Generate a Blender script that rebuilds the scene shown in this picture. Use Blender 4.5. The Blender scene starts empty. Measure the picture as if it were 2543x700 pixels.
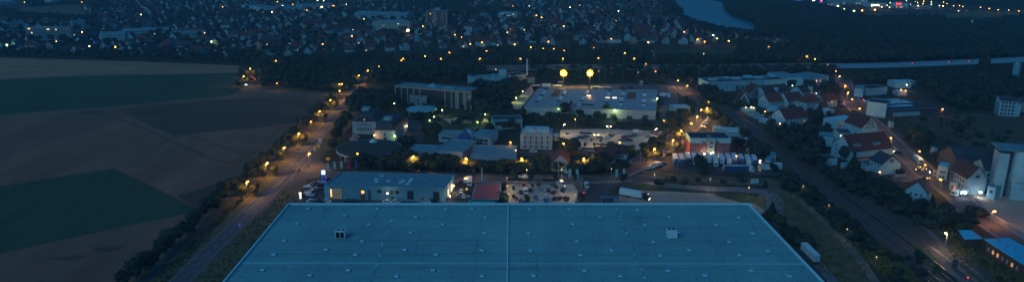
import bpy, bmesh, math, random
import numpy as np
from mathutils import Vector, Matrix
random.seed(7)
R = math.radians
SC = bpy.context.scene
COL = SC.collection

# ------------------------------------------------------------------ camera, world, sun, exposure
CAM_H, PITCH, FOC, CX, CY = 125.0, R(15.49), 1750.0, 1271.5, 350.0
cd = bpy.data.cameras.new('camera'); cam = bpy.data.objects.new('camera', cd); COL.objects.link(cam)
cam.location = (0, 0, CAM_H); cam.rotation_euler = (math.pi/2 - PITCH, 0, 0)
cd.sensor_width = 36.0; cd.lens = 36.0*FOC/2543.0
cd.clip_start = 1.0; cd.clip_end = 20000.0
SC.camera = cam

SKY_STRENGTH, SKY_TINT = 0.15, (0.30, 0.97, 1.30, 1)
w = bpy.data.worlds.new('World'); SC.world = w; w.use_nodes = True
nt = w.node_tree; nt.nodes.clear()
sky = nt.nodes.new('ShaderNodeTexSky'); sky.sky_type = 'NISHITA'; sky.sun_disc = False
sky.sun_elevation = R(1.0); sky.sun_rotation = R(-115); sky.air_density = 1.2; sky.dust_density = 0.6; sky.ozone_density = 4.0
mx = nt.nodes.new('ShaderNodeMix'); mx.data_type = 'RGBA'; mx.blend_type = 'MULTIPLY'; mx.inputs[0].default_value = 1.0
bg = nt.nodes.new('ShaderNodeBackground'); bg.inputs[1].default_value = SKY_STRENGTH
wo = nt.nodes.new('ShaderNodeOutputWorld')
nt.links.new(sky.outputs[0], mx.inputs[6]); mx.inputs[7].default_value = SKY_TINT
nt.links.new(mx.outputs[2], bg.inputs[0]); nt.links.new(bg.outputs[0], wo.inputs[0])

sl = bpy.data.lights.new('dusk_sun', 'SUN'); sl.energy = 0.32; sl.angle = R(35); sl.color = (0.35, 0.72, 1.0)
so = bpy.data.objects.new('dusk_sun', sl); COL.objects.link(so)
so.rotation_euler = (R(52), 0, R(-40))

SC.view_settings.view_transform = 'Standard'; SC.view_settings.look = 'None'
SC.view_settings.exposure = 1.22; SC.view_settings.gamma = 1.0
SC.render.engine = 'CYCLES'
SC.cycles.use_denoising = True
SC.cycles.use_light_tree = True
SC.cycles.sample_clamp_indirect = 1.0
SC.cycles.max_bounces = 4; SC.cycles.diffuse_bounces = 2; SC.cycles.glossy_bounces = 2; SC.cycles.volume_bounces = 0
SC.cycles.use_adaptive_sampling = False

# ------------------------------------------------------------------ picture <-> world
cp, sp_ = math.cos(PITCH), math.sin(PITCH)
def G(px, py, z=0.0):
    u = (px-CX)/FOC; v = -(py-CY)/FOC
    d = Vector((u, cp + v*sp_, -sp_ + v*cp))
    t = (z-CAM_H)/d.z
    return Vector((d.x*t, d.y*t, z))
def PXL(p):
    dz = p[2]-CAM_H
    zc = p[1]*cp - dz*sp_
    yc = p[1]*sp_ + dz*cp
    return CX + FOC*p[0]/zc, CY - FOC*yc/zc
def inpoly(x, y, poly):
    c = False; n = len(poly)
    for i in range(n):
        x1, y1 = poly[i]; x2, y2 = poly[(i+1) % n]
        if (y1 > y) != (y2 > y) and x < (x2-x1)*(y-y1)/(y2-y1)+x1: c = not c
    return c

# ------------------------------------------------------------------ materials
MATS = {}
def mat(name, col, rough=0.8, var=0.25, scale=0.4, col2=None, spec=0.3, metal=0.0, coord='world', bump=0.0, stretch=None, detail=5):
    if name in MATS: return MATS[name]
    m = bpy.data.materials.new(name); m.use_nodes = True; t = m.node_tree; b = t.nodes['Principled BSDF']
    b.inputs['Roughness'].default_value = rough; b.inputs['Specular IOR Level'].default_value = spec
    b.inputs['Metallic'].default_value = metal
    if var or col2:
        tc = t.nodes.new('ShaderNodeNewGeometry' if coord == 'world' else 'ShaderNodeTexCoord')
        src = tc.outputs['Position'] if coord == 'world' else tc.outputs['Object']
        if stretch:
            mp = t.nodes.new('ShaderNodeMapping'); mp.inputs['Rotation'].default_value = (0, 0, stretch[0])
            mp.inputs['Scale'].default_value = (stretch[1], stretch[2], 1); t.links.new(src, mp.inputs[0]); src = mp.outputs[0]
        n = t.nodes.new('ShaderNodeTexNoise'); n.inputs['Scale'].default_value = scale; n.inputs['Detail'].default_value = detail
        n.inputs['Roughness'].default_value = 0.65
        t.links.new(src, n.inputs['Vector'])
        rp = t.nodes.new('ShaderNodeValToRGB'); rp.color_ramp.elements[0].position = 0.32; rp.color_ramp.elements[1].position = 0.68
        c2 = col2 or tuple(min(1, c*(1+var)) for c in col); c1 = tuple(c*(1-var) for c in col) if not col2 else col
        rp.color_ramp.elements[0].color = (*c1, 1); rp.color_ramp.elements[1].color = (*c2, 1)
        t.links.new(n.outputs[0], rp.inputs[0]); t.links.new(rp.outputs[0], b.inputs['Base Color'])
        if bump:
            bp = t.nodes.new('ShaderNodeBump'); bp.inputs['Strength'].default_value = 0.6; bp.inputs['Distance'].default_value = bump
            t.links.new(n.outputs[0], bp.inputs['Height']); t.links.new(bp.outputs[0], b.inputs['Normal'])
    else: b.inputs['Base Color'].default_value = (*col, 1)
    MATS[name] = m; return m
def emit(name, col, s):
    if name in MATS: return MATS[name]
    m = bpy.data.materials.new(name); m.use_nodes = True; b = m.node_tree.nodes['Principled BSDF']
    b.inputs['Base Color'].default_value = (*col, 1)
    b.inputs['Emission Color'].default_value = (*col, 1); b.inputs['Emission Strength'].default_value = s
    MATS[name] = m; return m
def leafmat(name, c1, c2):
    m = bpy.data.materials.new(name); m.use_nodes = True; t = m.node_tree; b = t.nodes['Principled BSDF']
    b.inputs['Roughness'].default_value = 0.75; b.inputs['Specular IOR Level'].default_value = 0.15
    g = t.nodes.new('ShaderNodeNewGeometry'); n = t.nodes.new('ShaderNodeTexNoise'); n.inputs['Scale'].default_value = 0.45
    oi = t.nodes.new('ShaderNodeObjectInfo'); ad = t.nodes.new('ShaderNodeMath'); ad.operation = 'ADD'
    m2 = t.nodes.new('ShaderNodeMath'); m2.operation = 'MULTIPLY'; m2.inputs[1].default_value = 0.5
    m3 = t.nodes.new('ShaderNodeMath'); m3.operation = 'MULTIPLY'; m3.inputs[1].default_value = 0.4
    m4 = t.nodes.new('ShaderNodeMath'); m4.operation = 'ADD'
    t.links.new(g.outputs['Position'], n.inputs['Vector']); t.links.new(n.outputs[0], m2.inputs[0])
    t.links.new(oi.outputs['Random'], m3.inputs[0]); t.links.new(m2.outputs[0], ad.inputs[0]); t.links.new(m3.outputs[0], ad.inputs[1])
    m5 = t.nodes.new('ShaderNodeMath'); m5.operation = 'MULTIPLY'; m5.inputs[1].default_value = 0.35
    t.links.new(g.outputs['Random Per Island'], m5.inputs[0]); t.links.new(ad.outputs[0], m4.inputs[0]); t.links.new(m5.outputs[0], m4.inputs[1])
    rp = t.nodes.new('ShaderNodeValToRGB'); rp.color_ramp.elements[0].position = 0.25; rp.color_ramp.elements[1].position = 0.95
    rp.color_ramp.elements[0].color = (*c1, 1); rp.color_ramp.elements[1].color = (*c2, 1)
    t.links.new(m4.outputs[0], rp.inputs[0]); t.links.new(rp.outputs[0], b.inputs['Base Color'])
    MATS[name] = m; return m

M_WALL = {
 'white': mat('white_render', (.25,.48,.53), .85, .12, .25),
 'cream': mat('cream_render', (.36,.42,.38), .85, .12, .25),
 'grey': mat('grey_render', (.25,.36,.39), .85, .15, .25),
 'tan': mat('tan_render', (.27,.25,.22), .85, .12, .25),
 'red': mat('red_panel', (.25,.06,.075), .7, .12, .3),
 'brick': mat('red_brick', (.17,.065,.055), .9, .2, .6),
 'concrete': mat('concrete', (.20,.25,.26), .9, .2, .3),
 'bluegrey': mat('blue_grey_cladding', (.15,.34,.40), .6, .08, .2),
 'dark': mat('dark_cladding', (.07,.08,.09), .7, .2, .3),
}
M_ROOF = {
 'redtile': mat('red_roof_tile', (.12,.048,.046), .9, .25, .8),
 'darkred': mat('dark_red_roof_tile', (.10,.042,.040), .9, .3, .8),
 'brown': mat('brown_roof_tile', (.06,.045,.045), .9, .3, .8),
 'slate': mat('dark_slate_roof', (.045,.055,.07), .8, .3, .8),
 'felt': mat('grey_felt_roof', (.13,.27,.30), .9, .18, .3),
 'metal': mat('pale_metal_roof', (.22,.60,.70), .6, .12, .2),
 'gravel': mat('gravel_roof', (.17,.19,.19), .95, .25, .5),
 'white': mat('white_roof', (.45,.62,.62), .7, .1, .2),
 'retail': mat('retail_roof', (.30,.35,.36), .9, .15, .12),
}
M_GLASS = mat('window_glass', (.03,.05,.07), .12, 0, spec=.8)
M_FRAME = mat('window_frame_white', (.45,.58,.58), .6, .05)
M_FRAMED = mat('window_frame_dark', (.08,.09,.1), .6, .05)
M_LIT = emit('lit_window', (1,.62,.25), .7)
M_LITW = emit('lit_window_pale', (1,.85,.55), 1.1)
M_LITD = emit('lit_window_dim', (1,.45,.2), .18)
M_STEEL = mat('galvanised_steel', (.30,.36,.38), .5, .1, 1, metal=.4)
M_BLACK = mat('black_rubber', (.02,.02,.022), .8, 0)
M_BARK = mat('bark', (.07,.055,.04), .95, .3, 2)
M_LEAF = leafmat('leaf_green', (.016,.028,.025), (.056,.080,.056))
M_LEAFD = leafmat('leaf_dark', (.013,.025,.024), (.040,.060,.048))
M_LEAFO = leafmat('leaf_olive', (.024,.036,.022), (.090,.100,.044))
M_GRASS = mat('verge_grass', (.068,.066,.036), .95, scale=.18, col2=(.18,.145,.07), bump=.3)
M_LAWN = mat('lawn', (.022,.05,.022), .95, scale=.15, col2=(.05,.085,.035), bump=.2)
M_ASPH = mat('asphalt', (.105,.102,.108), .85, .2, .25)
M_ASPHD = mat('old_asphalt', (.070,.070,.072), .85, .25, .3)
M_PATH = mat('cycle_path_asphalt', (.07,.078,.082), .85, .2, .4)
M_PVMT = mat('pavement_slabs', (.19,.17,.17), .9, .15, .5)
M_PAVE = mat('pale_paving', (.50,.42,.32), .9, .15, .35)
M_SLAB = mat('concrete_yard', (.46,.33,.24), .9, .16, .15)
M_DIRT = mat('bare_earth', (.19,.15,.12), .95, .3, .1)
M_MARK = mat('road_marking_paint', (.34,.33,.31), .7, .15, 1.5)
M_KERB = mat('kerb_stone', (.32,.31,.30), .9, .15, 1)

# ------------------------------------------------------------------ object helpers
def link(name, data, parent=None):
    o = bpy.data.objects.new(name, data); COL.objects.link(o)
    if parent is not None: o.parent = parent
    return o
def tag(o, label=None, cat=None, group=None, kind=None):
    if label: o['label'] = label
    if cat: o['category'] = cat
    if group: o['group'] = group
    if kind: o['kind'] = kind
    return o
PENDING = []
def empty(name, loc=(0,0,0), rz=0.0):
    o = link(name, None); o.location = loc; o.rotation_euler = (0, 0, rz); o.empty_display_size = 1; return o
def auto(o, desc, cat, group, pos=None):
    o['category'] = cat; o['group'] = group
    PENDING.append((o, desc, tuple(pos if pos is not None else o.location))); return o
def copy_tree(o):
    c = o.copy(); COL.objects.link(c)
    for ch in KIDS.get(o.name, []):
        cc = ch.copy(); COL.objects.link(cc); cc.parent = c
        for g in KIDS.get(ch.name, []):
            gg = g.copy(); COL.objects.link(gg); gg.parent = cc
    return c
KIDS = {}
def reg(*objs):
    for o in objs:
        if o.parent is not None: KIDS.setdefault(o.parent.name, []).append(o)

class MB:
    def __init__(s): s.v = []; s.f = []; s.m = []
    def add(s, vs, fs, mi=0, M=None):
        b = len(s.v)
        for p in vs:
            p = Vector(p)
            if M is not None: p = M @ p
            s.v.append(tuple(p))
        for f in fs: s.f.append(tuple(b+i for i in f)); s.m.append(mi)
        return s
    def box(s, x0, x1, y0, y1, z0, z1, mi=0, M=None):
        return s.add([(x0,y0,z0),(x1,y0,z0),(x1,y1,z0),(x0,y1,z0),(x0,y0,z1),(x1,y0,z1),(x1,y1,z1),(x0,y1,z1)],
              [(0,3,2,1),(4,5,6,7),(0,1,5,4),(1,2,6,5),(2,3,7,6),(3,0,4,7)], mi, M)
    def prism(s, pts, z0, z1, mi=0, mtop=None, M=None):
        a = sum(pts[i][0]*pts[(i+1) % len(pts)][1]-pts[(i+1) % len(pts)][0]*pts[i][1] for i in range(len(pts)))
        if a < 0: pts = pts[::-1]
        n = len(pts)
        s.add([(p[0],p[1],z0) for p in pts]+[(p[0],p[1],z1) for p in pts],
              [tuple(range(n-1,-1,-1))]+[(i,(i+1) % n,n+(i+1) % n,n+i) for i in range(n)], mi, M)
        b = len(s.v)-2*n; s.f.append(tuple(range(b+n, b+2*n))); s.m.append(mi if mtop is None else mtop); return s
    def cyl(s, p0, p1, r0, r1=None, n=8, mi=0):
        r1 = r0 if r1 is None else r1
        p0 = Vector(p0); p1 = Vector(p1); d = (p1-p0).normalized()
        a = d.orthogonal().normalized(); b = d.cross(a)
        vs = []
        for p, r in ((p0, r0), (p1, r1)):
            for k in range(n):
                t = 2*math.pi*k/n; vs.append(p + (a*math.cos(t)+b*math.sin(t))*r)
        return s.add(vs, [(k,(k+1) % n,n+(k+1) % n,n+k) for k in range(n)]+[tuple(range(n-1,-1,-1)), tuple(range(n,2*n))], mi)
    def ball(s, c, r, mi=0, n=8, m=6, sz=1.0):
        vs = [(c[0],c[1],c[2]+r*sz)]
        for j in range(1, m):
            ph = math.pi*j/m
            for k in range(n):
                t = 2*math.pi*k/n; vs.append((c[0]+r*math.sin(ph)*math.cos(t), c[1]+r*math.sin(ph)*math.sin(t), c[2]+r*sz*math.cos(ph)))
        vs.append((c[0],c[1],c[2]-r*sz)); fs = [(0,1+k,1+(k+1) % n) for k in range(n)]
        for j in range(m-2):
            for k in range(n):
                a = 1+j*n+k; b = 1+j*n+(k+1) % n; fs.append((a,a+n,b+n,b))
        l = len(vs)-1; a = 1+(m-2)*n
        fs += [(a+k,l,a+(k+1) % n) for k in range(n)]
        return s.add(vs, fs, mi)
    def mesh(s, name, mats):
        me = bpy.data.meshes.new(name); me.from_pydata(s.v, [], s.f)
        for m in (mats if isinstance(mats, (list, tuple)) else [mats]): me.materials.append(m)
        me.polygons.foreach_set('material_index', s.m); me.update(); return me
    def build(s, name, mats, parent=None):
        o = link(name, s.mesh(name, mats), parent); reg(o); return o

# ------------------------------------------------------------------ ground
LAYER = [0.0]
def sheet(name, pts, m, z, z0=None, kind='structure'):
    """polygon given in picture points, laid on the ground; z = height of its top face"""
    P = [(G(x, y, z).x, G(x, y, z).y) for x, y in pts]
    a = sum(P[i][0]*P[(i+1) % len(P)][1]-P[(i+1) % len(P)][0]*P[i][1] for i in range(len(P)))
    if a < 0: P = P[::-1]
    mb = MB(); mb.add([(p[0],p[1],z) for p in P], [tuple(range(len(P)))])
    if z0 is not None:
        mb = MB(); mb.prism(P, z0, z)
    o = mb.build(name, m); 
    if kind: o['kind'] = kind
    return o
def smooth(pts, n=6):
    P = [Vector(p) for p in pts]; out = []
    for i in range(len(P)-1):
        p0 = P[max(i-1,0)]; p1 = P[i]; p2 = P[i+1]; p3 = P[min(i+2,len(P)-1)]
        for k in range(n):
            t = k/n
            out.append(0.5*((2*p1)+(p2-p0)*t+(2*p0-5*p1+4*p2-p3)*t*t+(3*p1-p0-3*p2+p3)*t**3))
    out.append(P[-1]); return out
def road_line(pxpts, n=6):
    return smooth([G(x, y) for x, y in pxpts], n)
def ribbon(name, line, wid, m, z, off=0.0, kind='structure', parent=None, thick=0.0, wid2=None):
    vs = []; L = len(line)
    for i, p in enumerate(line):
        d = (line[min(i+1,L-1)]-line[max(i-1,0)]); d.z = 0; d.normalize(); nrm = Vector((-d.y, d.x, 0))
        wv = wid if wid2 is None else wid+(wid2-wid)*i/(L-1)
        a = p+nrm*(off-wv/2); b = p+nrm*(off+wv/2)
        vs.append((a.x,a.y,z)); vs.append((b.x,b.y,z))
    fs = [(2*i,2*i+2,2*i+3,2*i+1) for i in range(L-1)]
    mb = MB(); mb.add(vs, fs)
    if thick:
        n0 = len(vs); mb.add([(v[0],v[1],z-thick) for v in vs], [])
        for i in range(L-1):
            mb.f.append((2*i,n0+2*i,n0+2*i+2,2*i+2)); mb.m.append(0)
            mb.f.append((2*i+1,2*i+3,n0+2*i+3,n0+2*i+1)); mb.m.append(0)
    o = mb.build(name, m, parent)
    if kind: o['kind'] = kind
    return o
def dashes(mb, line, off, wid, z, dash, gap, s0=0, s1=1e9):
    s = 0; L = len(line)
    for i in range(L-1):
        a = line[i]; b = line[i+1]; seg = (b-a).length; d = (b-a).normalized(); nrm = Vector((-d.y, d.x, 0)); t = 0
        while t < seg:
            ph = (s+t) % (dash+gap); 
            if ph < dash:
                e = min(seg, t+dash-ph)
                if s0 <= s+t <= s1:
                    p = a+d*t+nrm*off; q = a+d*e+nrm*off; h = nrm*wid/2
                    mb.add([(p-h).to_tuple()[:2]+(z,), (q-h).to_tuple()[:2]+(z,), (q+h).to_tuple()[:2]+(z,), (p+h).to_tuple()[:2]+(z,)], [(0,1,2,3)])
                t = e+1e-6
            else: t += dash+gap-ph+1e-6
        s += seg

gm = MB(); gm.add([(-9000,-500,0),(9000,-500,0),(9000,14000,0),(-9000,14000,0)], [(0,1,2,3)])
gnd = gm.build('ground', mat('ground_soil_grass', (.020,.030,.018), .95, scale=.035, col2=(.050,.050,.030), bump=.2)); gnd['kind'] = 'structure'

F_BROWN = mat('stubble_field', (.235,.112,.062), .95, .34, .03, stretch=(.35, 1, .25), detail=8)
F_PALE = mat('pale_stubble_field', (.33,.19,.10), .95, .24, .03, stretch=(.1, .4, 1), detail=8)
F_GREEN = mat('green_crop_field', (.052,.078,.040), .95, .2, .08, stretch=(.3, 1, .2), detail=8)
F_GREEND = mat('dark_crop_field', (.115,.072,.045), .95, .2, .05, stretch=(.1, .3, 1), detail=8)
F_DARKB = mat('ploughed_field', (.105,.065,.042), .95, .15, .05, stretch=(.2, .3, 1), detail=8)
F_OLIVE = mat('olive_field', (.13,.11,.05), .95, .12, .05)
sheet('field', [(-900,143),(0,143),(300,152),(592,163),(640,200),(800,236),(850,258),(735,335),(640,430),(560,520),(330,700),(120,900),(-1500,900)], F_BROWN, .03)
sheet('field', [(-900,143),(0,143),(300,152),(592,163),(600,181),(190,190),(0,198),(-900,215)], F_PALE, .06)
sheet('field', [(-900,215),(0,198),(190,190),(600,181),(606,233),(265,266),(0,284),(-900,320)], F_GREEN, .06)
sheet('field', [(290,271),(606,243),(790,240),(820,255),(745,300),(655,316),(430,334),(395,322),(340,296)], F_GREEND, .06)
sheet('field', [(410,296),(640,276),(752,288),(740,303),(655,316),(430,334),(395,322)], F_DARKB, .09)
sheet('field', [(0,462),(150,438),(282,418),(390,468),(497,523),(370,549),(160,593),(0,629),(-700,790),(-700,590)], F_GREEN, .06)
sheet('field', [(440,486),(520,460),(604,432),(600,455),(545,520),(500,523)], F_DARKB, .06)
sheet('field', [(0,46),(60,20),(190,10),(215,34),(250,52),(160,50),(60,52)], F_OLIVE, .06)
sheet('field', [(2118,37),(2250,37),(2540,27),(2700,25),(2700,44),(2510,46),(2400,42),(2330,50),(2180,54),(2150,44)], F_OLIVE, .06)
sheet('playing_field', [(1618,124),(1830,122),(1838,140),(1800,152),(1640,150)], M_LAWN, .06)
sheet('field', [(1890,136),(1935,138),(1930,150),(1900,150)], M_SLAB, .09)
# farm tracks across the fields
for pts, wd in (([(-100,292),(0,286),(130,277),(270,267),(430,252),(606,240),(700,237)], 3.0), ([(235,282),(330,308),(430,352),(520,392),(560,403),(600,400)], 1.2), ([(455,333),(530,356),(620,388)], 1.0), ([(190,190),(400,186),(600,181)], 1.2)):
    o = ribbon('farm_track', road_line(pts), wd, M_DIRT if wd > 1.5 else F_DARKB, .12)
sheet('grass_strip', [(0,196),(190,188),(330,185),(330,187),(190,192),(0,201)], M_GRASS, .1)

sheet('damp_patch', [(196,279),(215,275),(252,276),(262,279),(240,283),(205,283)], F_DARKB, .13)
sheet('damp_patch', [(225,618),(262,611),(305,611),(300,618),(250,626)], F_DARKB, .09)
sheet('damp_patch', [(120,640),(190,632),(215,636),(170,646)], F_DARKB, .09)
# river
wm = bpy.data.materials.new('river_water'); wm.use_nodes = True; b = wm.node_tree.nodes['Principled BSDF']
b.inputs['Base Color'].default_value = (.0,.17,.24,1); b.inputs['Roughness'].default_value = .3; b.inputs['Specular IOR Level'].default_value = .45
n = wm.node_tree.nodes.new('ShaderNodeTexNoise'); n.inputs['Scale'].default_value = .25; bp = wm.node_tree.nodes.new('ShaderNodeBump')
bp.inputs['Distance'].default_value = .15; wm.node_tree.links.new(n.outputs[0], bp.inputs['Height']); wm.node_tree.links.new(bp.outputs[0], b.inputs['Normal'])
RIVER = [(1672,-12),(1674,26),(1700,44),(1735,60),(1790,72),(1850,82),(1872,72),(1868,54),(1819,44),(1798,27),(1795,8),(1765,0),(1745,-12)]
o = sheet('river', RIVER, wm, .08)

# main road (left) ------------------------------------------------
MAIN_PX = [(370,770),(447,700),(520,625),(591,556),(640,506),(703,444),(748,386),(798,330),(836,280),(864,251),(885,225),(903,190),(925,166)]
MAIN = road_line(MAIN_PX, 8)
sheet('verge', [(330,690),(395,628),(520,515),(630,405),(720,328),(800,258),(850,215),(890,160),(925,250),(850,340),(770,420),(748,500),(718,506),(555,700),(500,770),(300,770),(330,700)], M_GRASS, .1)
ribbon('main_road', MAIN, 8.6, M_ASPH, .16)
JUNC = [(620,530),(660,478),(698,422),(745,360),(775,372),(800,400),(830,424),(870,428),(870,440),(800,441),(758,446),(710,466),(660,520),(640,530)]
sheet('road_junction', JUNC, M_ASPH, .19)
CYC = road_line([(300,760),(370,690),(440,620),(500,558),(560,505),(620,455),(665,412),(720,360),(765,312),(800,270)], 6)
ribbon('cycle_path', CYC, 2.6, M_PATH, .14)
mk = MB()
dashes(mk, MAIN, -3.9, .28, .24, 400, 1); dashes(mk, MAIN, 3.9, .28, .24, 400, 1, 0, 118); dashes(mk, MAIN, 3.9, .28, .24, 60, 1, 215, 600)
dashes(mk, MAIN, 0, .25, .24, 4, 5, 0, 95); dashes(mk, MAIN, 0, .25, .24, 100, .1, 95, 112); dashes(mk, MAIN, 0, .25, .24, 4, 4, 200, 700)
# hatched island
A0, A1, B0, B1 = G(603,530,.24), G(704,436,.24), G(628,530,.24), G(716,434,.24)
for k in range(17):
    t = (k+.5)/17; a = A0.lerp(A1, t); b_ = B0.lerp(B1, t*.98)
    d = (b_-a).normalized(); q = Vector((-d.y, d.x, 0))*.32
    sl_ = (A1-A0).normalized()*1.3
    mk.add([a-q, b_-q-sl_, b_+q-sl_, a+q], [(0,1,2,3)])
def line_px(mb, a, b, wd=.25, z=.24, dash=None):
    p = G(*a, z); q = G(*b, z); dashes(mb, [p, q], 0, wd, z, dash[0] if dash else 500, dash[1] if dash else 1)
line_px(mk, (603,530), (716,434)); line_px(mk, (628,530), (716,434))
line_px(mk, (721,448), (738,424), .4); line_px(mk, (747,421), (770,396), .4, dash=(5,2.5)); line_px(mk, (722,412), (731,403), .35); line_px(mk, (706,430), (765,350), .25, dash=(4,4)); line_px(mk, (737,413), (790,352), .22)
for (x, y) in ((720,405),(737,406),(765,376)):
    p = G(x, y, .24); mk.add([p+Vector((-.25,-1.2,0)), p+Vector((.25,-1.2,0)), p+Vector((.25,.6,0)), p+Vector((.7,.6,0)), p+Vector((0,1.6,0)), p+Vector((-.7,.6,0)), p+Vector((-.25,.6,0))], [(0,1,2,3,4,5,6)])
mk.build('road_markings', M_MARK)['kind'] = 'structure'
sheet('verge', [(598,200),(612,195),(650,188),(668,205),(800,228),(872,232),(850,246),(700,246),(610,234)], M_GRASS, .13)
sheet('verge', [(1136,447),(1245,451),(1262,448),(1345,450),(1446,455),(1446,462),(1424,457),(1262,457),(1245,463),(1140,458)], M_GRASS, .15)
sheet('verge', [(1424,457),(1446,461),(1450,474),(1440,520),(1428,520),(1436,475)], M_GRASS, .16)
# side lane curving through the trees
LANE = road_line([(870,236),(800,238),(720,235),(655,228),(618,216),(612,206),(628,198),(645,190),(652,182),(640,176)], 6)
ribbon('country_lane', LANE, 5.0, M_ASPH, .17)
# industrial street
STREET = road_line([(850,433),(960,432),(1100,437),(1250,441),(1400,442),(1500,441),(1560,437)], 6)
ribbon('street', STREET, 11.0, M_ASPH, .17)
ribbon('pavement', STREET, 3.0, M_PVMT, .26, off=-8.3, thick=.12)
mk2 = MB(); dashes(mk2, STREET, 0, .16, .22, 4, 6)
mk2.build('road_markings', M_MARK)['kind'] = 'structure'
STREET2 = road_line([(1535,432),(1575,414),(1600,398),(1640,372),(1690,335),(1725,305),(1752,283),(1745,262),(1715,238),(1690,215),(1668,203),(1640,196)], 6)
ribbon('street', STREET2, 10.0, M_ASPH, .175)
ribbon('pavement', STREET2, 2.4, M_PVMT, .27, off=6.6, thick=.12); ribbon('pavement', STREET2, 2.4, M_PVMT, .27, off=-6.6, thick=.12)
sheet('road_junction', [(1500,432),(1535,422),(1565,408),(1600,400),(1620,410),(1588,420),(1580,432),(1620,444),(1600,452),(1540,462),(1520,470),(1500,492),(1490,520),(1440,520),(1450,470),(1462,450),(1430,446)], M_ASPHD, .2)
LOOP = road_line([(1570,452),(1640,460),(1750,468),(1850,472),(1905,480),(1925,500),(1925,530),(1950,570),(2010,640),(2080,730)], 6)
ribbon('service_road', LOOP, 8.0, mat('light_asphalt', (.16,.165,.17), .9, .2, .2), .15)
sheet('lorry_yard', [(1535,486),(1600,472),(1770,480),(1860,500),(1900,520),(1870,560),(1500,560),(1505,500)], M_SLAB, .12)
sheet('grass_island', [(1768,483),(1800,481),(1850,483),(1884,491),(1884,500),(1850,506),(1810,494)], M_LAWN, .22)
sheet('verge', [(1525,462),(1600,455),(1640,464),(1750,472),(1770,478),(1600,473),(1545,470)], M_LAWN, .2)
sheet('grass_island', [(1502,490),(1516,472),(1530,470),(1528,476),(1512,500),(1500,512)], M_LAWN, .24)
sheet('verge', [(1590,420),(1660,428),(1900,442),(2000,458),(1990,470),(1900,462),(1640,452),(1600,436)], M_GRASS, .1)
ribbon('footpath', road_line([(1590,436),(1650,441),(1740,447),(1850,455),(1900,462)], 5), 2.0, M_PVMT, .2)
sheet('grass_slope', [(1870,505),(1900,462),(2010,470),(2060,540),(2150,640),(2200,740),(2050,740),(2010,640)], M_GRASS, .09)
TRAIL = road_line([(1900,462),(1950,480),(1990,500),(2030,535),(2060,565),(2105,610),(2150,665),(2200,740)], 6)
ribbon('footpath', TRAIL, 3.4, M_DIRT, .17)
sheet('lorry_park', [(1650,384),(1700,380),(1960,388),(1965,420),(1940,436),(1870,434),(1700,430),(1640,420)], M_ASPHD, .14)
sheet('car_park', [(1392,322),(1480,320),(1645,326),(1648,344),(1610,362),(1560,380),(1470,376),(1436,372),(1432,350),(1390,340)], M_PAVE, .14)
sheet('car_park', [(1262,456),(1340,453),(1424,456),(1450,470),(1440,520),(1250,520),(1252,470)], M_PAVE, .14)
sheet('forecourt', [(745,505),(752,470),(790,448),(832,446),(1130,440),(1250,448),(1250,520),(745,520)], M_ASPHD, .12)
sheet('access_lane', [(1234,520),(1246,445),(1252,445),(1243,520)], M_ASPH, .16)
sheet('warehouse_lane', [(1905,545),(1925,545),(2090,740),(2060,740)], M_ASPHD, .18)
sheet('delivery_yard', [(1320,214),(1560,208),(1680,212),(1690,300),(1640,300),(1640,236),(1330,236)], mat('worn_yard', (.11,.11,.12), .9, .2, .2), .12)
sheet('car_park', [(1735,300),(1760,290),(1840,300),(1860,340),(1830,350),(1735,340)], M_ASPHD, .14)
sheet('factory_lane', [(1262,262),(1322,210),(1342,210),(1298,262),(1290,275)], M_PAVE, .12)
sheet('courtyard', [(1100,294),(1215,294),(1240,288),(1250,300),(1180,306),(1120,308)], M_SLAB, .13)
sheet('garden_lawn', [(1095,309),(1180,308),(1210,330),(1100,334)], M_LAWN, .12)
sheet('access_lane', [(1010,300),(1052,300),(1052,350),(1018,365),(1010,350)], M_ASPHD, .13)
sheet('service_street', [(1255,395),(1300,374),(1460,378),(1462,386),(1300,388),(1275,400)], M_ASPHD, .15)
sheet('factory_lane', [(1480,296),(1640,300),(1640,312),(1400,310),(1400,302)], M_ASPHD, .13)
sheet('waste_ground', [(2190,290),(2400,280),(2560,290),(2560,372),(2420,372),(2340,340)], mat('waste_ground', (.035,.04,.03), .95, scale=.08, col2=(.12,.095,.07)), .05)
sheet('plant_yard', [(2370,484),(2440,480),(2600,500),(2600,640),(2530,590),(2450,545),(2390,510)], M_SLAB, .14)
# right-hand street
RST = road_line([(2093,190),(2098,215),(2112,245),(2138,280),(2180,320),(2235,372),(2270,402),(2300,430),(2345,462),(2385,492),(2420,530),(2480,568),(2560,625),(2640,700)], 6)
ribbon('street', RST, 10.0, M_ASPH, .17)
ribbon('pavement', RST, 2.2, M_PVMT, .27, off=6.4, thick=.12); ribbon('pavement', RST, 2.2, M_PVMT, .27, off=-6.4, thick=.12)
sheet('street_corner', [(2195,400),(2240,376),(2300,400),(2310,430),(2260,452),(2220,452)], M_ASPH, .2)
ribbon('lane', road_line([(2225,330),(2250,352),(2282,388)], 4), 6.0, M_ASPHD, .16)

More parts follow.
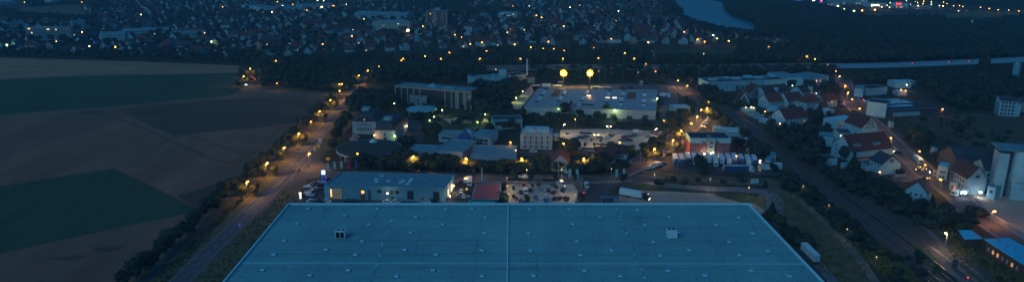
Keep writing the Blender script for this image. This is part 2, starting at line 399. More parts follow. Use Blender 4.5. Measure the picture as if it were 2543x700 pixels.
# railway ----------------------------------------------------------
RAILC = road_line([(1735,225),(1765,250),(1800,275),(1850,312),(1900,352),(1960,402),(2030,462),(2120,530),(2220,608),(2330,700),(2450,790)], 6)
def railw(i, L): return 9+17*min(1, i/(L*.75))
ballast = mat('track_ballast', (.085,.066,.052), .95, .3, .5)
mb = MB(); vs = []
for i, p in enumerate(RAILC):
    d = (RAILC[min(i+1,len(RAILC)-1)]-RAILC[max(i-1,0)]).normalized(); q = Vector((-d.y,d.x,0)); hw = railw(i, len(RAILC))
    lw = 9; vs += [(p-q*lw).to_tuple()[:2]+(.35,), (p+q*(hw)).to_tuple()[:2]+(.35,), (p-q*(lw+2)).to_tuple()[:2]+(.0,), (p+q*(hw+2)).to_tuple()[:2]+(.0,)]
fs = []
for i in range(len(RAILC)-1):
    a = 4*i; fs += [(a,a+4,a+5,a+1),(a+2,a+6,a+4,a),(a+1,a+5,a+7,a+3)]
mb.add(vs, fs); o = mb.build('ballast_bed', ballast); o['kind'] = 'structure'
M_RAIL = mat('worn_rail', (.22,.24,.27), .35, .1, 1, metal=.7); M_SLEEP = mat('sleeper', (.10,.09,.085), .9, .2, 1)
offs = [(-6,0),(-1.5,0),(3,.0),(7.5,.25),(12.5,.4),(17,.5),(21.5,.55)]
for k, (off, t0) in enumerate(offs):
    st = int(len(RAILC)*t0); ln = RAILC[st:]
    if len(ln) < 3: continue
    t = empty('railway_track', ln[len(ln)//2].to_tuple()); T = Matrix.Translation(-t.location)
    for s in (-.75, .75):
        mb = MB(); L = len(ln); vs = []
        for i, p in enumerate(ln):
            d = (ln[min(i+1,L-1)]-ln[max(i-1,0)]).normalized(); q = Vector((-d.y,d.x,0))
            o2 = off*min(1, (i+1)/(L*.3)) if t0 else -off*(.55+.45*min(1, i/(L*.6)))
            if abs(off) > 2.5 and t0: o2 = off*(.75+.25*min(1, i/(L*.4)))
            c = p+q*(o2+s)
            vs += [(c-q*.08).to_tuple()[:2]+(.50,), (c+q*.08).to_tuple()[:2]+(.50,), (c+q*.08).to_tuple()[:2]+(.66,), (c-q*.08).to_tuple()[:2]+(.66,)]
        fs = [(4*i+a, 4*i+(a+1) % 4, 4*i+4+(a+1) % 4, 4*i+4+a) for i in range(L-1) for a in range(4)]
        mb.add(vs, fs, 0, T); mb.build('rail', M_RAIL, t)
    mb = MB(); s_ = 0; L = len(ln)
    for i in range(L-1):
        a = ln[i]; b_ = ln[i+1]; d = (b_-a).normalized(); q = Vector((-d.y,d.x,0)); seg = (b_-a).length; n_ = max(1, int(seg/1.4))
        f = i
        o2 = off*min(1, (f+1)/(L*.3)) if t0 else -off*(.55+.45*min(1, f/(L*.6)))
        if abs(off) > 2.5 and t0: o2 = off*(.75+.25*min(1, f/(L*.4)))
        for j in range(n_):
            c = a+d*(seg*j/n_)+q*o2; M = T @ Matrix.Translation((c.x,c.y,0)) @ Matrix.Rotation(math.atan2(d.y,d.x), 4, 'Z')
            mb.box(-.15,.15,-1.25,1.25,.36,.50,0,M)
    o = mb.build('sleepers', M_SLEEP, t); o['kind'] = 'stuff'
    tag(t, ['leftmost railway track beside the brush-covered bank','second railway track from the left','third railway track from the left','fourth railway track, beside the green strip','fifth railway track, rusty siding under the yard lamp','sixth railway track near the gravel path','rightmost railway track, along the gravel path'][k], 'railway track', 'parallel railway tracks')
ribbon('gravel_path', road_line([(2180,478),(2230,515),(2290,560),(2340,610),(2400,658),(2460,710),(2520,770)], 5), 2.6, M_DIRT, .42)
sheet('gravel_yard', [(2298,612),(2335,606),(2400,665),(2450,720),(2400,720)], M_DIRT, .38)
sheet('verge', [(2262,612),(2280,606),(2325,640),(2322,662),(2300,660)], M_LAWN, .40)

# motorway on embankment at the back
HW = road_line([(1180,183),(1300,180),(1450,179),(1600,180),(1750,179),(1900,177),(2080,176),(2200,174),(2350,168),(2543,159),(2700,150)], 4)
HWl = [Vector((p.x,p.y,0)) for p in HW]
M_BANK = mat('embankment_grass', (.022,.032,.018), .95, scale=.1, col2=(.05,.055,.03))
ribbon('embankment', HWl, 30, M_BANK, 4.2, thick=4.3)
ribbon('motorway', HWl[:25], 22, M_ASPHD, 4.4); ribbon('motorway', HWl[24:], 24, mat('motorway_concrete', (.20,.50,.56), .8, .15, .1), 4.4)
mk3 = MB()
for off in (-11,-1.5,1.5,11): dashes(mk3, HWl[24:], off, .3, 4.5, 900, 1)
for off in (-6,6): dashes(mk3, HWl[24:], off, .3, 4.5, 6, 12)
mk3.build('road_markings', M_MARK)['kind'] = 'structure'
for off, lab in ((-12.6,'pale steel guard rail on the near edge of the motorway'),(12.6,'pale steel guard rail on the far edge of the motorway'),(0,'steel guard rail down the middle of the motorway')):
    mb = MB(); L = len(HWl)
    for i in range(L-1):
        a = HWl[i]; b_ = HWl[i+1]; d = (b_-a).normalized(); q = Vector((-d.y,d.x,0)); p = a+q*off; r = b_+q*off
        mb.add([(p.x,p.y,4.7),(r.x,r.y,4.7),(r.x,r.y,5.5),(p.x,p.y,5.5),(p.x+q.x*.2,p.y+q.y*.2,4.7),(r.x+q.x*.2,r.y+q.y*.2,4.7),(r.x+q.x*.2,r.y+q.y*.2,5.5),(p.x+q.x*.2,p.y+q.y*.2,5.5)],
            [(0,1,2,3),(5,4,7,6),(3,2,6,7),(0,4,5,1)])
        n_ = int((b_-a).length/12)
        for j in range(n_):
            c = p.lerp(r, j/n_); mb.box(c.x-.1,c.x+.1,c.y-.1,c.y+.1,4.4,4.9)
    tag(mb.build('guard_rail', M_STEEL), lab, 'guard rail')

# ------------------------------------------------------------------ buildings
OCC = []          # (x, y, radius) footprints, so that trees and houses keep clear
WINMESH = {}
def window_mesh(w_, h_, fr, gl, shut=False):
    k = (round(w_,2), round(h_,2), fr.name, gl.name, shut)
    if k not in WINMESH:
        mb = MB()
        mb.box(-w_/2-.1, w_/2+.1, -.05, .02, -.12, h_+.1, 0)
        mb.box(-w_/2, w_/2, -.08, -.052, 0, h_, 1)
        if w_ > 1.1: mb.box(-.04, .04, -.10, -.082, 0, h_, 0)
        mb.box(-w_/2-.15, w_/2+.15, -.18, -.052, -.16, -.06, 0)
        WINMESH[k] = mb.mesh('window', [fr, gl])
    return WINMESH[k]
class Bld:
    def __init__(s, name, label, cat, A, B, depth, h, wall='white', roof='felt', rt='flat', rh=0, over=.4, par=.6, group=None, wallm=None, roofm=None, chim=0, desc=None, z0=0.0):
        a = G(*A) if len(A) == 2 else Vector(A); b = G(*B) if len(B) == 2 else Vector(B); a.z = 0; b.z = 0
        s.L = (b-a).length; s.D = depth; s.h = h; s.rh = rh
        s.rz = math.atan2(b.y-a.y, b.x-a.x)
        s.e = empty(name, a, s.rz)
        L, D = s.L, s.D
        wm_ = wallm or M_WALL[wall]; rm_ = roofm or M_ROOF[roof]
        q = Vector((-math.sin(s.rz), math.cos(s.rz), 0)); c = (a+b)/2+q*D/2; s.c = c
        OCC.append((c.x, c.y, math.hypot(L, D)/2*.9))
        n_ = max(1, int(L/D))
        if L > 1.5*D:
            OCC.pop(); 
            for k in range(n_+1): p = a.lerp(b, (k+.0)/n_)+q*D/2; OCC.append((p.x,p.y,D*.62))
        mb = MB()
        if rt == 'flat':
            mb.box(0, L, 0, D, 0, h-.25)
            for bx in ((0,L,0,.3),(0,L,D-.3,D),(0,.3,.3,D-.3),(L-.3,L,.3,D-.3)): mb.box(*bx, h-.25, h+par)
            s.wall = mb.build('wall', wm_, s.e)
            r = MB(); r.box(.3, L-.3, .3, D-.3, h-.249, h); s.roof = r.build('roof', rm_, s.e)
            if par:
                t = MB()
                for bx in ((-.1,L+.1,-.1,.35),(-.1,L+.1,D-.35,D+.1),(-.1,.35,.35,D-.35),(L-.35,L+.1,.35,D-.35)): t.box(*bx, h+par, h+par+.12)
                t.build('coping', M_WALL['bluegrey'] if wall != 'tan' else M_STEEL, s.e)
        elif rt == 'gable_y':
            mb.add([(0,0,0),(L,0,0),(L,0,h),(L/2,0,h+rh),(0,0,h),(0,D,0),(L,D,0),(L,D,h),(L/2,D,h+rh),(0,D,h)], [(0,1,2,3,4),(9,8,7,6,5),(0,4,9,5),(1,6,7,2),(4,3,8,9),(3,2,7,8)])
            s.wall = mb.build('wall', wm_, s.e); sl_ = rh/(L/2); o_ = over; t_ = .22
            r = MB(); 
            pr = [(-o_,h-o_*sl_+.03),(L/2,h+rh+.03),(L+o_,h-o_*sl_+.03),(L+o_,h-o_*sl_+t_+.03),(L/2,h+rh+t_+.03),(-o_,h-o_*sl_+t_+.03)]
            vs = [(x,-o_,z) for x,z in pr]+[(x,D+o_,z) for x,z in pr]
            r.add(vs, [(0,1,4,5),(1,2,3,4),(11,10,7,6),(10,9,8,7)]+[(k+6,(k+1) % 6+6,(k+1) % 6,k) for k in range(6)])
            s.roof = r.build('roof', rm_, s.e)
        elif rt == 'gable_x':
            mb.add([(0,0,0),(0,D,0),(0,D,h),(0,D/2,h+rh),(0,0,h),(L,0,0),(L,D,0),(L,D,h),(L,D/2,h+rh),(L,0,h)], [(4,3,2,1,0),(5,6,7,8,9),(5,9,4,0),(1,2,7,6),(9,8,3,4),(8,7,2,3)])
            s.wall = mb.build('wall', wm_, s.e); sl_ = rh/(D/2); o_ = over; t_ = .22
            pr = [(-o_,h-o_*sl_+.03),(D/2,h+rh+.03),(D+o_,h-o_*sl_+.03),(D+o_,h-o_*sl_+t_+.03),(D/2,h+rh+t_+.03),(-o_,h-o_*sl_+t_+.03)]
            vs = [(-o_,y,z) for y,z in pr]+[(L+o_,y,z) for y,z in pr]
            r = MB(); r.add(vs, [(5,4,1,0),(4,3,2,1),(6,7,10,11),(7,8,9,10)]+[(k,(k+1) % 6,(k+1) % 6+6,k+6) for k in range(6)])
            s.roof = r.build('roof', rm_, s.e)
        elif rt == 'hip':
            mb.box(0,L,0,D,0,h); s.wall = mb.build('wall', wm_, s.e); r = MB(); o_ = over
            m_ = min(L, D)/2+o_
            if L >= D: tp = [(-o_+m_, D/2, h+rh), (L+o_-m_, D/2, h+rh)]
            else: tp = [(L/2, -o_+m_, h+rh), (L/2, D+o_-m_, h+rh)]
            base = [(-o_,-o_,h),(L+o_,-o_,h),(L+o_,D+o_,h),(-o_,D+o_,h)]
            vs = [(x,y,z+.02) for x,y,z in base]+[(x,y,z+.2) for x,y,z in base]+tp
            if L >= D: fs = [(4,5,9,8),(5,6,9),(6,7,8,9),(7,4,8)]
            else: fs = [(4,5,8),(5,6,9,8),(6,7,9),(7,4,8,9)]
            r.add(vs, fs+[(3,2,1,0),(0,1,5,4),(1,2,6,5),(2,3,7,6),(3,0,4,7)]); s.roof = r.build('roof', rm_, s.e)
        elif rt == 'mansard':
            mb.box(0,L,0,D,0,h); s.wall = mb.build('wall', wm_, s.e); r = MB(); i_ = rh*.75; o_ = over
            r.add([(-o_,-o_,h+.02),(L+o_,-o_,h+.02),(L+o_,D+o_,h+.02),(-o_,D+o_,h+.02),(i_,i_,h+rh),(L-i_,i_,h+rh),(L-i_,D-i_,h+rh*1.25),(i_,D-i_,h+rh*1.25)],
                  [(3,2,1,0),(4,5,6,7),(0,1,5,4),(1,2,6,5),(2,3,7,6),(3,0,4,7)]); s.roof = r.build('roof', rm_, s.e)
        for k in range(chim):
            x_ = L*(.3+.4*k); y_ = D*.5 if rt != 'gable_y' else D*(.3+.3*k)
            if rt == 'gable_y': x_ = L*.5+1
            cm = MB(); cm.box(x_-.35,x_+.35,y_-.35,y_+.35,h+rh*.55,h+rh+1.0); cm.build('chimney', M_WALL['brick'], s.roof)
        if cat: tag(s.e, label, cat, group)
        else: auto(s.e, label, desc, group, tuple(c))
    def win(s, face='front', n=3, rows=1, z0=1.0, dz=2.8, w=1.1, h=1.3, m0=1.2, m1=None, fr=None, gl=None, lit=0.0, skip=(), name='window', litm=None):
        m1 = m0 if m1 is None else m1; fr = fr or M_FRAME
        W = s.L if face in ('front', 'back') else s.D
        for j in range(rows):
            for i in range(n):
                if (i, j) in skip: continue
                t = m0+(W-m0-m1)*((i+.5)/n); g = gl or M_GLASS
                if random.random() < lit: g = litm or random.choice([M_LIT, M_LITD, M_LITD])
                o = link(name, window_mesh(w, h, fr, g), s.e); reg(o)
                z = z0+j*dz
                if face == 'front': o.location = (t, -.002, z)
                elif face == 'left': o.location = (-.002, W-t, z); o.rotation_euler = (0,0,-math.pi/2)
                elif face == 'right': o.location = (s.L+.002, t, z); o.rotation_euler = (0,0,math.pi/2)
        return s
    def part(s, name, mb, m, parent=None): return mb.build(name, m, parent or s.e)
    def door(s, x, w_=1.0, h_=2.1, face='front', m=None, name='door'):
        mb = MB(); m = m or M_FRAMED
        if face == 'front': mb.box(x, x+w_, -.07, .01, 0.02, h_)
        elif face == 'right': mb.box(s.L-.01, s.L+.07, x, x+w_, 0.02, h_)
        else: mb.box(-.07, .01, x, x+w_, 0.02, h_)
        return mb.build(name, m, s.e)
    def roofbox(s, x0,x1,y0,y1,hh, name='roof_vent', m=None, z=None):
        mb = MB(); z = s.h if z is None else z; mb.box(x0,x1,y0,y1,z+.003,z+hh); return mb.build(name, m or M_STEEL, s.roof)

# --- great warehouse in the foreground
ZR = 12.0
FL, FR, NL, NR = G(718,505,ZR), G(1860,507,ZR), G(555,700,ZR), G(2045,700,ZR)
NL2 = FL+(NL-FL)*1.45; NR2 = FR+(NR-FR)*1.45
yf = (FL.y+FR.y)/2; yn = NL2.y
WH = empty('warehouse', ((FL.x+FR.x)/2, yf, 0)); O = Matrix.Translation(-WH.location)
quad = [(NL2.x,yn),(NR2.x,yn),(FR.x,yf),(FL.x,yf)]
mb = MB(); mb.prism(quad, 0, ZR-.6, M=O); mb.build('wall', mat('warehouse_cladding', (.24,.42,.48), .5, .08, .2), WH)
def shrink(q, d):
    cx = sum(p[0] for p in q)/4; cy = sum(p[1] for p in q)/4
    return [(p[0]-math.copysign(d, p[0]-cx), p[1]-math.copysign(d, p[1]-cy)) for p in q]
# roof membrane: procedural seams, patches and dirt
rm = bpy.data.materials.new('roof_membrane'); rm.use_nodes = True; t = rm.node_tree; b = t.nodes['Principled BSDF']
b.inputs['Roughness'].default_value = .8; b.inputs['Specular IOR Level'].default_value = .25
g = t.nodes.new('ShaderNodeNewGeometry')
def noise(sc, det=6, vec=None, rough=.6):
    n = t.nodes.new('ShaderNodeTexNoise'); n.inputs['Scale'].default_value = sc; n.inputs['Detail'].default_value = det; n.inputs['Roughness'].default_value = rough
    t.links.new(vec or g.outputs['Position'], n.inputs['Vector']); return n
def ramp(src, p0, c0, p1, c1):
    r = t.nodes.new('ShaderNodeValToRGB'); r.color_ramp.elements[0].position = p0; r.color_ramp.elements[1].position = p1
    r.color_ramp.elements[0].color = (*c0,1); r.color_ramp.elements[1].color = (*c1,1); t.links.new(src, r.inputs[0]); return r
def mul(a, b_, f=1.0):
    m = t.nodes.new('ShaderNodeMix'); m.data_type = 'RGBA'; m.blend_type = 'MULTIPLY'; m.inputs[0].default_value = f
    t.links.new(a, m.inputs[6]); t.links.new(b_, m.inputs[7]); return m.outputs[2]
base = ramp(noise(.045, 8).outputs[0], .3, (.165,.44,.43), .7, (.215,.52,.50))
fine = ramp(noise(1.3, 3, rough=.85).outputs[0], .34, (.58,.62,.64), .66, (1.24,1.2,1.16))
mp = t.nodes.new('ShaderNodeMapping'); mp.inputs['Scale'].default_value = (.01, .35, 1); t.links.new(g.outputs['Position'], mp.inputs[0])
streak = ramp(noise(1, 5, mp.outputs[0]).outputs[0], .35, (.90,.92,.92), .6, (1,1,1))
mp2 = t.nodes.new('ShaderNodeMapping'); mp2.inputs['Scale'].default_value = (.12, .012, 1); t.links.new(g.outputs['Position'], mp2.inputs[0])
streak2 = ramp(noise(1, 5, mp2.outputs[0]).outputs[0], .35, (.90,.90,.91), .62, (1,1,1))
sx = t.nodes.new('ShaderNodeSeparateXYZ')
wob = noise(.05, 2)
wv = t.nodes.new('ShaderNodeVectorMath'); wv.operation = 'SCALE'; wv.inputs[3].default_value = 5.5; t.links.new(wob.outputs[1], wv.inputs[0])
wa = t.nodes.new('ShaderNodeVectorMath'); wa.operation = 'ADD'; t.links.new(g.outputs['Position'], wa.inputs[0]); t.links.new(wv.outputs[0], wa.inputs[1])
t.links.new(wa.outputs[0], sx.inputs[0])
def seam(src, period, wd, dark):
    m1 = t.nodes.new('ShaderNodeMath'); m1.operation = 'MODULO'; ad = t.nodes.new('ShaderNodeMath'); ad.inputs[1].default_value = 1000; t.links.new(src, ad.inputs[0])
    t.links.new(ad.outputs[0], m1.inputs[0]); m1.inputs[1].default_value = period
    r = t.nodes.new('ShaderNodeValToRGB'); r.color_ramp.interpolation = 'LINEAR'
    dv = t.nodes.new('ShaderNodeMath'); dv.operation = 'DIVIDE'; dv.inputs[1].default_value = period; t.links.new(m1.outputs[0], dv.inputs[0])
    e = r.color_ramp.elements; e[0].position = 0; e[0].color = (dark,dark,dark,1); e[1].position = wd/period; e[1].color = (1,1,1,1)
    t.links.new(dv.outputs[0], r.inputs[0]); return r.outputs[0]
c = mul(base.outputs[0], fine.outputs[0], .8); c = mul(c, streak.outputs[0]); c = mul(c, streak2.outputs[0])
def brk(sc, f0, f1):
    n = noise(sc, 3); m = t.nodes.new('ShaderNodeMapRange'); m.inputs[1].default_value = .38; m.inputs[2].default_value = .62; m.inputs[3].default_value = f0; m.inputs[4].default_value = f1
    t.links.new(n.outputs[0], m.inputs[0]); return m.outputs[0]
def mulf(a, b_, fs):
    m = t.nodes.new('ShaderNodeMix'); m.data_type = 'RGBA'; m.blend_type = 'MULTIPLY'; t.links.new(fs, m.inputs[0]); t.links.new(a, m.inputs[6]); t.links.new(b_, m.inputs[7]); return m.outputs[2]
c = mulf(c, seam(sx.outputs[1], 12.5, 1.5, .62), brk(.05, .1, .95)); c = mulf(c, seam(sx.outputs[0], 23.0, 1.1, .66), brk(.07, .0, .9))
c = mul(c, ramp(noise(.018, 4).outputs[0], .35, (.84,.88,.90), .6, (1.04,1.03,1.02)).outputs[0])
t.links.new(c, b.inputs['Base Color'])
bp = t.nodes.new('ShaderNodeBump'); bp.inputs['Distance'].default_value = .25; bp.inputs['Strength'].default_value = .5
t.links.new(noise(.12, 6).outputs[0], bp.inputs['Height']); t.links.new(bp.outputs[0], b.inputs['Normal'])
q2 = shrink(quad, .45)
mb = MB(); mb.prism(q2, ZR-.9, ZR-.3, M=O); WR = mb.build('roof', rm, WH)
M_TRIM = mat('roof_edge_metal', (.50,.86,.88), .4, .1, .5, metal=.1); M_WHITEM = mat('white_sheet_metal', (.50,.72,.75), .45, .05)
def bar(mb, a, b_, wd, z0, z1, M=None, mi=0):
    a = Vector((a[0],a[1],0)); b_ = Vector((b_[0],b_[1],0)); d = (b_-a); L = d.length; an = math.atan2(d.y, d.x)
    T = (M or Matrix()) @ Matrix.Translation(a) @ Matrix.Rotation(an, 4, 'Z'); mb.box(0, L, -wd/2, wd/2, z0, z1, mi, T)
pq = shrink(quad, -.1)
mb = MB()
for i in range(4): bar(mb, pq[i], pq[(i+1) % 4], .5, ZR-.59, ZR+.45+.002*i, O)
mb.build('parapet', M_TRIM, WH)
mb = MB()
a = G(1262,505,ZR); b_ = G(1260,700,ZR); b_ = a+(b_-a)*1.45; bar(mb, a, b_, .42, ZR-.299, ZR+.22, O)
mb.build('fire_wall_ridge', M_TRIM, WR)
mb = MB(); a = G(588,651,ZR); b_ = G(2005,654,ZR); bar(mb, (a.x+1,a.y), (b_.x-1,b_.y), .5, ZR-.298, ZR+.05, O); bar(mb, (a.x+1,a.y+.6), (b_.x-1,b_.y+.6), .5, ZR-.297, ZR-.15, O)
mb.build('expansion_joint', mat('joint_metal', (.20,.52,.57), .6, .15, .4), WR)
a = G(1290,770,ZR)
# patched repair strip and stained felt on the right half
random.seed(11)
for pts_ in ([(1530,515),(1545,545),(1556,580),(1572,605),(1580,640),(1596,668),(1604,700)], [(985,520),(965,560),(948,610),(938,650),(920,700)]):
    ln = smooth([G(x, y, ZR) for x, y in pts_], 5)
    for i in range(len(ln)-1):
        if random.random() < .9:
            mb = MB(); bar(mb, ln[i]+Vector((random.uniform(-.4,.4),0,0)), ln[i+1]+Vector((random.uniform(-.4,.4),0,0)), random.uniform(.3,.9), ZR-.3, ZR-.27-.003*(i % 5), O); mb.build('felt_patch', mat('patched_felt', (.08,.30,.34), .9, .35, .8) if i % 3 else mat('pale_patched_felt', (.22,.66,.68), .9, .2, .8), WR)
VENTS = [(765,519),(857,537),(738,557),(917,558),(706,599),(899,600),(680,633),(809,621),(883,634),(652,671),(770,684),(865,672),(937,520),(1033,540),(1107,521),(1100,558),(1020,579),(1205,541),(1203,580),(1005,621),(1083,633),(1197,623),(985,687),(1075,672),(1197,687),(1173,519),
 (1315,521),(1413,521),(1423,558),(1490,541),(1313,581),(1433,600),(1318,624),(1442,635),(1519,623),(1325,686),(1452,673),(1541,687),(1583,523),(1662,540),(1835,542),(1601,560),(1779,560),(1685,579),(1869,581),(1622,602),(1811,602),(1712,623),(1640,636),(1837,635),(1659,674),(1751,685),(1865,673),(1907,625),(1960,687)]
mbv = MB(); mbv.box(-.95,.95,-.95,.95,0,.35,1); mbv.add([(-.85,-.85,.35),(.85,-.85,.35),(.85,.85,.35),(-.85,.85,.35),(-.45,-.45,.62),(.45,-.45,.62),(.45,.45,.62),(-.45,.45,.62)], [(0,1,5,4),(1,2,6,5),(2,3,7,6),(3,0,4,7),(4,5,6,7)], 0)
vm = mbv.mesh('smoke_vent', [mat('vent_dome', (.24,.72,.84), .5, .05), mat('vent_kerb', (.10,.26,.30), .8, .1)])
for x, y in VENTS:
    o = link('smoke_vent', vm, WR); p = G(x, y, ZR-.3)-WH.location; o.location = (p.x, p.y, ZR-.299); o.rotation_euler = (0,0,random.uniform(-.05,.05)); reg(o)
tag(WH, 'huge flat-roofed warehouse with blue-grey roof filling the foreground', 'warehouse')
def hvac(px, py, lab, front):
    p = G(px, py+10, ZR-.3); e = empty('rooftop_ventilation_unit', (p.x, p.y, ZR-.29))
    h0 = MB(); h0.box(-1.9,1.9,-1.5,1.9,.35,3.4); h0.build('housing', M_WHITEM, e)
    
    for x_ in (-1.8,1.5):
        for y_ in (-1.4,1.5): f = MB(); f.box(x_, x_+.3, y_, y_+.3, 0, .349); f.build('support_leg', M_STEEL, e)
    if front:
        for x_ in (-1.6, .15): g_ = MB(); g_.box(x_, x_+1.45, -1.56, -1.49, .6, 3.0); g_.build('louvre', M_BLACK, e)
    for x_ in (-.9,.9): fn = MB(); fn.cyl((x_,.2 if front else 1.0,3.401),(x_,.2 if front else 1.0,3.55),.7,.7,14); fn.build('fan_grille', M_BLACK, e)
    d = MB(); d.box(-3.2,-1.95,-.2,.2,2.2,2.6) if front else d.box(1.95,2.4,-.3,.3,.5,1.1); d.build('duct', M_STEEL, e)
    tag(e, lab, 'ventilation unit'); return e
hvac(847, 580, 'white rooftop ventilation unit with dark louvres on the left roof half', True)
hvac(1668, 580, 'white rooftop ventilation unit with plain front on the right roof half', False)
cbm = MB(); a = G(862,578,ZR-.3); b_ = G(935,578,ZR-.3)

# --- car dealership behind the warehouse
D = Bld('car_dealership', 'long blue-grey flat-roofed car dealership just behind the warehouse edge', 'building', (809,494), (1106,502), 1, 7.0, 'bluegrey', 'felt')
for o in KIDS.pop(D.e.name, []): bpy.data.objects.remove(o)
OCC.append((D.c.x, D.c.y+12, 30)); OCC.append((D.c.x-18, D.c.y+12, 24)); OCC.append((D.c.x+18, D.c.y+12, 24))
T = D.e.matrix_basis.copy(); T = Matrix.Translation(D.e.location) @ Matrix.Rotation(D.rz, 4, 'Z'); TI = T.inverted()
far_l = TI @ G(848,427,7.5); far_r = TI @ G(1128,434,7.5)
fp = [(0,0),(D.L,0),(far_r.x,far_r.y),(far_l.x,far_l.y)]
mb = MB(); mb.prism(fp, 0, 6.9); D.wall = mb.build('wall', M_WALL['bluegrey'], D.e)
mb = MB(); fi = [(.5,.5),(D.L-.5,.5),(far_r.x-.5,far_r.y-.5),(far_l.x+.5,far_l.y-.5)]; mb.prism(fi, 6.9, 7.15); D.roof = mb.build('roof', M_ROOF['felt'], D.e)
mb = MB()
for i in range(4): bar(mb, fp[i], fp[(i+1) % 4], .6, 6.901, 7.6+.002*i)
mb.build('parapet', M_WALL['bluegrey'], D.e)
mb = MB(); mb.box(-.3, 2.6, -.25, -.01, 0, 7.7); mb.build('white_corner_panel', M_WALL['white'], D.e)
K = D.L/(1106-809)
def dwin(x0, x1, z0, z1, m, name='window', fr=M_FRAMED):
    x0 = (800+x0/3.8875-809)*K; x1 = (800+x1/3.8875-809)*K
    mb = MB(); mb.box(x0-.15, x1+.15, -.10, .01, z0-.12, z1+.12, 0); mb.box(x0, x1, -.15, -.101, z0, z1, 1)
    if x1-x0 > 2.5:
        for k in range(1, 4): xx = x0+(x1-x0)*k/4; mb.box(xx-.05, xx+.05, -.18, -.151, z0, z1, 0)
        mb.box(x0, x1, -.20, -.181, (z0+z1)/2-.05, (z0+z1)/2+.05, 0)
    return mb.build(name, [fr, m], D.e)
M_SHOW = emit('showroom_interior', (.75,.42,.24), .022)
dwin(84,198,.4,5.9,M_SHOW,'showroom_window'); dwin(86,100,1.5,5.5,M_LIT,'lit_panel')
dwin(380,420,.2,5.6,mat('red_door', (.35,.08,.05), .6, .1),'entrance'); dwin(386,416,3.6,5.2,M_LIT,'lit_window')
dwin(454,472,.2,5.4,M_FRAMED,'entrance')
dwin(543,578,4.2,5.6,M_GLASS); dwin(672,690,4.0,5.5,M_GLASS); dwin(714,748,4.0,5.5,M_GLASS); dwin(674,694,.1,2.2,M_FRAMED,'door')
dwin(830,885,1.2,5.6,M_GLASS,'large_window'); dwin(936,1008,.1,4.0,M_STEEL,'roller_door', M_FRAME); dwin(1078,1132,1.2,5.4,M_GLASS,'large_window')
for (x, y) in ((526,448),(528,471),(577,416),(643,464),(757,476),(783,463),(862,447),(847,468),(827,493)):
    p = TI @ G(800+x/3.8875, 330+y/3.8875, 7.2); mb = MB(); mb.box(p.x-1, p.x+1, p.y-.9, p.y+.9, 7.152, 7.5); mb.build('roof_light', mat('roof_light_dome', (.40,.75,.80), .3, 0), D.roof)
for (x0, y0) in ((0.25,.4),(.6,.75)):
    a = Vector((D.L,0,0)).lerp(far_r, x0); b_ = Vector((D.L,0,0)).lerp(far_r, y0)
    mb = MB(); bar(mb, (a.x+.05,a.y), (b_.x+.05,b_.y), .12, 1.0, 4.6); mb.build('lit_bay_window', emit('bay_light', (1,.8,.5), .45), D.e)

# --- red roofed low hall east of the dealership
e = Bld('storage_hall', 'low hall with faded red roof beside the dealership yard', 'building', (1171,511), (1238,512), 24, 3.4, 'dark', 'redtile', par=.1, roofm=mat('faded_red_roof', (.42,.10,.10), .85, .12, .5))
e = Bld('storage_shed', 'narrow shed with teal roof in front of the red roofed hall', 'shed', (1162,522), (1226,523), 7.0, 2.8, 'dark', 'metal', par=.1, roofm=mat('teal_roof', (.05,.40,.34), .7, .1, .5))

# --- dark office with stone fins
e = Bld('office_block', 'long dark glass office with pale vertical stone fins among trees', 'office building', (984,256), (1170,272), 14, 14.5, 'dark', 'felt', wallm=mat('dark_curtain_wall', (.035,.045,.055), .25, .1, .5, spec=.6), par=.5)
for k in range(13):
    if k in (5,6,7): continue
    x = e.L*k/12; mb = MB(); mb.box(x-.5, x+.5, -.6, .3, 0, 14.4); e.part('stone_fin', mb, M_WALL['tan'])
mb = MB(); mb.box(-.3, e.L+.3, -.75, .2, 13.2, 14.6); e.part('cornice', mb, M_WALL['tan'])
mb = MB(); mb.box(e.L*.80, e.L*.85, -.8, -.01, 0, 13.1); e.part('stair_tower', mb, M_WALL['concrete']); mb = MB(); mb.box(e.L*.90, e.L*.945, -.8, -.01, 0, 13.1); e.part('stair_tower', mb, M_WALL['concrete'])
mb = MB(); c0 = (e.L*.47, 5); r_ = 4.5; mb.add([(c0[0]-r_,c0[1]-r_,14.5),(c0[0]+r_,c0[1]-r_,14.5),(c0[0]+r_,c0[1]+r_,14.5),(c0[0]-r_,c0[1]+r_,14.5),(c0[0],c0[1],18)], [(0,1,4),(1,2,4),(2,3,4),(3,0,4),(3,2,1,0)]); e.part('glass_pyramid', mb, mat('skylight_glass', (.10,.38,.44), .3, .1), e.roof)
e.roofbox(e.L*.6, e.L*.76, 3, 9, 1.0, 'skylight', MATS['skylight_glass'])
e = Bld('entrance_pavilion', 'square grey stone pavilion with flat red-brown roof in front of the dark office', 'building', (1018,263), (1060,266), 12, 8.5, 'concrete', 'darkred', par=.3)
e.door(e.L*.45, 1.6, 6); e.win('right', 6, 1, .5, 1, 1.0, 6.5, 1, fr=M_FRAMED)
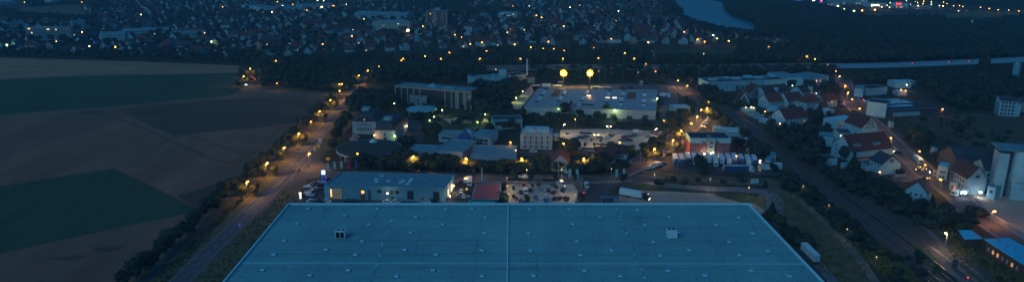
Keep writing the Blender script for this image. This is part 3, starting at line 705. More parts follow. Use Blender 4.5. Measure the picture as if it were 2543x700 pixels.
# disc canopy
def disc_roof(name, label, px, py, rad, z, mroof, mrim, cone=0, cols=8, thick=.5, inner=None):
    p = G(px, py, z); en = empty(name, (p.x, p.y, 0)); N = 28
    mb = MB(); ring = [(math.cos(2*math.pi*k/N)*rad, math.sin(2*math.pi*k/N)*rad) for k in range(N)]
    mb.add([(x,y,z) for x,y in ring]+[(0,0,z+cone)], [(k,(k+1) % N,N) for k in range(N)]+[tuple(range(N-1,-1,-1))]); ro = mb.build('roof', mroof, en)
    mb = MB(); vs = []
    for x, y in ring: f = (rad+.35)/rad; vs += [(x,y,z-thick),(x*f,y*f,z-thick),(x*f,y*f,z+.1),(x,y,z+.1)]
    mb.add(vs, [(4*k+a,4*((k+1) % N)+a,4*((k+1) % N)+(a+1) % 4,4*k+(a+1) % 4) for k in range(N) for a in range(4)]); mb.build('rim', mrim, en)
    mb = MB()
    if inner: mb.prism([(x*inner,y*inner) for x,y in ring], 0, z-.02); mb.build('wall', M_WALL['dark'], en)
    for k in range(cols):
        t_ = 2*math.pi*(k+.5)/cols; c_ = MB(); c_.cyl((math.cos(t_)*rad*.9, math.sin(t_)*rad*.9, 0), (math.cos(t_)*rad*.9, math.sin(t_)*rad*.9, z-.02), .25, n=6); c_.build('column', M_WALL['white'], en)
    tag(en, label, 'building'); OCC.append((p.x, p.y, rad)); return en, ro
disc_roof('round_canopy', 'pale round disc canopy in front of the dark finned office', 1047, 270, 11.5, 4.5, mat('canopy_roof', (.16,.42,.44), .6, .15, .3), M_STEEL, 1.2, 6)
en, ro = disc_roof('round_pavilion', 'large round pavilion with dark flat roof and pale rim by the main road', 917, 367, 19.5, 5.5, mat('dark_round_roof', (.05,.055,.05), .9, .3, .4), M_WALL['bluegrey'], .8, 12, .8, .8)
mb = MB(); N = 12; mb.add([(math.cos(2*math.pi*k/N)*3.0, math.sin(2*math.pi*k/N)*3.0+13, 5.6) for k in range(N)]+[(0,13,8.0)], [(k,(k+1) % N,N) for k in range(N)]); mb.build('glass_cone', mat('cone_glass', (.28,.66,.66), .3, .1), ro)

# --- white complex with dark hipped roofs
e = Bld('white_apartment_house', 'white three storey block with dark hipped roof, behind its twin left of the lawn', 'apartment building', (876,332), (935,334), 22, 9.0, 'tan', 'slate', 'mansard', 4.0, wallm=M_WALL['grey'])
e.win('front', 6, 1, 3.0, 3, .9, 1.1, 3, fr=M_FRAMED); e.win('front', 6, 1, 6.2, 3, 1.1, 1.1, 3); 
for k in range(5): mb = MB(); x = e.L*(.25+.14*k); mb.box(x-.7,x+.7,-.3,1.2,9.6,11.0,0); mb.box(x-.5,x+.5,-.34,-.301,9.8,10.8,1); mb.build('dormer', [M_ROOF['slate'], M_LITD if k in (2,) else M_GLASS], e.roof)
mb = MB(); mb.box(3,8,12,18,10,15.5); e.part('stair_tower', mb, M_WALL['bluegrey'])
e = Bld('white_apartment_house', 'white block with dark roof and orange-lit eave, nearest the round pavilion', 'apartment building', (932,355), (981,357), 30, 9.0, 'grey', 'slate', 'mansard', 3.6)
e.win('front', 2, 1, 2.2, 3, .8, 2.0, 5.5, fr=M_FRAMED); e.win('front', 1, 2, 2, 3.2, .8, 1.6, 4, fr=M_FRAMED); e.win('right', 9, 3, 1.2, 2.7, .9, 1.4, 1.5)
mb = MB(); mb.box(e.L+.1, e.L+.5, 2, 28, 9.3, 11.2, 0); mb.build('dormer_strip', mat('copper_dormer', (.35,.12,.05), .7, .2, .5), e.roof)
mb = MB(); mb.box(3,8,10,15,10,15); e.part('stair_tower', mb, M_WALL['bluegrey'])

# --- row of pale flat halls along the street
for nm, lab, A, B, dp, h, wl in (
 ('supermarket', 'low pale hall with two-level flat roof, left of its wider neighbour on the street', (1080,394), (1149,400), 27, 5.2, 'grey'),
 ('supermarket_annex', 'lowest flat-roofed annex left of the pale street hall', (1010,392), (1079,396), 16, 4.0, 'grey')):
    e = Bld(nm, lab, 'commercial building', A, B, dp, h, wl, 'felt', par=.3)
    e.win('front', 5, 1, 1.2, 3, 2.4, 1.6, 2, fr=M_FRAMED)
e = Bld('open_workshop', 'wide flat-roofed hall with dark open bays and pale columns along the street', 'commercial building', (1166,418), (1281,419), 31, 5.0, 'tan', 'felt', par=.3)
mb = MB(); mb.box(2, e.L-2, -.06, .01, .1, 3.6); e.part('open_bay_shade', mb, M_BLACK)  # flat black panel, its colour stands in for the shade inside the bays
for k in range(4): mb = MB(); x = 2+(e.L-4)*k/3; mb.box(x-.35,x+.35,-.6,-.07,0,3.8); e.part('column', mb, M_WALL['cream'])
mb = MB(); mb.box(-.2, e.L+.2, -.9, -.05, 3.8, 5.3); e.part('fascia', mb, M_WALL['tan'])
mb = MB(); mb.box(e.L*.46,e.L*.49,2,26,5.002,5.35); mb.build('roof_duct', M_STEEL, e.roof)
e = Bld('company_office', 'long white office with grey roof and blue gabled entrance', 'office building', (1090,352), (1172,356), 13, 4.6, 'white', 'felt', 'hip', 2.0, .8)
e.win('front', 8, 1, 2.2, 3, 2.6, 1.0, 2, fr=M_FRAMED)
x = e.L*.78; mb = MB(); mb.add([(x-4.5,-1.5,0),(x+4.5,-1.5,0),(x+4.5,-1.5,4.2),(x,-1.5,8.6),(x-4.5,-1.5,4.2),(x-4.5,9,0),(x+4.5,9,0),(x+4.5,9,4.2),(x,9,8.6),(x-4.5,9,4.2)], [(0,1,2,3,4),(9,8,7,6,5),(0,4,9,5),(1,6,7,2),(4,3,8,9),(3,2,7,8)]); e.part('entrance_gable', mb, mat('blue_gable', (.04,.10,.30), .4, .1))
mb = MB(); mb.add([(x+1,1,8.0),(x+4.0,1,5.0),(x+4.0,7,5.0),(x+1,7,8.0),(x+1.1,1,8.2),(x+4.1,1,5.2),(x+4.1,7,5.2),(x+1.1,7,8.2)], [(4,5,6,7),(3,2,1,0),(0,1,5,4),(1,2,6,5),(2,3,7,6),(3,0,4,7)]); e.part('glass_skylight', mb, mat('skylight_pale', (.35,.62,.68), .3, 0))
e = Bld('company_office', 'right wing of the white office, grey hipped roof over two floors', 'office building', (1173,361), (1218,364), 20, 5.6, 'white', 'felt', 'hip', 1.6, .8)
e.win('front', 3, 2, .6, 2.5, 2.4, 1.4, 1.5, fr=M_FRAMED)
e = Bld('flat_villa', 'white box-shaped flat-roofed house with one wide dark window, half behind trees', 'house', (1223,322), (1297,320), 12, 6.8, 'white', 'slate', par=.3)
mb = MB(); mb.box(2, 7.5, -.08, .01, 3.0, 5.6); e.part('wide_window', mb, M_GLASS); mb = MB(); mb.box(-.4, e.L+.4, -.7, -.01, 5.9, 6.9); e.part('balcony_band', mb, M_WALL['bluegrey'])
# ornate white villa
e = Bld('ornate_villa', 'pale three storey building with rounded gables and flat roof on the street corner', 'office building', (1292,370), (1371,372), 15, 9.6, 'grey', 'white', par=.5)
for (x0, wd_) in ((.15,.2),(.5,.24),(.85,.2)):
    x = e.L*x0; ww = e.L*wd_/2; N = 12; mb = MB(); pts_ = [(x-ww, 9.4)]+[(x-ww*math.cos(math.pi*k/N)*.8, 10.0+math.sin(math.pi*k/N)*2.3) for k in range(N+1)]+[(x+ww, 9.4)]
    n_ = len(pts_); mb.add([(px_,-.5,z_) for px_,z_ in pts_]+[(px_,.35,z_) for px_,z_ in pts_], [tuple(range(n_-1,-1,-1)), tuple(range(n_,2*n_))]+[(k,(k+1) % n_,n_+(k+1) % n_,n_+k) for k in range(n_)]); e.part('rounded_gable', mb, M_WALL['grey'])
e.win('front', 5, 3, 1.0, 3.0, .8, 1.5, 1.2, fr=M_FRAMED); e.win('right', 3, 3, 1.0, 3.0, .8, 1.5, 1.5, fr=M_FRAMED)
mb = MB(); mb.box(e.L*.12, e.L*.88, 4, 12, 9.7, 12.2); e.part('roof_storey', mb, M_ROOF['white'])
e.roofbox(e.L*.4,e.L*.44,4.0,5,.9,'roof_hatch',M_BLACK,12.3)

# --- retail warehouse under the floodlights
RZ = 6.6
r0 = [G(1302,264,RZ), G(1629,276,RZ), G(1632,224,RZ), G(1337,221,RZ)]
RW = empty('retail_hall', (r0[0].x, r0[0].y, 0)); O2 = Matrix.Translation(-RW.location)
mb = MB(); mb.prism([(p.x,p.y) for p in r0], 0, RZ-.2, M=O2); mb.build('wall', mat('retail_wall', (.42,.46,.44), .8, .15, .15), RW)
rc = sum(r0, Vector())/4
mb = MB(); mb.prism([((p.x-rc.x)*.995+rc.x, (p.y-rc.y)*.99+rc.y) for p in r0], RZ-.2, RZ, M=O2); RR = mb.build('roof', M_ROOF['retail'], RW)
mb = MB(); 
for i in range(4): bar(mb, r0[i], r0[(i+1) % 4], .5, RZ-.199, RZ+.3+.002*i, O2)
mb.build('parapet', M_STEEL, RW)
for k in range(6): p = rc.lerp(r0[0], .9).lerp(r0[1], .0); 
for k in range(8):
    p = r0[0].lerp(r0[1], (k+.6)/8.2); mb = MB(); d_ = (r0[1]-r0[0]).normalized(); M_ = O2 @ Matrix.Translation((p.x,p.y,0)) @ Matrix.Rotation(math.atan2(d_.y,d_.x),4,'Z'); mb.box(-2,2,-.3,-.01,.1,3.4 if k % 2 else 2.2,0,M_); mb.build('loading_door', M_FRAMED if k % 2 else M_GLASS, RW)
for k in range(4): 
    p = [G(1366+k*0,222,RZ)][0]
mb = MB()
pz = [G(1378,222,RZ),G(1394,222,RZ),G(1386,240,RZ),G(1366,240,RZ)]; mb.prism([(p.x,p.y) for p in pz], RZ+.003, RZ+.03, M=O2); pz = [G(1560,229,RZ),G(1580,229,RZ),G(1578,246,RZ),G(1555,246,RZ)]; mb.prism([(p.x,p.y) for p in pz], RZ+.003, RZ+.03, M=O2)
mb.build('brown_roof_patch', mat('rusty_roof_patch', (.22,.09,.05), .9, .2, .2), RR)
M_RL = mat('ridge_skylight', (.45,.66,.72), .4, .1)
for (xa, ya, xb, yb, n_) in ((1357,223,1334,253,7),(1408,223,1388,252,7),(1462,223,1438,262,9),(1514,227,1506,256,7),(1549,226,1541,260,8),(1601,230,1598,262,8)):
    for k in range(n_):
        p = G(xa+(xb-xa)*k/(n_-1), ya+(yb-ya)*k/(n_-1), RZ); mb = MB(); mb.box(p.x-1.4,p.x+1.4,p.y-.9,p.y+.9,RZ+.002,RZ+.9,0,O2); mb.build('skylight', M_RL if k % 3 else M_WALL['dark'], RR)
for (x, y) in ((1509,244),(1526,244),(1462,239)): p = G(x,y,RZ); mb = MB(); mb.box(p.x-1.6,p.x+1.6,p.y-.5,p.y+.5,RZ+.002,RZ+.7,0,O2); mb.build('lit_skylight', M_LITW, RR)
for p in r0: OCC.append((p.x*.5+rc.x*.5, p.y*.5+rc.y*.5, 34))
OCC.append((rc.x, rc.y, 45)); OCC.append((rc.x-40, rc.y-8, 28)); OCC.append((rc.x+45, rc.y-8, 28))
tag(RW, 'sprawling flat grey hall with rows of skylights under the yellow floodlights', 'industrial hall')
e = Bld('small_depot', 'small pale flat-roofed depot with bright blue-white roof right of the skylight hall', 'building', (1674,283), (1713,281), 9, 5, 'grey', 'metal', par=.2)
e = Bld('timbered_house', 'white half-timbered gable house in front of the skylight hall', 'house', (1412,288), (1429,288), 12, 3.0, 'white', 'darkred', 'gable_y', 7.5)
tm = MB()
for (x0,z0,x1,z1) in ((0,3,e.L,3),(1.4,5.3,e.L-1.4,5.3),(e.L/2,0,e.L/2,10),(1,3,e.L/2,7.5),(e.L-1,3,e.L/2,7.5),(.2,0,.2,3),(e.L-.2,0,e.L-.2,3)): tm.cyl((x0,-.08,z0),(x1,-.08,z1),.14,n=4)
e.part('timber_frame', tm, M_BLACK)
e = Bld('barn', 'dark red roofed barn beside the half-timbered gable house', 'barn', (1432,284), (1469,287), 12, 3.6, 'dark', 'darkred', 'gable_x', 3.5)
# mid red roofs on the street
e = Bld('gabled_house', 'grey-walled gable house with dark red roof between street trees', 'house', (1367,425), (1414,426), 16, 4.5, 'cream', 'darkred', 'gable_y', 5.5)
e.win('front', 3, 1, 1.2, 3, 1, 1.3, 1.5); mb = MB(); mb.box(e.L*.75,e.L+2,-3,-.01,0,2.6); e.part('porch', mb, M_WALL['white'])
e = Bld('long_house', 'long low house with broad dark red roof below the lamp-lit car park', 'house', (1478,405), (1528,406), 15, 3.6, 'grey', 'darkred', 'gable_x', 4.5, chim=1)
e.win('front', 4, 1, 1, 3, 1.1, 1.3)
e = Bld('long_house', 'smaller dark red roofed house with pale front right of the long low one', 'house', (1530,394), (1556,396), 12, 3.4, 'white', 'darkred', 'gable_x', 3.6)
e.win('front', 3, 1, 1, 3, 1.0, 1.3)

# --- red and grey office by the lorry park
e = Bld('red_office', 'four storey red office block with grey centre bay behind parked lorries', 'office building', (1712,389), (1811,390), 15, 13.2, 'red', 'slate', par=.3)
mb = MB(); mb.box(-.15, e.L*.4, -.15, .3, 10.2, 13.9); mb.box(e.L*.6, e.L+.15, -.15, .3, 10.2, 13.9); mb.box(-.15, .2, .302, e.D+.1, 10.2, 13.9); mb.box(e.L-.2, e.L+.15, .302, e.D+.1, 10.2, 13.9); e.part('grey_top_storey', mb, M_WALL['white'])
mb = MB(); mb.box(e.L*.42, e.L*.60, -1.6, 2, 0, 13.8); e.part('grey_centre_bay', mb, M_WALL['cream'])
for j in range(4):
    for i, fx in enumerate((.07,.2,.33,.68,.82,.94)):
        if j == 3 and i in (0,1,4,5): continue
        o = link('window', window_mesh(1.8, 1.3, M_FRAME, M_LITD if (i, j) == (9, 9) else M_GLASS), e.e); reg(o); o.location = (e.L*fx, -.16 if j == 3 else -.002, 1.2+j*3.0)
    o = link('window', window_mesh(1.6, 1.2, M_FRAME, M_GLASS), e.e); reg(o); o.location = (e.L*.51, -1.602, 1.0+j*3.1)
e.roofbox(e.L*.45,e.L*.53,3,6,1.2,'lift_housing'); e.win('right', 3, 4, 1.2, 3, 1.4, 1.2, 2)

bpy.data.objects[e.e.name].scale = (1, 1, .86)
# --- sheds and carports behind the red office
for lab, A, B, dp, h, rf in (
 ('pale blue carport roof nearest the red office', (1772,330), (1842,332), 5, 3.0, 'metal'), ('short blue-roofed shed at the right of the back yard', (1806,338), (1842,340), 7, 3.0, 'metal'),
 ('small white-roofed shed at the far right corner of the back yard', (1843,356), (1865,360), 5, 3.0, 'white')):
    Bld('carport', lab, 'carport', A, B, dp, h, 'bluegrey', rf, par=.08)
# site office cabins right of lorry row
for k, (A, B, dp, lab) in enumerate((((1898,418),(1912,420),9,'tall narrow grey site cabin at the end of the lorry row'), ((1913,408),(1925,409),8,'second grey site cabin behind the narrow one'))):
    Bld('site_cabin', lab, 'cabin', A, B, dp, 5.2, 'grey', 'felt', par=.1)

# --- long white factory top right
e = Bld('white_factory', 'long white flat-roofed factory front left of its glazed entrance hall', 'factory', (1758,229), (1951,221), 20, 8.4, 'white', 'slate', par=.6)
for k in range(11): mb = MB(); x = e.L*(k+.5)/11; mb.box(x-.15,x+.15,-.25,-.01,0,8.2); e.part('pilaster', mb, M_WALL['bluegrey'])
e.win('front', 16, 1, 1.2, 3, 2.2, 3.4, 26, 2, fr=M_FRAME); 
for k in range(9): x = e.L*(.08+.1*k); e.roofbox(x, x+7, 8+(k % 3)*3, 14+(k % 3)*3, 1.2+.5*(k % 2), 'plant_box', [M_WALL['white'], M_ROOF['felt'], M_ROOF['metal']][k % 3])
e = Bld('glazed_hall', 'factory entrance hall with wide white portal frame and lit windows', 'factory', (1950,220), (1990,218), 30, 9.4, 'bluegrey', 'felt', par=.3)
mb = MB(); mb.box(.5,e.L-.5,-.08,.01,1,8); e.part('glass_front', mb, M_GLASS); mb = MB(); mb.box(0,e.L,-.9,-.1,8,9.5); mb.box(0,.8,-.9,-.1,0,7.99); mb.box(e.L-.8,e.L,-.9,-.1,0,7.99); e.part('portal_frame', mb, M_ROOF['white'])
e = Bld('white_factory', 'right end wing of the white factory with two rows of windows', 'factory', (1992,222), (2056,213), 24, 8.8, 'white', 'felt', par=.4)
e.win('front', 8, 2, 1.5, 3.4, 1.6, 1.8, 12, 3, lit=.08)

# --- white villa with red tower etc. behind the dark office
e = Bld('white_office', 'white office with six small square windows below the motorway', 'office building', (1270,214), (1306,211), 16, 9.5, 'cream', 'slate', par=.4)
e.win('front', 3, 2, 2.8, 3.4, 1.4, 1.6, 4, fr=M_FRAMED); 
e = Bld('white_office', 'stepped white block with square stair tower left of the six-window office', 'office building', (1226,212), (1258,211), 14, 8.0, 'white', 'felt', par=.3)
mb = MB(); mb.box(e.L*.5,e.L*1.0,-.5,8,0,13.5); e.part('stair_tower', mb, M_WALL['white'])
e = Bld('long_office_wing', 'long low white wing behind trees right of the dark office', 'building', (1165,212), (1226,210), 12, 7.0, 'white', 'felt', par=.3)
e = Bld('brick_workshop', 'dark red roofed workshop right of the six-window office', 'building', (1307,208), (1328,207), 14, 6.0, 'bluegrey', 'darkred', 'gable_x', 3.0)
mb = MB(); mb.cyl((0,0,0),(0,0,22),.9,.7,10,0); mb.cyl((0,0,22.01),(0,0,22.6),.8,.8,10,0)
o = mb.build('chimney_stack', M_ROOF['white']); p = G(1309,206); o.location = p; tag(o, 'slim pale chimney stack in front of the motorway', 'chimney')

# --- right-hand houses (picture-left to right)
HS = [
 ('white A-frame gable house with big glazed front at the left end of the red roofs', (1832,262),(1861,262),12,3.0,'white','darkred','gable_y',8.0),
 ('tan gable house with dark red roof right of the white A-frame', (1862,244),(1890,244),14,5.0,'tan','darkred','gable_y',6.0),
 ('long white house with dark roof and one round-topped dormer, behind the bright red roofs', (1899,248),(1958,240),12,5.5,'white','brown','gable_x',4.5),
 ('white gable house with brown roof, back row right of the long dormer house', (1991,246),(2036,238),12,5.5,'white','brown','gable_x',4.5),
 ('white house with bright red half-hipped roof, leftmost of the front row', (1906,271),(1943,268),12,6.0,'white','redtile','gable_x',5.0),
 ('white house with bright red roof, second from left in the front row', (1955,270),(1994,266),12,6.0,'white','redtile','gable_x',5.5),
 ('white house with bright red hipped roof, third from left in the front row', (2001,275),(2040,268),12,6.0,'white','redtile','hip',5.0),
 ('white house with red roof nearest the lamp-lit street, end of the front row', (2044,268),(2077,264),10,5.5,'white','redtile','gable_x',4.5),
 ('large white house with very broad dark red roof beside the railway trees', (1948,312),(2004,306),14,5.0,'white','darkred','gable_x',6.0),
 ('small white bungalow with red roof right of the hipped one', (2042,276),(2058,273),8,3.2,'white','redtile','gable_x',2.5),
]
for lab, A, B, dp, h, wl, rf, rt, rh in HS:
    e = Bld('detached_house', lab, 'house', A, B, dp, h, wl, rf, rt, rh, chim=1, group='houses by the railway')
    fl = 2 if h > 4.5 else 1
    e.win('front', max(2, int(e.L/3.4)), fl, 1.0, 2.7, 1.1, 1.3, 1, lit=.06); e.win('left', 3, fl, 1.0, 2.7, 1.0, 1.2, 1.5)
    if 'dormer' in lab: mb = MB(); mb.box(e.L*.5-1.2,e.L*.5+1.2,-.3,3,5.5,9.0); mb.build('dormer', M_WALL['white'], e.roof)
    if 'A-frame' in lab: mb = MB(); mb.add([(1.5,-.06,.5),(e.L-1.5,-.06,.5),(e.L-2.6,-.06,4.5),(e.L/2,-.06,8.6),(2.6,-.06,4.5)], [(0,1,2,3,4)]); [mb.box(e.L*f-.12,e.L*f+.12,-.16,-.07,.5,8-abs(f-.5)*14,1) for f in (.35,.5,.65)]; mb.build('glazed_gable', [M_GLASS, M_WALL['white']], e.e)
SH = [('long narrow shed with pale blue roof under two yellow lamps by the railway',(1842,279),(1877,279),5),('low shed with dark roof second down from the railway lamps',(1858,290),(1885,291),5),
 ('flat pale-roofed garage, third down the slope beside the railway',(1870,296),(1897,298),5),('flat blue-roofed garage, lowest of the railway sheds',(1884,305),(1910,309),6),
 ('bright blue-white roofed workshop next to a lamp, left of the broad red roof',(1904,277),(1932,279),9),('small white shed with open front below the bright workshop roof',(1913,303),(1934,304),8),
 ('white cube garage with wall lamp left of the broad red roofed house',(1924,313),(1948,312),9),('slanted white carport roof beside the conifer',(2050,286),(2072,281),7),
 ('small shed under the trees below the broad red roof',(1950,320),(1968,318),5)]
for k, (lab, A, B, dp) in enumerate(SH): Bld('garden_shed', lab, 'shed', A, B, dp, 2.8, ['bluegrey','white','grey'][k % 3], ['metal','slate','felt','metal','metal','slate','metal','white','felt'][k], par=.1, group='sheds by the railway')

# street block (right)
e = Bld('corner_shop', 'low shop with large pale blue slanted roof on the lamp-lit street', 'shop', (2076,321), (2130,314), 12, 5.5, 'white', 'metal', par=.2); e.win('front', 4, 1, 1, 3, 2, 1.5)
e = Bld('apartment_house', 'tall white four storey house with two lit attic windows', 'apartment building', (2077,378), (2112,380), 14, 12.0, 'white', 'slate', par=.4)
e.win('front', 3, 3, 1.2, 2.8, 1.2, 1.3, 1, fr=M_FRAMED)
for fx in (.2,.7): o = link('window', window_mesh(1.4, 1.6, M_FRAME, M_LITW), e.e); reg(o); o.location = (e.L*fx, -.002, 9.6)
e.win('left', 3, 3, 1.2, 2.8, 1.1, 1.2, 2)
e = Bld('gable_apartment', 'white half-timbered gable with dark red roof beside the street lamp', 'apartment building', (2136,352), (2176,350), 18, 9.5, 'white', 'darkred', 'gable_y', 7)
tm = MB()
for z0, i_ in ((9.5,.4),(12,3),(14,4.8)): tm.cyl((i_,-.08,z0),(e.L-i_,-.08,z0),.15,n=4)
for fx in (.3,.4,.5,.6,.7): tm.cyl((e.L*fx,-.08,9.5),(e.L*fx,-.08,14),.13,n=4)
e.part('timber_frame', tm, M_WALL['dark'])
e = Bld('inn', 'long inn with huge dark red roof and pale walls on the street bend', 'building', (2112,402), (2212,392), 17, 6.5, 'white', 'darkred', 'gable_x', 8.0, chim=1)
e.win('front', 5, 1, 1.0, 3, 2.6, 1.6, 2, 14, gl=M_WALL['brick']); e.win('left', 3, 3, 1, 2.8, 1, 1.3, 2)
for fx in (.1,.58): mb = MB(); mb.box(e.L*fx,e.L*(fx+.16),1.6,4.6,8.6,10.0); mb.build('shed_dormer', M_ROOF['felt'], e.roof)
e = Bld('white_gable_house', 'white house with dark gable roof alone by the street corner', 'house', (2186,434), (2233,432), 11, 6.2, 'white', 'slate', 'gable_y', 4.6)
mb = MB(); mb.box(e.L*.42,e.L*.62,-.08,.01,7.2,9.0); e.part('window', mb, M_FRAMED); e.win('left', 3, 2, 1, 2.7, 1, 1.2)
e = Bld('hidden_house', 'pale gable house with dark roof half hidden by black trees below the corner', 'house', (2246,497), (2298,508), 11, 6.0, 'white', 'slate', 'gable_y', 5.0)
e.win('front', 3, 2, 1, 2.7, 1, 1.2)
for lab, A, B, dp, h in (('flat dark-roofed extension with pale wall left of the tall white house',(2040,362),(2076,364),12,6.0),('low courtyard building with white front in the trees left of the inn',(2048,412),(2078,410),8,4.2),('small white garage below the four storey house',(2098,424),(2120,424),6,3.0),('flat-roofed annex left of the lone white gable house',(2150,424),(2184,424),6,3.2),('white shed with blue roof left of the courtyard building',(2030,400),(2046,402),5,3.0)):
    Bld('annex', lab, 'building', A, B, dp, h, random.choice(['white','grey']), random.choice(['felt','slate','metal']), par=.2)
# across the street
e = Bld('white_tower_block', 'windowless white box building with narrow grey side, beyond the lamp-lit street', 'building', (2150,287), (2198,293), 16, 10.5, 'white', 'slate', par=.4); e.win('left', 3, 3, 1.5, 3, 1.2, 1.4, 2, fr=M_FRAMED)
e = Bld('saw_roof_workshop', 'wide workshop with a row of pale roof lights', 'industrial hall', (2205,292), (2325,286), 34, 5.5, 'dark', 'slate', par=.3)
for k in range(6): mb = MB(); x = e.L*(.12+.12*k); mb.add([(x,20,5.6),(x+7,20,5.6),(x+5,27,6.4),(x-1,27,6.4),(x,20,5.5),(x+7,20,5.5),(x+7,27,5.5),(x-1,27,5.5)], [(0,1,2,3),(0,4,5,1),(1,5,6,2),(2,6,7,3),(3,7,4,0)]); mb.build('roof_light', M_ROOF['white'], e.roof)
mb = MB(); mb.box(2,e.L*.7,10,14,5.52,5.9); mb.build('pale_roof_strip', M_ROOF['metal'], e.roof); mb = MB(); mb.box(2,e.L*.8,30,32,5.52,6.6); mb.build('pale_roof_strip', M_ROOF['metal'], e.roof)
e.win('front', 8, 1, .8, 3, 3.2, 2.6, 4, e.L*.25, fr=M_FRAME, gl=mat('pale_blind', (.25,.42,.45), .7, .1))
e = Bld('dark_hall', 'dark brown roofed hall under a single orange lamp beyond the workshop', 'industrial hall', (2290,290), (2372,284), 22, 4.5, 'dark', 'brown', 'hip', 3)
e = Bld('apartment_cube', 'white four storey house with slanted dark roof, alone at the right edge', 'apartment building', (2478,287), (2520,290), 13, 11.8, 'white', 'slate', 'gable_x', 2.2)
e.win('front', 4, 4, 1.2, 2.8, 1.3, 1.4, .8, fr=M_FRAMED); e.win('left', 4, 3, 1.5, 2.8, 1.0, 1.4, 1, fr=M_FRAMED)
mb = MB(); mb.box(e.L,e.L+3,1,10,0,9.5); e.part('side_wing', mb, M_WALL['white'])
e = Bld('apartment_cube', 'partly visible tan house cut by the right edge beside the white four storey one', 'apartment building', (2534,278), (2562,280), 12, 8, 'tan', 'slate', 'gable_x', 3)
for lab, A, B, dp, h, rf in (('lit white shed with sloping roof behind the workshop',(2222,219),(2262,219),14,5,'white'),('small pale flat-roofed hut near two orange lamps',(2228,238),(2252,238),8,3.5,'metal'),
   ('pale roof deep in the dark trees at right, left of the tallest poplar',(2478,226),(2500,228),18,4,'metal'),('brown roofed row behind the white box building',(2154,238),(2202,234),14,6,'brown'),('white blocky house at the street bend right of the lamps',(2120,240),(2142,242),16,7,'felt'),('low hut with pale roof in front of the trees',(2255,214),(2275,212),10,4,'metal')):
    Bld('outbuilding', lab, 'building', A, B, dp, h, 'white' if 'lit' in lab or 'white' in lab else 'grey', rf, par=.2)
mb = MB(); mb.cyl((0,0,0),(0,0,16),3.2,n=14); mb.cyl((0,0,16.01),(0,0,18),3.3,1.5,14); o = mb.build('water_tank', M_WALL['bluegrey']); o.location = G(2519,202); tag(o, 'bluish round tank rising from dark trees near the right edge', 'tank')

# --- cement plant at the right edge
e = Bld('silo_plant', 'pale concrete silo plant with tall cylinders at the right edge', 'silo plant', (2470,495), (2594,507), 1, 5, 'concrete', 'metal')
for o in KIDS.pop(e.e.name, []): bpy.data.objects.remove(o)
OCC.append((e.c.x, e.c.y+8, 20))
mw = mat('silo_concrete', (.32,.50,.54), .85, .15, .15)
mb = MB(); mb.box(0, 4.2, 4, 14, 0, 30); e.part('hopper_tower', mb, mw)
for x_, r_, m_ in ((12,5.4,mw),(24,5.4,mw)):
    mb = MB(); mb.cyl((x_,7,16),(x_,7,32),r_,n=28); e.part('silo', mb, mat('silo_shell', (.30,.56,.62), .7, .12, .2)); mb = MB(); mb.cyl((x_,7,12.2),(x_,7,15.98),r_+.25,r_+.25,28); e.part('silo_ring', mb, mw)
mb = MB(); mb.box(7,17,2.5,12.5,0,12.18); mb.box(19,29,2.5,12.5,0,12.18); e.part('silo_base', mb, mw)
mb = MB(); mb.box(-1.0,32,3,17,32.3,33.2); e.part('top_gallery', mb, M_ROOF['felt'])
mb = MB(); [mb.cyl((12+5.5*math.sin(a_),7-5.5*math.cos(a_),12.3),(12+5.5*math.sin(a_),7-5.5*math.cos(a_),32.2),.12,n=5) for a_ in (-.1,.1,1.1)]; e.part('ladder', mb, M_STEEL)
mb = MB(); mb.box(17,20.5,-.5,1.5,22,24.5); mb.cyl((18.5,0,22),(24,-2,12),.6,n=8); e.part('filter_unit', mb, M_WALL['dark'])
mb = MB(); mb.box(4.4,6.4,9,12,12.2,31.5); e.part('stair_shaft', mb, M_WALL['concrete'])
e.e.scale = (1, 1, .78)
e = Bld('plant_office', 'small white plant hut with lit face left of the silos', 'building', (2448,492), (2468,497), 9, 6.5, 'white', 'felt', par=.2); e.win('front', 1, 1, 3.5, 3, 1.2, 1.2, fr=M_FRAMED)
e = Bld('mill_house', 'tall grey gable mill house with two white floodlights at its foot', 'house', (2396,484), (2443,485), 17, 9.0, 'grey', 'brown', 'gable_y', 6.2)
e.win('front', 2, 1, 9.6, 3, 1.3, 1.2, 4.2, fr=M_FRAMED); e.win('left', 5, 2, 3, 3, 1.0, 1.2, 2, fr=M_FRAMED)
e = Bld('mill_annex', 'white wall with dark windows between the mill house and the silos', 'building', (2440,470), (2470,472), 16, 10.5, 'white', 'slate', 'gable_x', 4)
e.win('front', 2, 2, 4.5, 3, 1.8, 1.5, 1, fr=M_FRAMED)
e = Bld('large_barn', 'large dark slate roofed barn behind the mill house', 'barn', (2378,432), (2462,434), 24, 6, 'dark', 'slate', 'gable_x', 7)
for lab, A, B, dp, h, wl, rf in (('narrow house with pale blue flat roof, left of the mill street row',(2325,444),(2350,448),9,7.5,'grey','metal'),('dark fronted house with pale blue roof edge next to the mill house',(2352,462),(2378,466),11,8,'dark','metal'),('small cream hut with lit doorway below the dark fronted house',(2356,470),(2376,474),5,4.0,'cream','felt'),('low brick wall house with orange lit panel on the mill street',(2315,436),(2334,442),4,3.0,'tan','felt')):
    b2 = Bld('street_house', lab, 'house', A, B, dp, h, wl, rf, par=.3, group='houses on the mill street'); b2.win('front', 2, 1 if h < 5 else 2, 1.0, 2.8, 1.1, 1.3, 1, lit=.2)
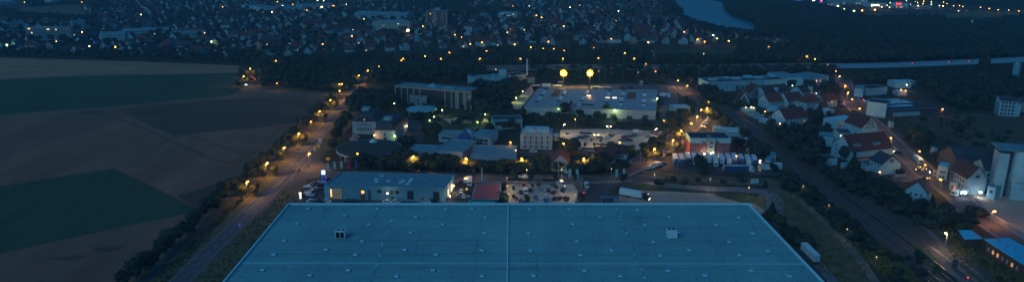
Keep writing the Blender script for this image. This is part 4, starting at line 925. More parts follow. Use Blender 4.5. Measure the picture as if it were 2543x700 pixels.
for lab, A, B, dp, h, wl, rf, rt in (('tiny white allotment hut on the waste ground',(2408,392),(2420,392),4,2.4,'white','metal','flat'),('blue allotment shed left of the tiny white hut',(2338,396),(2352,396),5,3,'bluegrey','metal','flat'),('narrow grey garden hut behind the blue shed',(2318,384),(2326,384),4,4,'grey','felt','flat'),('small grey transformer hut beyond the workshop yard',(2211,318),(2219,318),4,4,'grey','felt','flat')):
    Bld('garden_hut', lab, 'hut', A, B, dp, h, wl, rf, rt, par=.1)

# --- station-like buildings bottom right
p_ = [G(2380,571,4.5), G(2412,570,4.5), G(2440,591,4.5), G(2396,593,4.5)]
def slab_building(name, lab, pts, h, mroof, wallm, cat='building', th=.35, wins=0):
    c_ = sum(pts, Vector())/len(pts); en = empty(name, (c_.x, c_.y, 0)); Oo = Matrix.Translation(-en.location)
    P = [(p.x, p.y) for p in pts]; cx, cy = c_.x, c_.y
    mb = MB(); mb.prism(P, h-th, h, M=Oo); ro = mb.build('roof', mroof, en)
    Q = [((x-cx)*.93+cx, (y-cy)*.90+cy) for x, y in P]; mb = MB(); mb.prism(Q, 0, h-th-.002, M=Oo); wa = mb.build('wall', wallm, en)
    OCC.append((cx, cy, 10)); tag(en, lab, cat); return en, ro, Q, Oo
M_BLUER = mat('blue_metal_roof', (.05,.50,.70), .5, .1, .2)
slab_building('station_shed', 'small blue-roofed shed behind the long platform building', p_, 4.5, M_BLUER, mat('dark_brick', (.075,.05,.045), .9, .25, .6))
pts = [G(2443,592,5.5), G(2505,590,5.5), G(2600,640,5.5), G(2600,685,5.5), G(2543,656,5.5)]
en, ro, Q, Oo = slab_building('platform_building', 'long dark brick building with bright blue flat roof and small lit windows', pts, 5.5, M_BLUER, mat('dark_brick', (.075,.05,.045), .9, .25, .6))
a, b_ = Vector((*Q[0],0)), Vector((*Q[4],0)); d_ = (b_-a).normalized(); an = math.atan2(d_.y, d_.x)
for k in range(7):
    p = a.lerp(b_, (k+.7)/7.6); mb = MB(); mb.box(-.6,.6,-.12,-.01,1.4,3.0,0,Oo @ Matrix.Translation((p.x,p.y,0)) @ Matrix.Rotation(an,4,'Z')); mb.build('window', M_LITD if k in (1,2,5) else mat('dim_window', (.3,.3,.2), .5, .2), en)
OCC += [(p.x, p.y, 9) for p in pts]
mb = MB()
for (x, y) in ((2478,596),(2520,618),(2500,610)): p = G(x,y,5.5); mb.box(p.x-.5,p.x+.5,p.y-.4,p.y+.4,5.503,6.1,0,Oo)
mb.build('roof_hatch', M_STEEL, ro)

# --- far town landmarks
def slab(name, lab, A, B, dp, h, wl, rows, cols, rf='felt', lit=.06, cat='apartment building', bands=False, rt='flat', rh=0, **kw):
    e = Bld(name, lab, cat, A, B, dp, h, wl, rf, rt, rh, par=.5, **kw)
    if bands:
        for j in range(rows): mb = MB(); mb.box(1, e.L-1, -1.3, -.01, 1.2+j*(h-1)/rows, 2.3+j*(h-1)/rows); e.part('balcony_band', mb, M_WALL['bluegrey'])
        mb = MB(); mb.box(.5, e.L-.5, -.05, .01, .3, h-.3); e.part('recessed_wall', mb, M_WALL['dark'])
    else: e.win('front', cols, rows, 1.2, (h-1)/rows, 1.5, 1.4, 1, lit=lit, fr=M_FRAMED if wl in ('cream','white') else M_FRAME)
    e.win('right', 3, rows, 1.2, (h-1)/rows, 1.2, 1.3, 1.5, fr=M_FRAMED)
    return e
e = slab('apartment_slab', 'six storey slab with long dark balcony bands at far left', (68,100), (152,103), 14, 17, 'grey', 6, 10, bands=True)
for fx, j in ((.12,5),(.15,5),(.68,5),(.72,5),(.93,5),(.2,3)): o = link('window', window_mesh(2.2,1.6,M_FRAMED,M_LIT), e.e); reg(o); o.location = (e.L*fx, -1.4, 1.4+j*2.7)
slab('apartment_slab', 'pale end tower joined to the long balcony slab at far left', (152,104), (179,103), 16, 17.5, 'cream', 6, 3, lit=0)
slab('apartment_slab', 'pale flats with grid of balconies behind the far left slab', (180,78), (214,76), 14, 14, 'white', 4, 5)
slab('apartment_slab', 'low bluish flats left of the far left balcony slab', (28,78), (62,76), 14, 12, 'bluegrey', 3, 5)
slab('apartment_slab', 'white flats with flat roof above the small left gable houses', (252,106), (312,104), 14, 12, 'white', 3, 8)
slab('long_terrace', 'very long low pale terrace across the left of the town', (305,90), (420,86), 12, 9, 'white', 2, 18)
slab('long_terrace', 'right half of the pale terrace, ending at the two orange lamps', (424,97), (506,95), 12, 9, 'bluegrey', 3, 12)
slab('apartment_slab', 'wide cream four storey slab with pitched grey roof, lit orange at one end', (926,78), (1017,80), 14, 14, 'cream', 4, 12, lit=.12, rt='hip', rh=3)
e = slab('tower_block', 'red-brown tower block with pale balcony columns', (1059,70), (1112,72), 18, 27, 'brick', 9, 8, lit=.06)
for fx in (.0,.33,.42,.75,.92):
    mb = MB(); [mb.box(e.L*fx, e.L*fx+3.2, -1.4, -.2, 1+k*2.9, 2.1+k*2.9) for k in range(9)]; e.part('balcony_column', mb, M_WALL['white'])
e.roofbox(e.L*.35,e.L*.6,5,12,4,'lift_housing',M_WALL['bluegrey'])
slab('apartment_house', 'white four storey gable house right of the red-brown tower', (1152,88), (1172,89), 14, 13, 'white', 4, 3, rt='gable_x', rh=4, rf='brown', lit=.1)
slab('apartment_house', 'second white four storey house, just right of the first beyond the tower', (1176,88), (1196,86), 14, 12, 'white', 4, 3, rt='gable_x', rh=4, rf='brown')
slab('school_building', 'long white school with flat wings above the tower', (1238,46), (1284,48), 20, 10, 'white', 3, 8, lit=.1)
slab('round_hall', 'pale blue hall with big dark red roof, right of the tower', (1190,44), (1212,44), 24, 8, 'bluegrey', 1, 4, rt='hip', rh=6, rf='darkred')
slab('industrial_hall', 'long blue-white industrial hall at the top left of the town', (645,34), (745,30), 40, 9, 'white', 1, 10, lit=.2, cat='industrial hall')
slab('industrial_hall', 'second industrial hall with lit front at the top of the town', (752,26), (830,22), 40, 9, 'bluegrey', 1, 10, lit=.3, cat='industrial hall')
slab('industrial_hall', 'long pale roofed hall left of the town industrial pair', (600,24), (640,28), 30, 8, 'white', 1, 5, cat='industrial hall')
slab('industrial_hall', 'dark blue hall with sloping pale roofs behind the cream slab', (880,48), (1010,52), 30, 9, 'bluegrey', 2, 10, cat='industrial hall', rt='gable_x', rh=4)
slab('large_barn', 'brown flat-fronted hall among the gables left of the centre', (755,68), (800,66), 20, 9, 'brick', 1, 6, cat='hall', rf='darkred')
slab('farm_hall', 'pale long halls at the extreme upper left edge', (-20,16), (40,12), 30, 8, 'white', 1, 6, cat='industrial hall', rf='metal')
slab('farm_hall', 'white row of halls above the small upper left field', (130,12), (190,8), 30, 8, 'white', 1, 8, lit=.2, cat='industrial hall')
slab('market_hall', 'blue-white hall right of the upper left field', (228,33), (262,33), 22, 7, 'bluegrey', 1, 5, cat='industrial hall')
slab('church_hall', 'large dark red roofed hall at the right of the town centre', (1570,88), (1612,92), 20, 6, 'white', 1, 5, rt='gable_x', rh=9, rf='darkred', cat='hall')
# shopping estate, top right
M_SRED = emit('sign_red', (1,.04,.04), .9); M_SBLUE = emit('sign_blue', (.10,.10,1), 1.2); M_SPINK = emit('sign_pink', (1,.1,.5), 1.2); M_SWHITE = emit('sign_white', (1,.85,.75), 1.6)
SHOPS = [('retail_store', 'big dark store under the long red sign', (2080,12),(2150,12), 60, 11, 'bluegrey', 'red'),('retail_store','blue-lit store at the left end of the shopping estate',(1960,6),(1992,8),40,9,'bluegrey','blue'),
 ('retail_store','bright white fronted store left of the long red sign',(2052,20),(2076,20),40,9,'white','white'),('retail_store','white store with bright forecourt in the middle of the estate',(2166,20),(2200,20),40,9,'white','white'),
 ('retail_store','pale curved-roof store with small red sign at the right of the estate',(2212,20),(2254,22),40,10,'white','red'),('retail_store','low store with yellow-lit fence front beyond the estate lamps',(2262,22),(2312,24),26,6,'tan',None)]
def lamp_sign(parent, x0, x1, y, z0, z1, m, name='lit_sign'): mb = MB(); mb.box(x0,x1,y-.4,y,z0,z1); return mb.build(name, m, parent)
for nm, lab, A, B, dp, h, wl, sg in SHOPS:
    e = Bld(nm, lab, 'store', A, B, dp, h, wl, 'slate', par=.5); e.win('front', 8, 1, .8, 3, 3, 3, 3, lit=.3, litm=M_LITD)
    if sg == 'red' and 'long' in lab:
        lamp_sign(e.e, e.L*.08, e.L*.26, -.02, h+.8, h+5, M_SRED); lamp_sign(e.e, e.L*.30, e.L*.85, -.02, h+.8, h+5, M_SRED)
    elif sg == 'red': lamp_sign(e.e, e.L*.3, e.L*.6, -.02, h*.65, h+1, M_SRED)
    elif sg == 'blue': lamp_sign(e.e, e.L*.2, e.L*.95, -.02, h-3, h, M_SBLUE)
    elif sg == 'white': lamp_sign(e.e, e.L*.1, e.L*.5, -.02, h*.4, h*.75, M_LITW)
for x, y, hh, wd_, m, lab in ((2020,12,16,5,M_SWHITE,'tall white-lit pylon sign at the shopping estate'),(2039,9,9,4,M_SPINK,'pink-lit pylon sign right of the tall white one')):
    e = empty('pylon_sign', G(x,y)); mb = MB(); mb.box(-wd_/2,wd_/2,-.5,.5,hh*.3,hh); mb.build('lit_panel', m, e); mb = MB(); mb.box(-wd_/3,wd_/3,-.3,.3,0,hh*.3-.002); mb.build('post', M_STEEL, e); tag(e, lab, 'pylon sign')

# ------------------------------------------------------------------ vehicles
CARCOL = {'white': (.62,.66,.68), 'silver': (.30,.33,.36), 'grey': (.12,.14,.16), 'black': (.02,.022,.028), 'navy': (.02,.035,.10), 'blue': (.06,.17,.27), 'red': (.32,.03,.03), 'teal': (.03,.14,.17), 'darkred': (.13,.02,.02)}
def paint(c): return mat('paint_'+c, CARCOL[c], .3, 0, spec=.6)
M_TAIL = emit('tail_light', (1,.03,.04), 1.4); M_HEAD = emit('head_light', (1,.88,.68), 5); M_TAILD = mat('tail_lens', (.25,.02,.02), .3, 0)
CARP = {}
def loft(mb, prof, hw, mi=0, top=None):
    """prof: closed side outline (x along car, z); hw(z) half width"""
    n = len(prof)
    mb.add([(x,-hw(z),z) for x,z in prof]+[(x,hw(z),z) for x,z in prof], [tuple(range(n-1,-1,-1)) , tuple(range(n,2*n))]+[(k,(k+1) % n,n+(k+1) % n,n+k) for k in range(n)], mi)
WHEEL = {}
def wheel_mesh(r, w_):
    if (r, w_) not in WHEEL:
        mb = MB(); mb.cyl((0,-w_/2,0),(0,w_/2,0),r,n=12,mi=0); mb.cyl((0,-w_/2-.01,0),(0,w_/2+.01,0),r*.55,n=8,mi=1); WHEEL[(r,w_)] = mb.mesh('wheel', [M_BLACK, M_STEEL])
    return WHEEL[(r,w_)]
def car_proto(col, kind='car'):
    k = (col, kind)
    if k in CARP: return CARP[k]
    b = MB(); g = MB()
    if kind == 'car':
        b_ = [(-2.15,.35),(2.1,.35),(2.18,.6),(2.05,.78),(1.1,.92),(-1.75,.98),(-2.15,.85)]; loft(b, b_, lambda z: .88 if z < .8 else .84)
        loft(b, [(1.05,.90),(.35,1.42),(-1.05,1.46),(-1.75,.96)], lambda z: .84 if z < 1.2 else .62)
        loft(g, [(1.02,.94),(.42,1.36),(.36,1.37),(.9,.93)], lambda z: .80 if z < 1.2 else .60); loft(g, [(-1.12,1.40),(-1.78,1.0),(-1.70,.99),(-1.05,1.39)], lambda z: .80 if z < 1.2 else .60)
        for s in (-1,1): g.add([(.85,s*.852,.95),(-1.45,s*.852,.98),(-1.0,s*.66,1.40),(.30,s*.66,1.37)], [(0,1,2,3) if s < 0 else (3,2,1,0)])
        wb, r, wy, tx, hd = 1.3, .32, .78, -2.17, 2.1
    elif kind == 'van':
        b_ = [(-2.4,.35),(2.35,.35),(2.42,.9),(1.7,1.15),(1.05,1.95),(-2.35,2.0)]; loft(b, b_, lambda z: .93 if z < 1.3 else .86)
        loft(g, [(1.72,1.18),(1.12,1.88),(1.20,1.90),(1.80,1.18)], lambda z: .84)
        for s in (-1,1): g.add([(1.5,s*.945,1.2),(.4,s*.945,1.2),(.4,s*.90,1.75),(1.05,s*.90,1.75)], [(0,1,2,3) if s < 0 else (3,2,1,0)])
        wb, r, wy, tx, hd = 1.5, .34, .82, -2.42, 2.38
    e = empty('parked_car' if kind == 'car' else 'parked_van')
    bo = b.build('body', paint(col), e); go = g.build('window', M_GLASS, e)
    for x in (-wb, wb):
        for y in (-wy, wy): o = link('wheel', wheel_mesh(r, .2), e); o.location = (x, y, r); reg(o)
    for y in (-.62, .62):
        h_ = MB(); h_.box(hd-.02, hd+.07, y-.18, y+.18, .6, .75); h_.build('headlight', M_FRAME, e); t_ = MB(); t_.box(tx-.03, tx+.05, y-.16, y+.16, .68, .85); t_.build('tail_light', M_TAILD, e)
    CARP[k] = [e, False]; return CARP[k]
def car(px, py, ang, col, kind='car', group='cars in the central car park', desc=None, label=None, lights=None, scale=1.0):
    P = car_proto(col, kind)
    if P[1]: e = copy_tree(P[0])
    else: e = P[0]; P[1] = True
    e.location = G(px, py); e.location.z = .2; e.rotation_euler = (0,0,R(ang)); e.scale = (scale*1.14,)*3
    word = {'navy': 'dark blue', 'teal': 'dark teal', 'darkred': 'dark red'}.get(col, col)
    if label: tag(e, label, 'van' if kind == 'van' else 'car', group)
    else: auto(e, f'{word} {kind}', 'van' if kind == 'van' else 'car', group)
    if lights:
        for s in ((.62,) if lights == '1' else (-.62, .62)):
            mb = MB()
            if 'h' in lights: mb.box(2.18,2.30,s-.25,s+.25,.5,.9); mb.build('lit_headlight', M_HEAD, e)
            else: mb.box(-2.34,-2.22,s-.25,s+.25,.6,.95); mb.build('lit_tail_light', M_TAIL, e)
    return e
def cars_at(ox, oy, sc, lst, group):
    for x, y, a, c, *k in lst: car(ox+x/sc, oy+y/sc, a, c, k[0] if k else 'car', group)
cars_at(1230, 430, 8.752, [(437,262,-80,'silver'),(617,270,88,'red'),(938,265,92,'navy'),(1240,265,80,'grey'),(1345,262,-75,'white'),(1450,270,-78,'white','van'),
 (455,385,-80,'white'),(557,440,-95,'black'),(665,435,-88,'white','van'),(760,388,85,'navy'),(965,388,-85,'silver'),(1150,395,88,'black'),(1270,448,70,'black'),(455,575,-80,'grey'),(560,625,85,'darkred'),
 (670,540,-90,'black'),(873,562,-85,'blue'),(990,622,-80,'white'),(1090,548,-86,'white'),(1097,622,-86,'blue'),(1290,578,75,'black'),(1410,570,70,'black'),(640,655,20,'grey'),(1765,662,90,'navy')], 'cars in the central car park')
car(1230+1985/8.752, 430+305/8.752, -88, 'white', 'van', 'vehicles on the site entrance', label='white van driving down the site entrance road')
car(1230+1960/8.752, 430+430/8.752, 80, 'grey', 'car', 'vehicles on the site entrance', label='dark car with one red tail light behind the white van', lights='1')
car(1299, 441, 180, 'white', 'car', 'cars on the street', label='white car passing on the street above the central car park')
cars_at(720, 380, 5.383, [(243,465,175,'white'),(335,418,10,'black'),(312,448,12,'navy'),(402,412,8,'white'),(425,440,5,'navy'),(462,428,10,'white'),(355,488,-5,'darkred'),(315,518,-8,'black'),(262,575,-5,'white','van'),(290,655,40,'white'),(370,655,-40,'black'),(440,650,-40,'darkred'),(500,660,-30,'white'),(530,365,10,'darkred')], 'cars on the dealership forecourt')
cars_at(1060, 330, 3.8875, [(332,482,80,'navy'),(378,475,85,'white','van'),(505,500,80,'teal'),(550,508,-85,'blue'),(332,580,-85,'white'),(388,572,70,'darkred'),(427,585,80,'navy'),(307,632,10,'grey'),(355,625,-80,'white'),(405,640,85,'teal'),(675,532,10,'silver')], 'cars in the dealership yard')
cars_at(800, 330, 3.8875, [(635,678,0,'white'),(706,676,5,'white'),(735,670,5,'silver'),(265,672,0,'black'),(320,672,0,'navy'),(952,668,0,'silver','van'),(1006,676,0,'white'),(1075,668,0,'black')], 'cars in front of the dealership')
cars_at(1390, 290, 5.833, [(300,322,0,'navy'),(345,312,0,'grey'),(385,302,0,'navy'),(585,312,0,'grey'),(685,318,175,'white'),(712,298,0,'black'),(745,285,0,'darkred'),(755,240,5,'silver'),(785,235,5,'white'),(812,228,5,'silver'),(838,220,5,'white'),(935,312,5,'red'),(985,298,5,'blue'),
 (1045,300,5,'teal'),(1085,282,5,'teal'),(1115,262,5,'silver'),(1118,235,5,'white','van'),(1160,228,5,'white'),(1290,305,8,'blue'),(1328,290,8,'white'),(1372,268,8,'red'),(1385,240,8,'blue'),(1435,205,8,'navy'),(1005,352,0,'black'),(945,360,0,'grey')], 'cars in the lamp-lit car park')
cars_at(1700, 260, 5, [(395,140,-60,'white','van'),(245,248,20,'white'),(268,232,20,'silver'),(285,210,20,'white'),(300,188,20,'silver'),(230,305,20,'silver'),(222,290,20,'white'),(400,285,5,'white'),(560,252,10,'white','van'),(590,262,10,'white'),(600,312,5,'blue'),(645,308,5,'white'),(740,490,10,'white'),(770,505,10,'silver'),(815,460,10,'blue'),(725,425,10,'silver'),(802,600,-90,'silver','van')], 'cars in the yard behind the red office')
cars_at(1560, 330, 3.8875, [(215,350,25,'white'),(250,332,25,'white'),(290,318,25,'white','van'),(335,305,25,'grey'),(400,218,10,'black')], 'vans parked by the bend')
car(638, 198, 60, 'red', label='car with glowing red tail lights on the country lane', group='cars on the country lane', lights='t'); car(616, 212, -110, 'white', label='car with bright headlights rounding the country lane bend', group='cars on the country lane', lights='h')
for px, py, a, c, lt, lab in ((2194,350,-48,'black','t','black car with red tail lights on the lamp-lit street beside the inn'),(2204,361,-48,'grey','t','grey car with red tail lights just behind the black one'),(2217,373,132,'silver',None,'silver car parked on the street below the inn'),(2230,382,132,'navy','h','blue car with two white headlights at the street corner'),
   (2284,424,-20,'black',None,'black car among construction lamps on the bend'),(2296,430,-20,'grey','h','grey car with lit headlights beside the barrier lamps'),(2094,262,-80,'white',None,'white car parked beside the tall street hedge'),(2121,280,-60,'black',None,'black car parked on the lamp-lit upper street'),(2133,296,-58,'silver',None,'silver car on the upper street beside the corner shop'),(2088,254,-80,'black',None,'black car just above the white one on the upper street')):
    car(px, py, a, c, label=lab, group='cars on the lamp-lit street', lights=lt)
for px, py, a, lt, lab in ((1225,172,0,'h','car with lit headlights on the left end of the motorway'),(1524,168,0,'t','car with red tail lights on the motorway right of the floodlights'),(1620,168,180,'t','car with red tail lights on the motorway above the skylight hall'),(1580,167,180,'h','car with white headlights on the motorway ahead of the red-lit one'),(1742,168,0,'t','car with red tail lights on the motorway in the tree gap'),(1834,166,0,'t','car with bright red tail lights on the motorway left of the factory'),(1822,166,180,'h','car with pale headlights beside the bright red tail lights'),
   (2272,157,3,'t','car with red tail lights on the pale motorway, leftmost there'),(2362,153,3,'t','car with red tail lights in the middle of the pale motorway'),(2413,151,3,'t','car with red tail lights left of the tall poplar'),(2461,148,183,'h','car with dim headlights right of the tall poplar'),(1949,166,180,'h','car with one bright headlight above the white factory')):
    o = car(px, py+1, a, 'silver', label=lab, group='cars on the motorway', lights=lt); o.location = G(px, py+3, 4.5)
for px, py, a, lab, lt in ((116,5,0,'car with red tail lights on the top left road','t'),(546,17,0,'car with red tail lights in the left of the town','t'),(2020,32,0,'car with red tail lights left of the shopping estate','t'),(2403,29,0,'car with red tail lights on the road beyond the pale field','t'),(2384,29,180,'car with white headlights on the road beyond the pale field','h'),(2005,18,180,'car with blazing headlights by the blue-lit store','h'),(772,3,0,'car with large red light at the top of the town','t')):
    car(px, py, a, 'silver', label=lab, group='cars in the far town', lights=lt, scale=1.3)

M_TARP = {'grey': mat('trailer_grey', (.30,.50,.54), .6, .1, .3), 'white': mat('trailer_white', (.54,.70,.72), .55, .08, .3), 'blue': mat('trailer_blue', (.02,.07,.20), .6, .1, .3), 'dark': mat('trailer_dark', (.08,.20,.28), .6, .1)}
def truck(px, py, ang, tcol, ccol, label, group, length=13.6, cab=True, th=4.0, lights=False, ref='front', vis=None):
    """articulated lorry; local +x is forward, origin at the front wheels on the ground"""
    p = G(px, py); e = empty('lorry' if cab else 'lorry_trailer', (p.x, p.y, .2), R(ang))
    x0 = -1.6 if cab else 1.2
    mb = MB(); mb.box(x0-length, x0, -1.27, 1.27, 1.15, th); tr = mb.build('trailer', M_TARP[tcol], e)
    mb = MB(); mb.box(x0-length-.03, x0+.02, -1.3, 1.3, th+.002, th+.08); mb.build('roof_edge', M_TARP['white' if tcol != 'blue' else 'grey'], tr)
    mb = MB(); mb.box(x0-length, x0, -.5, .5, .85, 1.148); mb.build('chassis', M_BLACK, e)
    mb = MB(); mb.box(x0-length-.1, x0-length-.04, -1.2, -.05, 1.25, th-.15); mb.box(x0-length-.1, x0-length-.04, .05, 1.2, 1.25, th-.15); mb.build('rear_door', M_TARP['grey'], tr)
    mb = MB(); mb.box(x0-length-.15, x0-length+.1, -1.25, 1.25, .5, .8); mb.build('rear_bumper', M_TAILD, e)
    wx = [x0-length+2.2, x0-length+3.5, x0-length+4.8] + ([1.3, -2.6] if cab else [])
    for x in wx:
        for y in (-1.05, 1.05): o = link('wheel', wheel_mesh(.5, .35), e); o.location = (x, y, .5); reg(o)
    if cab:
        mb = MB(); loft(mb, [(-.7,.7),(2.1,.6),(2.2,1.6),(1.95,2.9),(1.1,3.7),(-.7,3.75)], lambda z: 1.24 if z < 3 else 1.1); cb = mb.build('cab', M_TARP.get(ccol) or paint(ccol), e)
        mb = MB(); mb.add([(2.235,-1.05,1.75),(2.235,1.05,1.75),(2.02,.98,2.75),(2.02,-.98,2.75)], [(0,1,2,3)]); mb.box(.7,1.7,-1.26,-1.245,1.9,2.7); mb.box(.7,1.7,1.245,1.26,1.9,2.7); mb.build('windscreen', M_GLASS, cb)
        mb = MB(); mb.box(2.16,2.28,-1.1,1.1,.45,.95); mb.build('bumper', M_FRAMED, cb)
        for y in (-.9,.9): mb = MB(); mb.box(2.2,2.32,y-.18,y+.18,.75,1.0); mb.build('headlight', M_HEAD if lights else M_FRAME, cb)
        if lights:
            mb = MB(); mb.box(1.5,1.62,-.9,.9,3.45,3.55); mb.build('roof_lights', M_LITW, cb)
    if cab: tag(e, label, 'lorry', group)
    else: tag(e, label, 'trailer', group)
    return e
ang0 = -85
ORD = ['leftmost','second from the left','third from the left','fourth from the left','fifth from the left','sixth from the left','middle','seventh from the right','fifth from the right','fourth from the right','third from the right','second from the right','rightmost']
for k, (x, y, tc, cc, cb, L_) in enumerate(((460,322,'grey','blue',1,11),(518,322,'white','blue',1,11),(583,312,'grey','black',1,11),(643,308,'white','white',1,11),(712,322,'white','blue',1,12),(778,306,'grey','white',0,12),(845,328,'white','white',1,12),(905,314,'grey','white',0,13),(972,314,'white','white',0,13),(1034,318,'white','blue',1,12),(1094,316,'grey','blue',1,9),(1162,326,'white','blue',0,13),(1224,328,'white','blue',1,10))):
    nm = ['leftmost','second','third','fourth','fifth','sixth','seventh','eighth','ninth','tenth','eleventh','twelfth','thirteenth and last'][k]
    truck(1560+x/3.8875, 330+y/3.8875, -100-(k-6)*.3, tc, cc, f'{nm} {"lorry with "+("blue" if cc=="blue" else "dark" if cc=="black" else "pale")+" cab" if cb else "parked trailer without cab"} in the lorry park row, counted from the left', 'lorries in the row', L_, bool(cb))
truck(1862, 428, 0, 'blue', 'white', 'lorry with long blue trailer and white cab parked across the row front', 'lorries in the park')
truck(1602, 497, -30, 'white', 'black', 'white articulated lorry with dark lit cab driving behind the warehouse', 'lorries near the warehouse', lights=True, length=12)
truck(1997, 627, 91, 'white', 'white', 'white box trailer standing on the lane right of the warehouse', 'lorries near the warehouse', cab=False, length=13)
truck(1934, 424, 5, 'grey', 'white', 'pale blue ribbed container trailer right of the site cabins', 'trailers by the cabins', cab=False, length=12, th=4.4)
truck(1915, 425, 3, 'white', 'white', 'pale container trailer with curved top beside the ribbed one', 'trailers by the cabins', cab=False, length=6, th=4.4)
for px, py, lab, L_ in ((1364,219,'white trailer at the left end of the yard under the floodlights',8),(1487,221,'left one of two white trailers below the right floodlight',8),(1513,222,'right one of two white trailers below the right floodlight',8),(1392,218,'low pale flatbed trailer between the floodlights',8),):
    truck(px, py, 0, 'white', 'white', lab, 'trailers behind the skylight hall', cab=False, length=L_, th=3.6 if 'low' not in lab else 1.9)
for o_ in [o for o in bpy.data.objects if o.get('label','').startswith(('left one of two white trailers','right one of two white'))]:
    fc = bpy.data.curves.new('lettering', 'FONT'); fc.body = 'OLL'; fc.size = 1.7; fc.extrude = .01; fc.materials.append(mat('letter_dark', (.03,.04,.07), .7, 0)); tmp = link('tmp', fc); bpy.context.view_layer.update(); me_ = bpy.data.meshes.new_from_object(tmp.evaluated_get(bpy.context.evaluated_depsgraph_get())); bpy.data.objects.remove(tmp); lo = link('lettering', me_, o_); lo.location = (-2.9,-1.30,1.6); lo.rotation_euler = (R(90),0,0)
    mb = MB(); mb.box(-4.7,-3.3,-1.30,-1.272,1.5,2.8); mb.build('yellow_emblem', mat('emblem_yellow', (.6,.36,.04), .7, 0), o_)
truck(1166, 462, -88, 'white', 'white', 'white box van with tall body in the dealership yard', 'vans in the yard', length=5, th=3.4)
truck(1659, 243, -5, 'white', 'white', 'white box lorry with cab at the right end of the skylight hall', 'lorries by the skylight hall', length=6, th=3.8)
truck(1382, 351, -88, 'white', 'white', 'small white box lorry beside the ornate pale building', 'small lorries', length=5, th=3.4)
truck(2283, 408, -100, 'grey', 'white', 'pale lorry standing on the bend under a street lamp', 'lorries on the street', length=6, th=3.6)
truck(2372, 488, 200, 'white', 'white', 'white lorry parked at the edge of the plant yard', 'lorries at the plant', length=6, th=3.2)
cars_at(1280, 150, 3.8875, [(432,220,5,'white'),(1212,235,-85,'silver'),(1218,215,-85,'white'),(1080,272,0,'blue'),(1120,275,0,'black'),(1155,560,0,'white'),(1003,575,0,'white'),(1035,275,0,'black')], 'vehicles around the skylight hall')
cars_at(1560, 150, 3.8875, [(125,225,-85,'white'),(125,243,-85,'silver'),(240,235,0,'navy','van'),(215,290,0,'blue'),(275,272,0,'grey'),(320,430,60,'black')], 'vehicles around the skylight hall')
cars_at(800, 180, 3.8875, [(330,635,10,'silver','van'),(305,662,8,'silver','van')], 'buses by the round pavilion')
cars_at(1060, 330, 3.8875, [(1028,190,5,'white')], 'cars by the ornate building'); car(1013, 346, 80, 'silver', label='silver car beside the white block with orange-lit eave', group='single cars'); car(868, 404, 10, 'blue', label='pale blue car behind the red banner', group='single cars')

# ------------------------------------------------------------------ street lamps
M_SODIUM = emit('sodium_bulb', (1,.33,.03), 6.5); M_WARM = emit('warm_white_bulb', (1,.66,.26), 7); M_GREENW = emit('greenish_white_bulb', (.75,1,.32), 6); M_COLD = emit('cold_white_bulb', (.80,.92,1), 7); M_PALE = emit('dim_warm_bulb', (1,.66,.26), 1.7)
M_ORANGE = emit('orange_bulb', (1,.32,.06), 7)
LC = {'s': ((1,.46,.09), M_SODIUM), 'w': ((1,.72,.38), M_WARM), 'g': ((.75,1,.35), M_GREENW), 'c': ((.85,.93,1), M_COLD), 'p': ((1,.70,.35), M_PALE), 'o': ((1,.36,.10), M_ORANGE)}
LMESH = {}; LAMP_SCALE = .55
def lamp(px, py, k='s', h=8.0, power=1500, r=.42, name='street_lamp', group='street lamps', desc=None, label=None, arm=True, double=False, rz=None):
    p = G(px, py, h); e = empty(name, (p.x, p.y, 0), random.uniform(0, 6.28) if rz is None else rz)
    key = (k, h, round(r,2), arm, double)
    if key not in LMESH:
        pm = MB(); pm.cyl((0,0,0),(0,0,h-.1),.11,.07,6)
        if arm: pm.cyl((0,0,h-.15),(.0 if double else .9,0,h+.05),.05,.05,5)
        if double: pm.cyl((-1.3,0,h+.02),(1.3,0,h+.02),.05,.05,5)
        hm = MB()
        for xx in ((-1.3,1.3) if double else ((.9,) if arm else (0,))): hm.ball((xx,0,h), r, 0, 8, 6, .7)
        cm = MB()
        for xx in ((-1.3,1.3) if double else ((.9,) if arm else (0,))): cm.box(xx-.35,xx+.35,-.16,.16,h+r*.75,h+r*.75+.08)
        LMESH[key] = (pm.mesh('pole', M_STEEL), hm.mesh('lamp_head', LC[k][1]), cm.mesh('lamp_hood', M_FRAMED))
    a, b_, c_ = LMESH[key]
    link('pole', a, e); link('lamp_head', b_, e); link('lamp_hood', c_, e)
    if power:
        power *= LAMP_SCALE
        ld = bpy.data.lights.new('lamp_light', 'POINT'); ld.energy = power; ld.color = LC[k][0]; ld.shadow_soft_size = .35
        lo = link('lamp_light', ld, e); lo.location = (.9 if arm and not double else 0, 0, h-r-.25)
    if label: tag(e, label, 'street lamp', group)
    else: auto(e, desc or {'s':'yellow sodium street lamp','w':'warm white street lamp','g':'greenish white lamp','c':'cold white lamp','p':'dim path lamp','o':'orange street lamp'}[k], 'street lamp' if name == 'street_lamp' else 'lamp', group)
    return e
PM = 3300
for x, y in ((619,171),(603,190),(846,209),(841,226),(818,249),(791,277),(769,303),(739,332),(703,367),(660,405),(611,451),(765,382),(889,188)): lamp(x, y, 's', 9, PM, .5, group='lamps along the main road', double=(x == 846), rz=0.6)
lamp(690,207,'s',7,500,.35,group='lamps along the main road')
for x, y in ((891,382),(1024,389),(1161,393),(1298,394),(1447,251+0 if 0 else 394)): lamp(x, y, 's', 8.5, 4500, .5, group='lamps along the street')
for x, y in ((1270,354),(1402,356),(1537,355)): lamp(x, y, 's', 7, 700, .5, group='lamps on the back street')
for x, y in ((1623,369),(1671,347),(1695,325),(1714,307)): lamp(x, y, 's', 8.5, 4500, .55, group='lamps up the bending street')
for x, y in ((1731,289),(1741,272),(1757,268)): lamp(x, y, 's', 8.5, 3800, .5, group='lamps up the bending street')
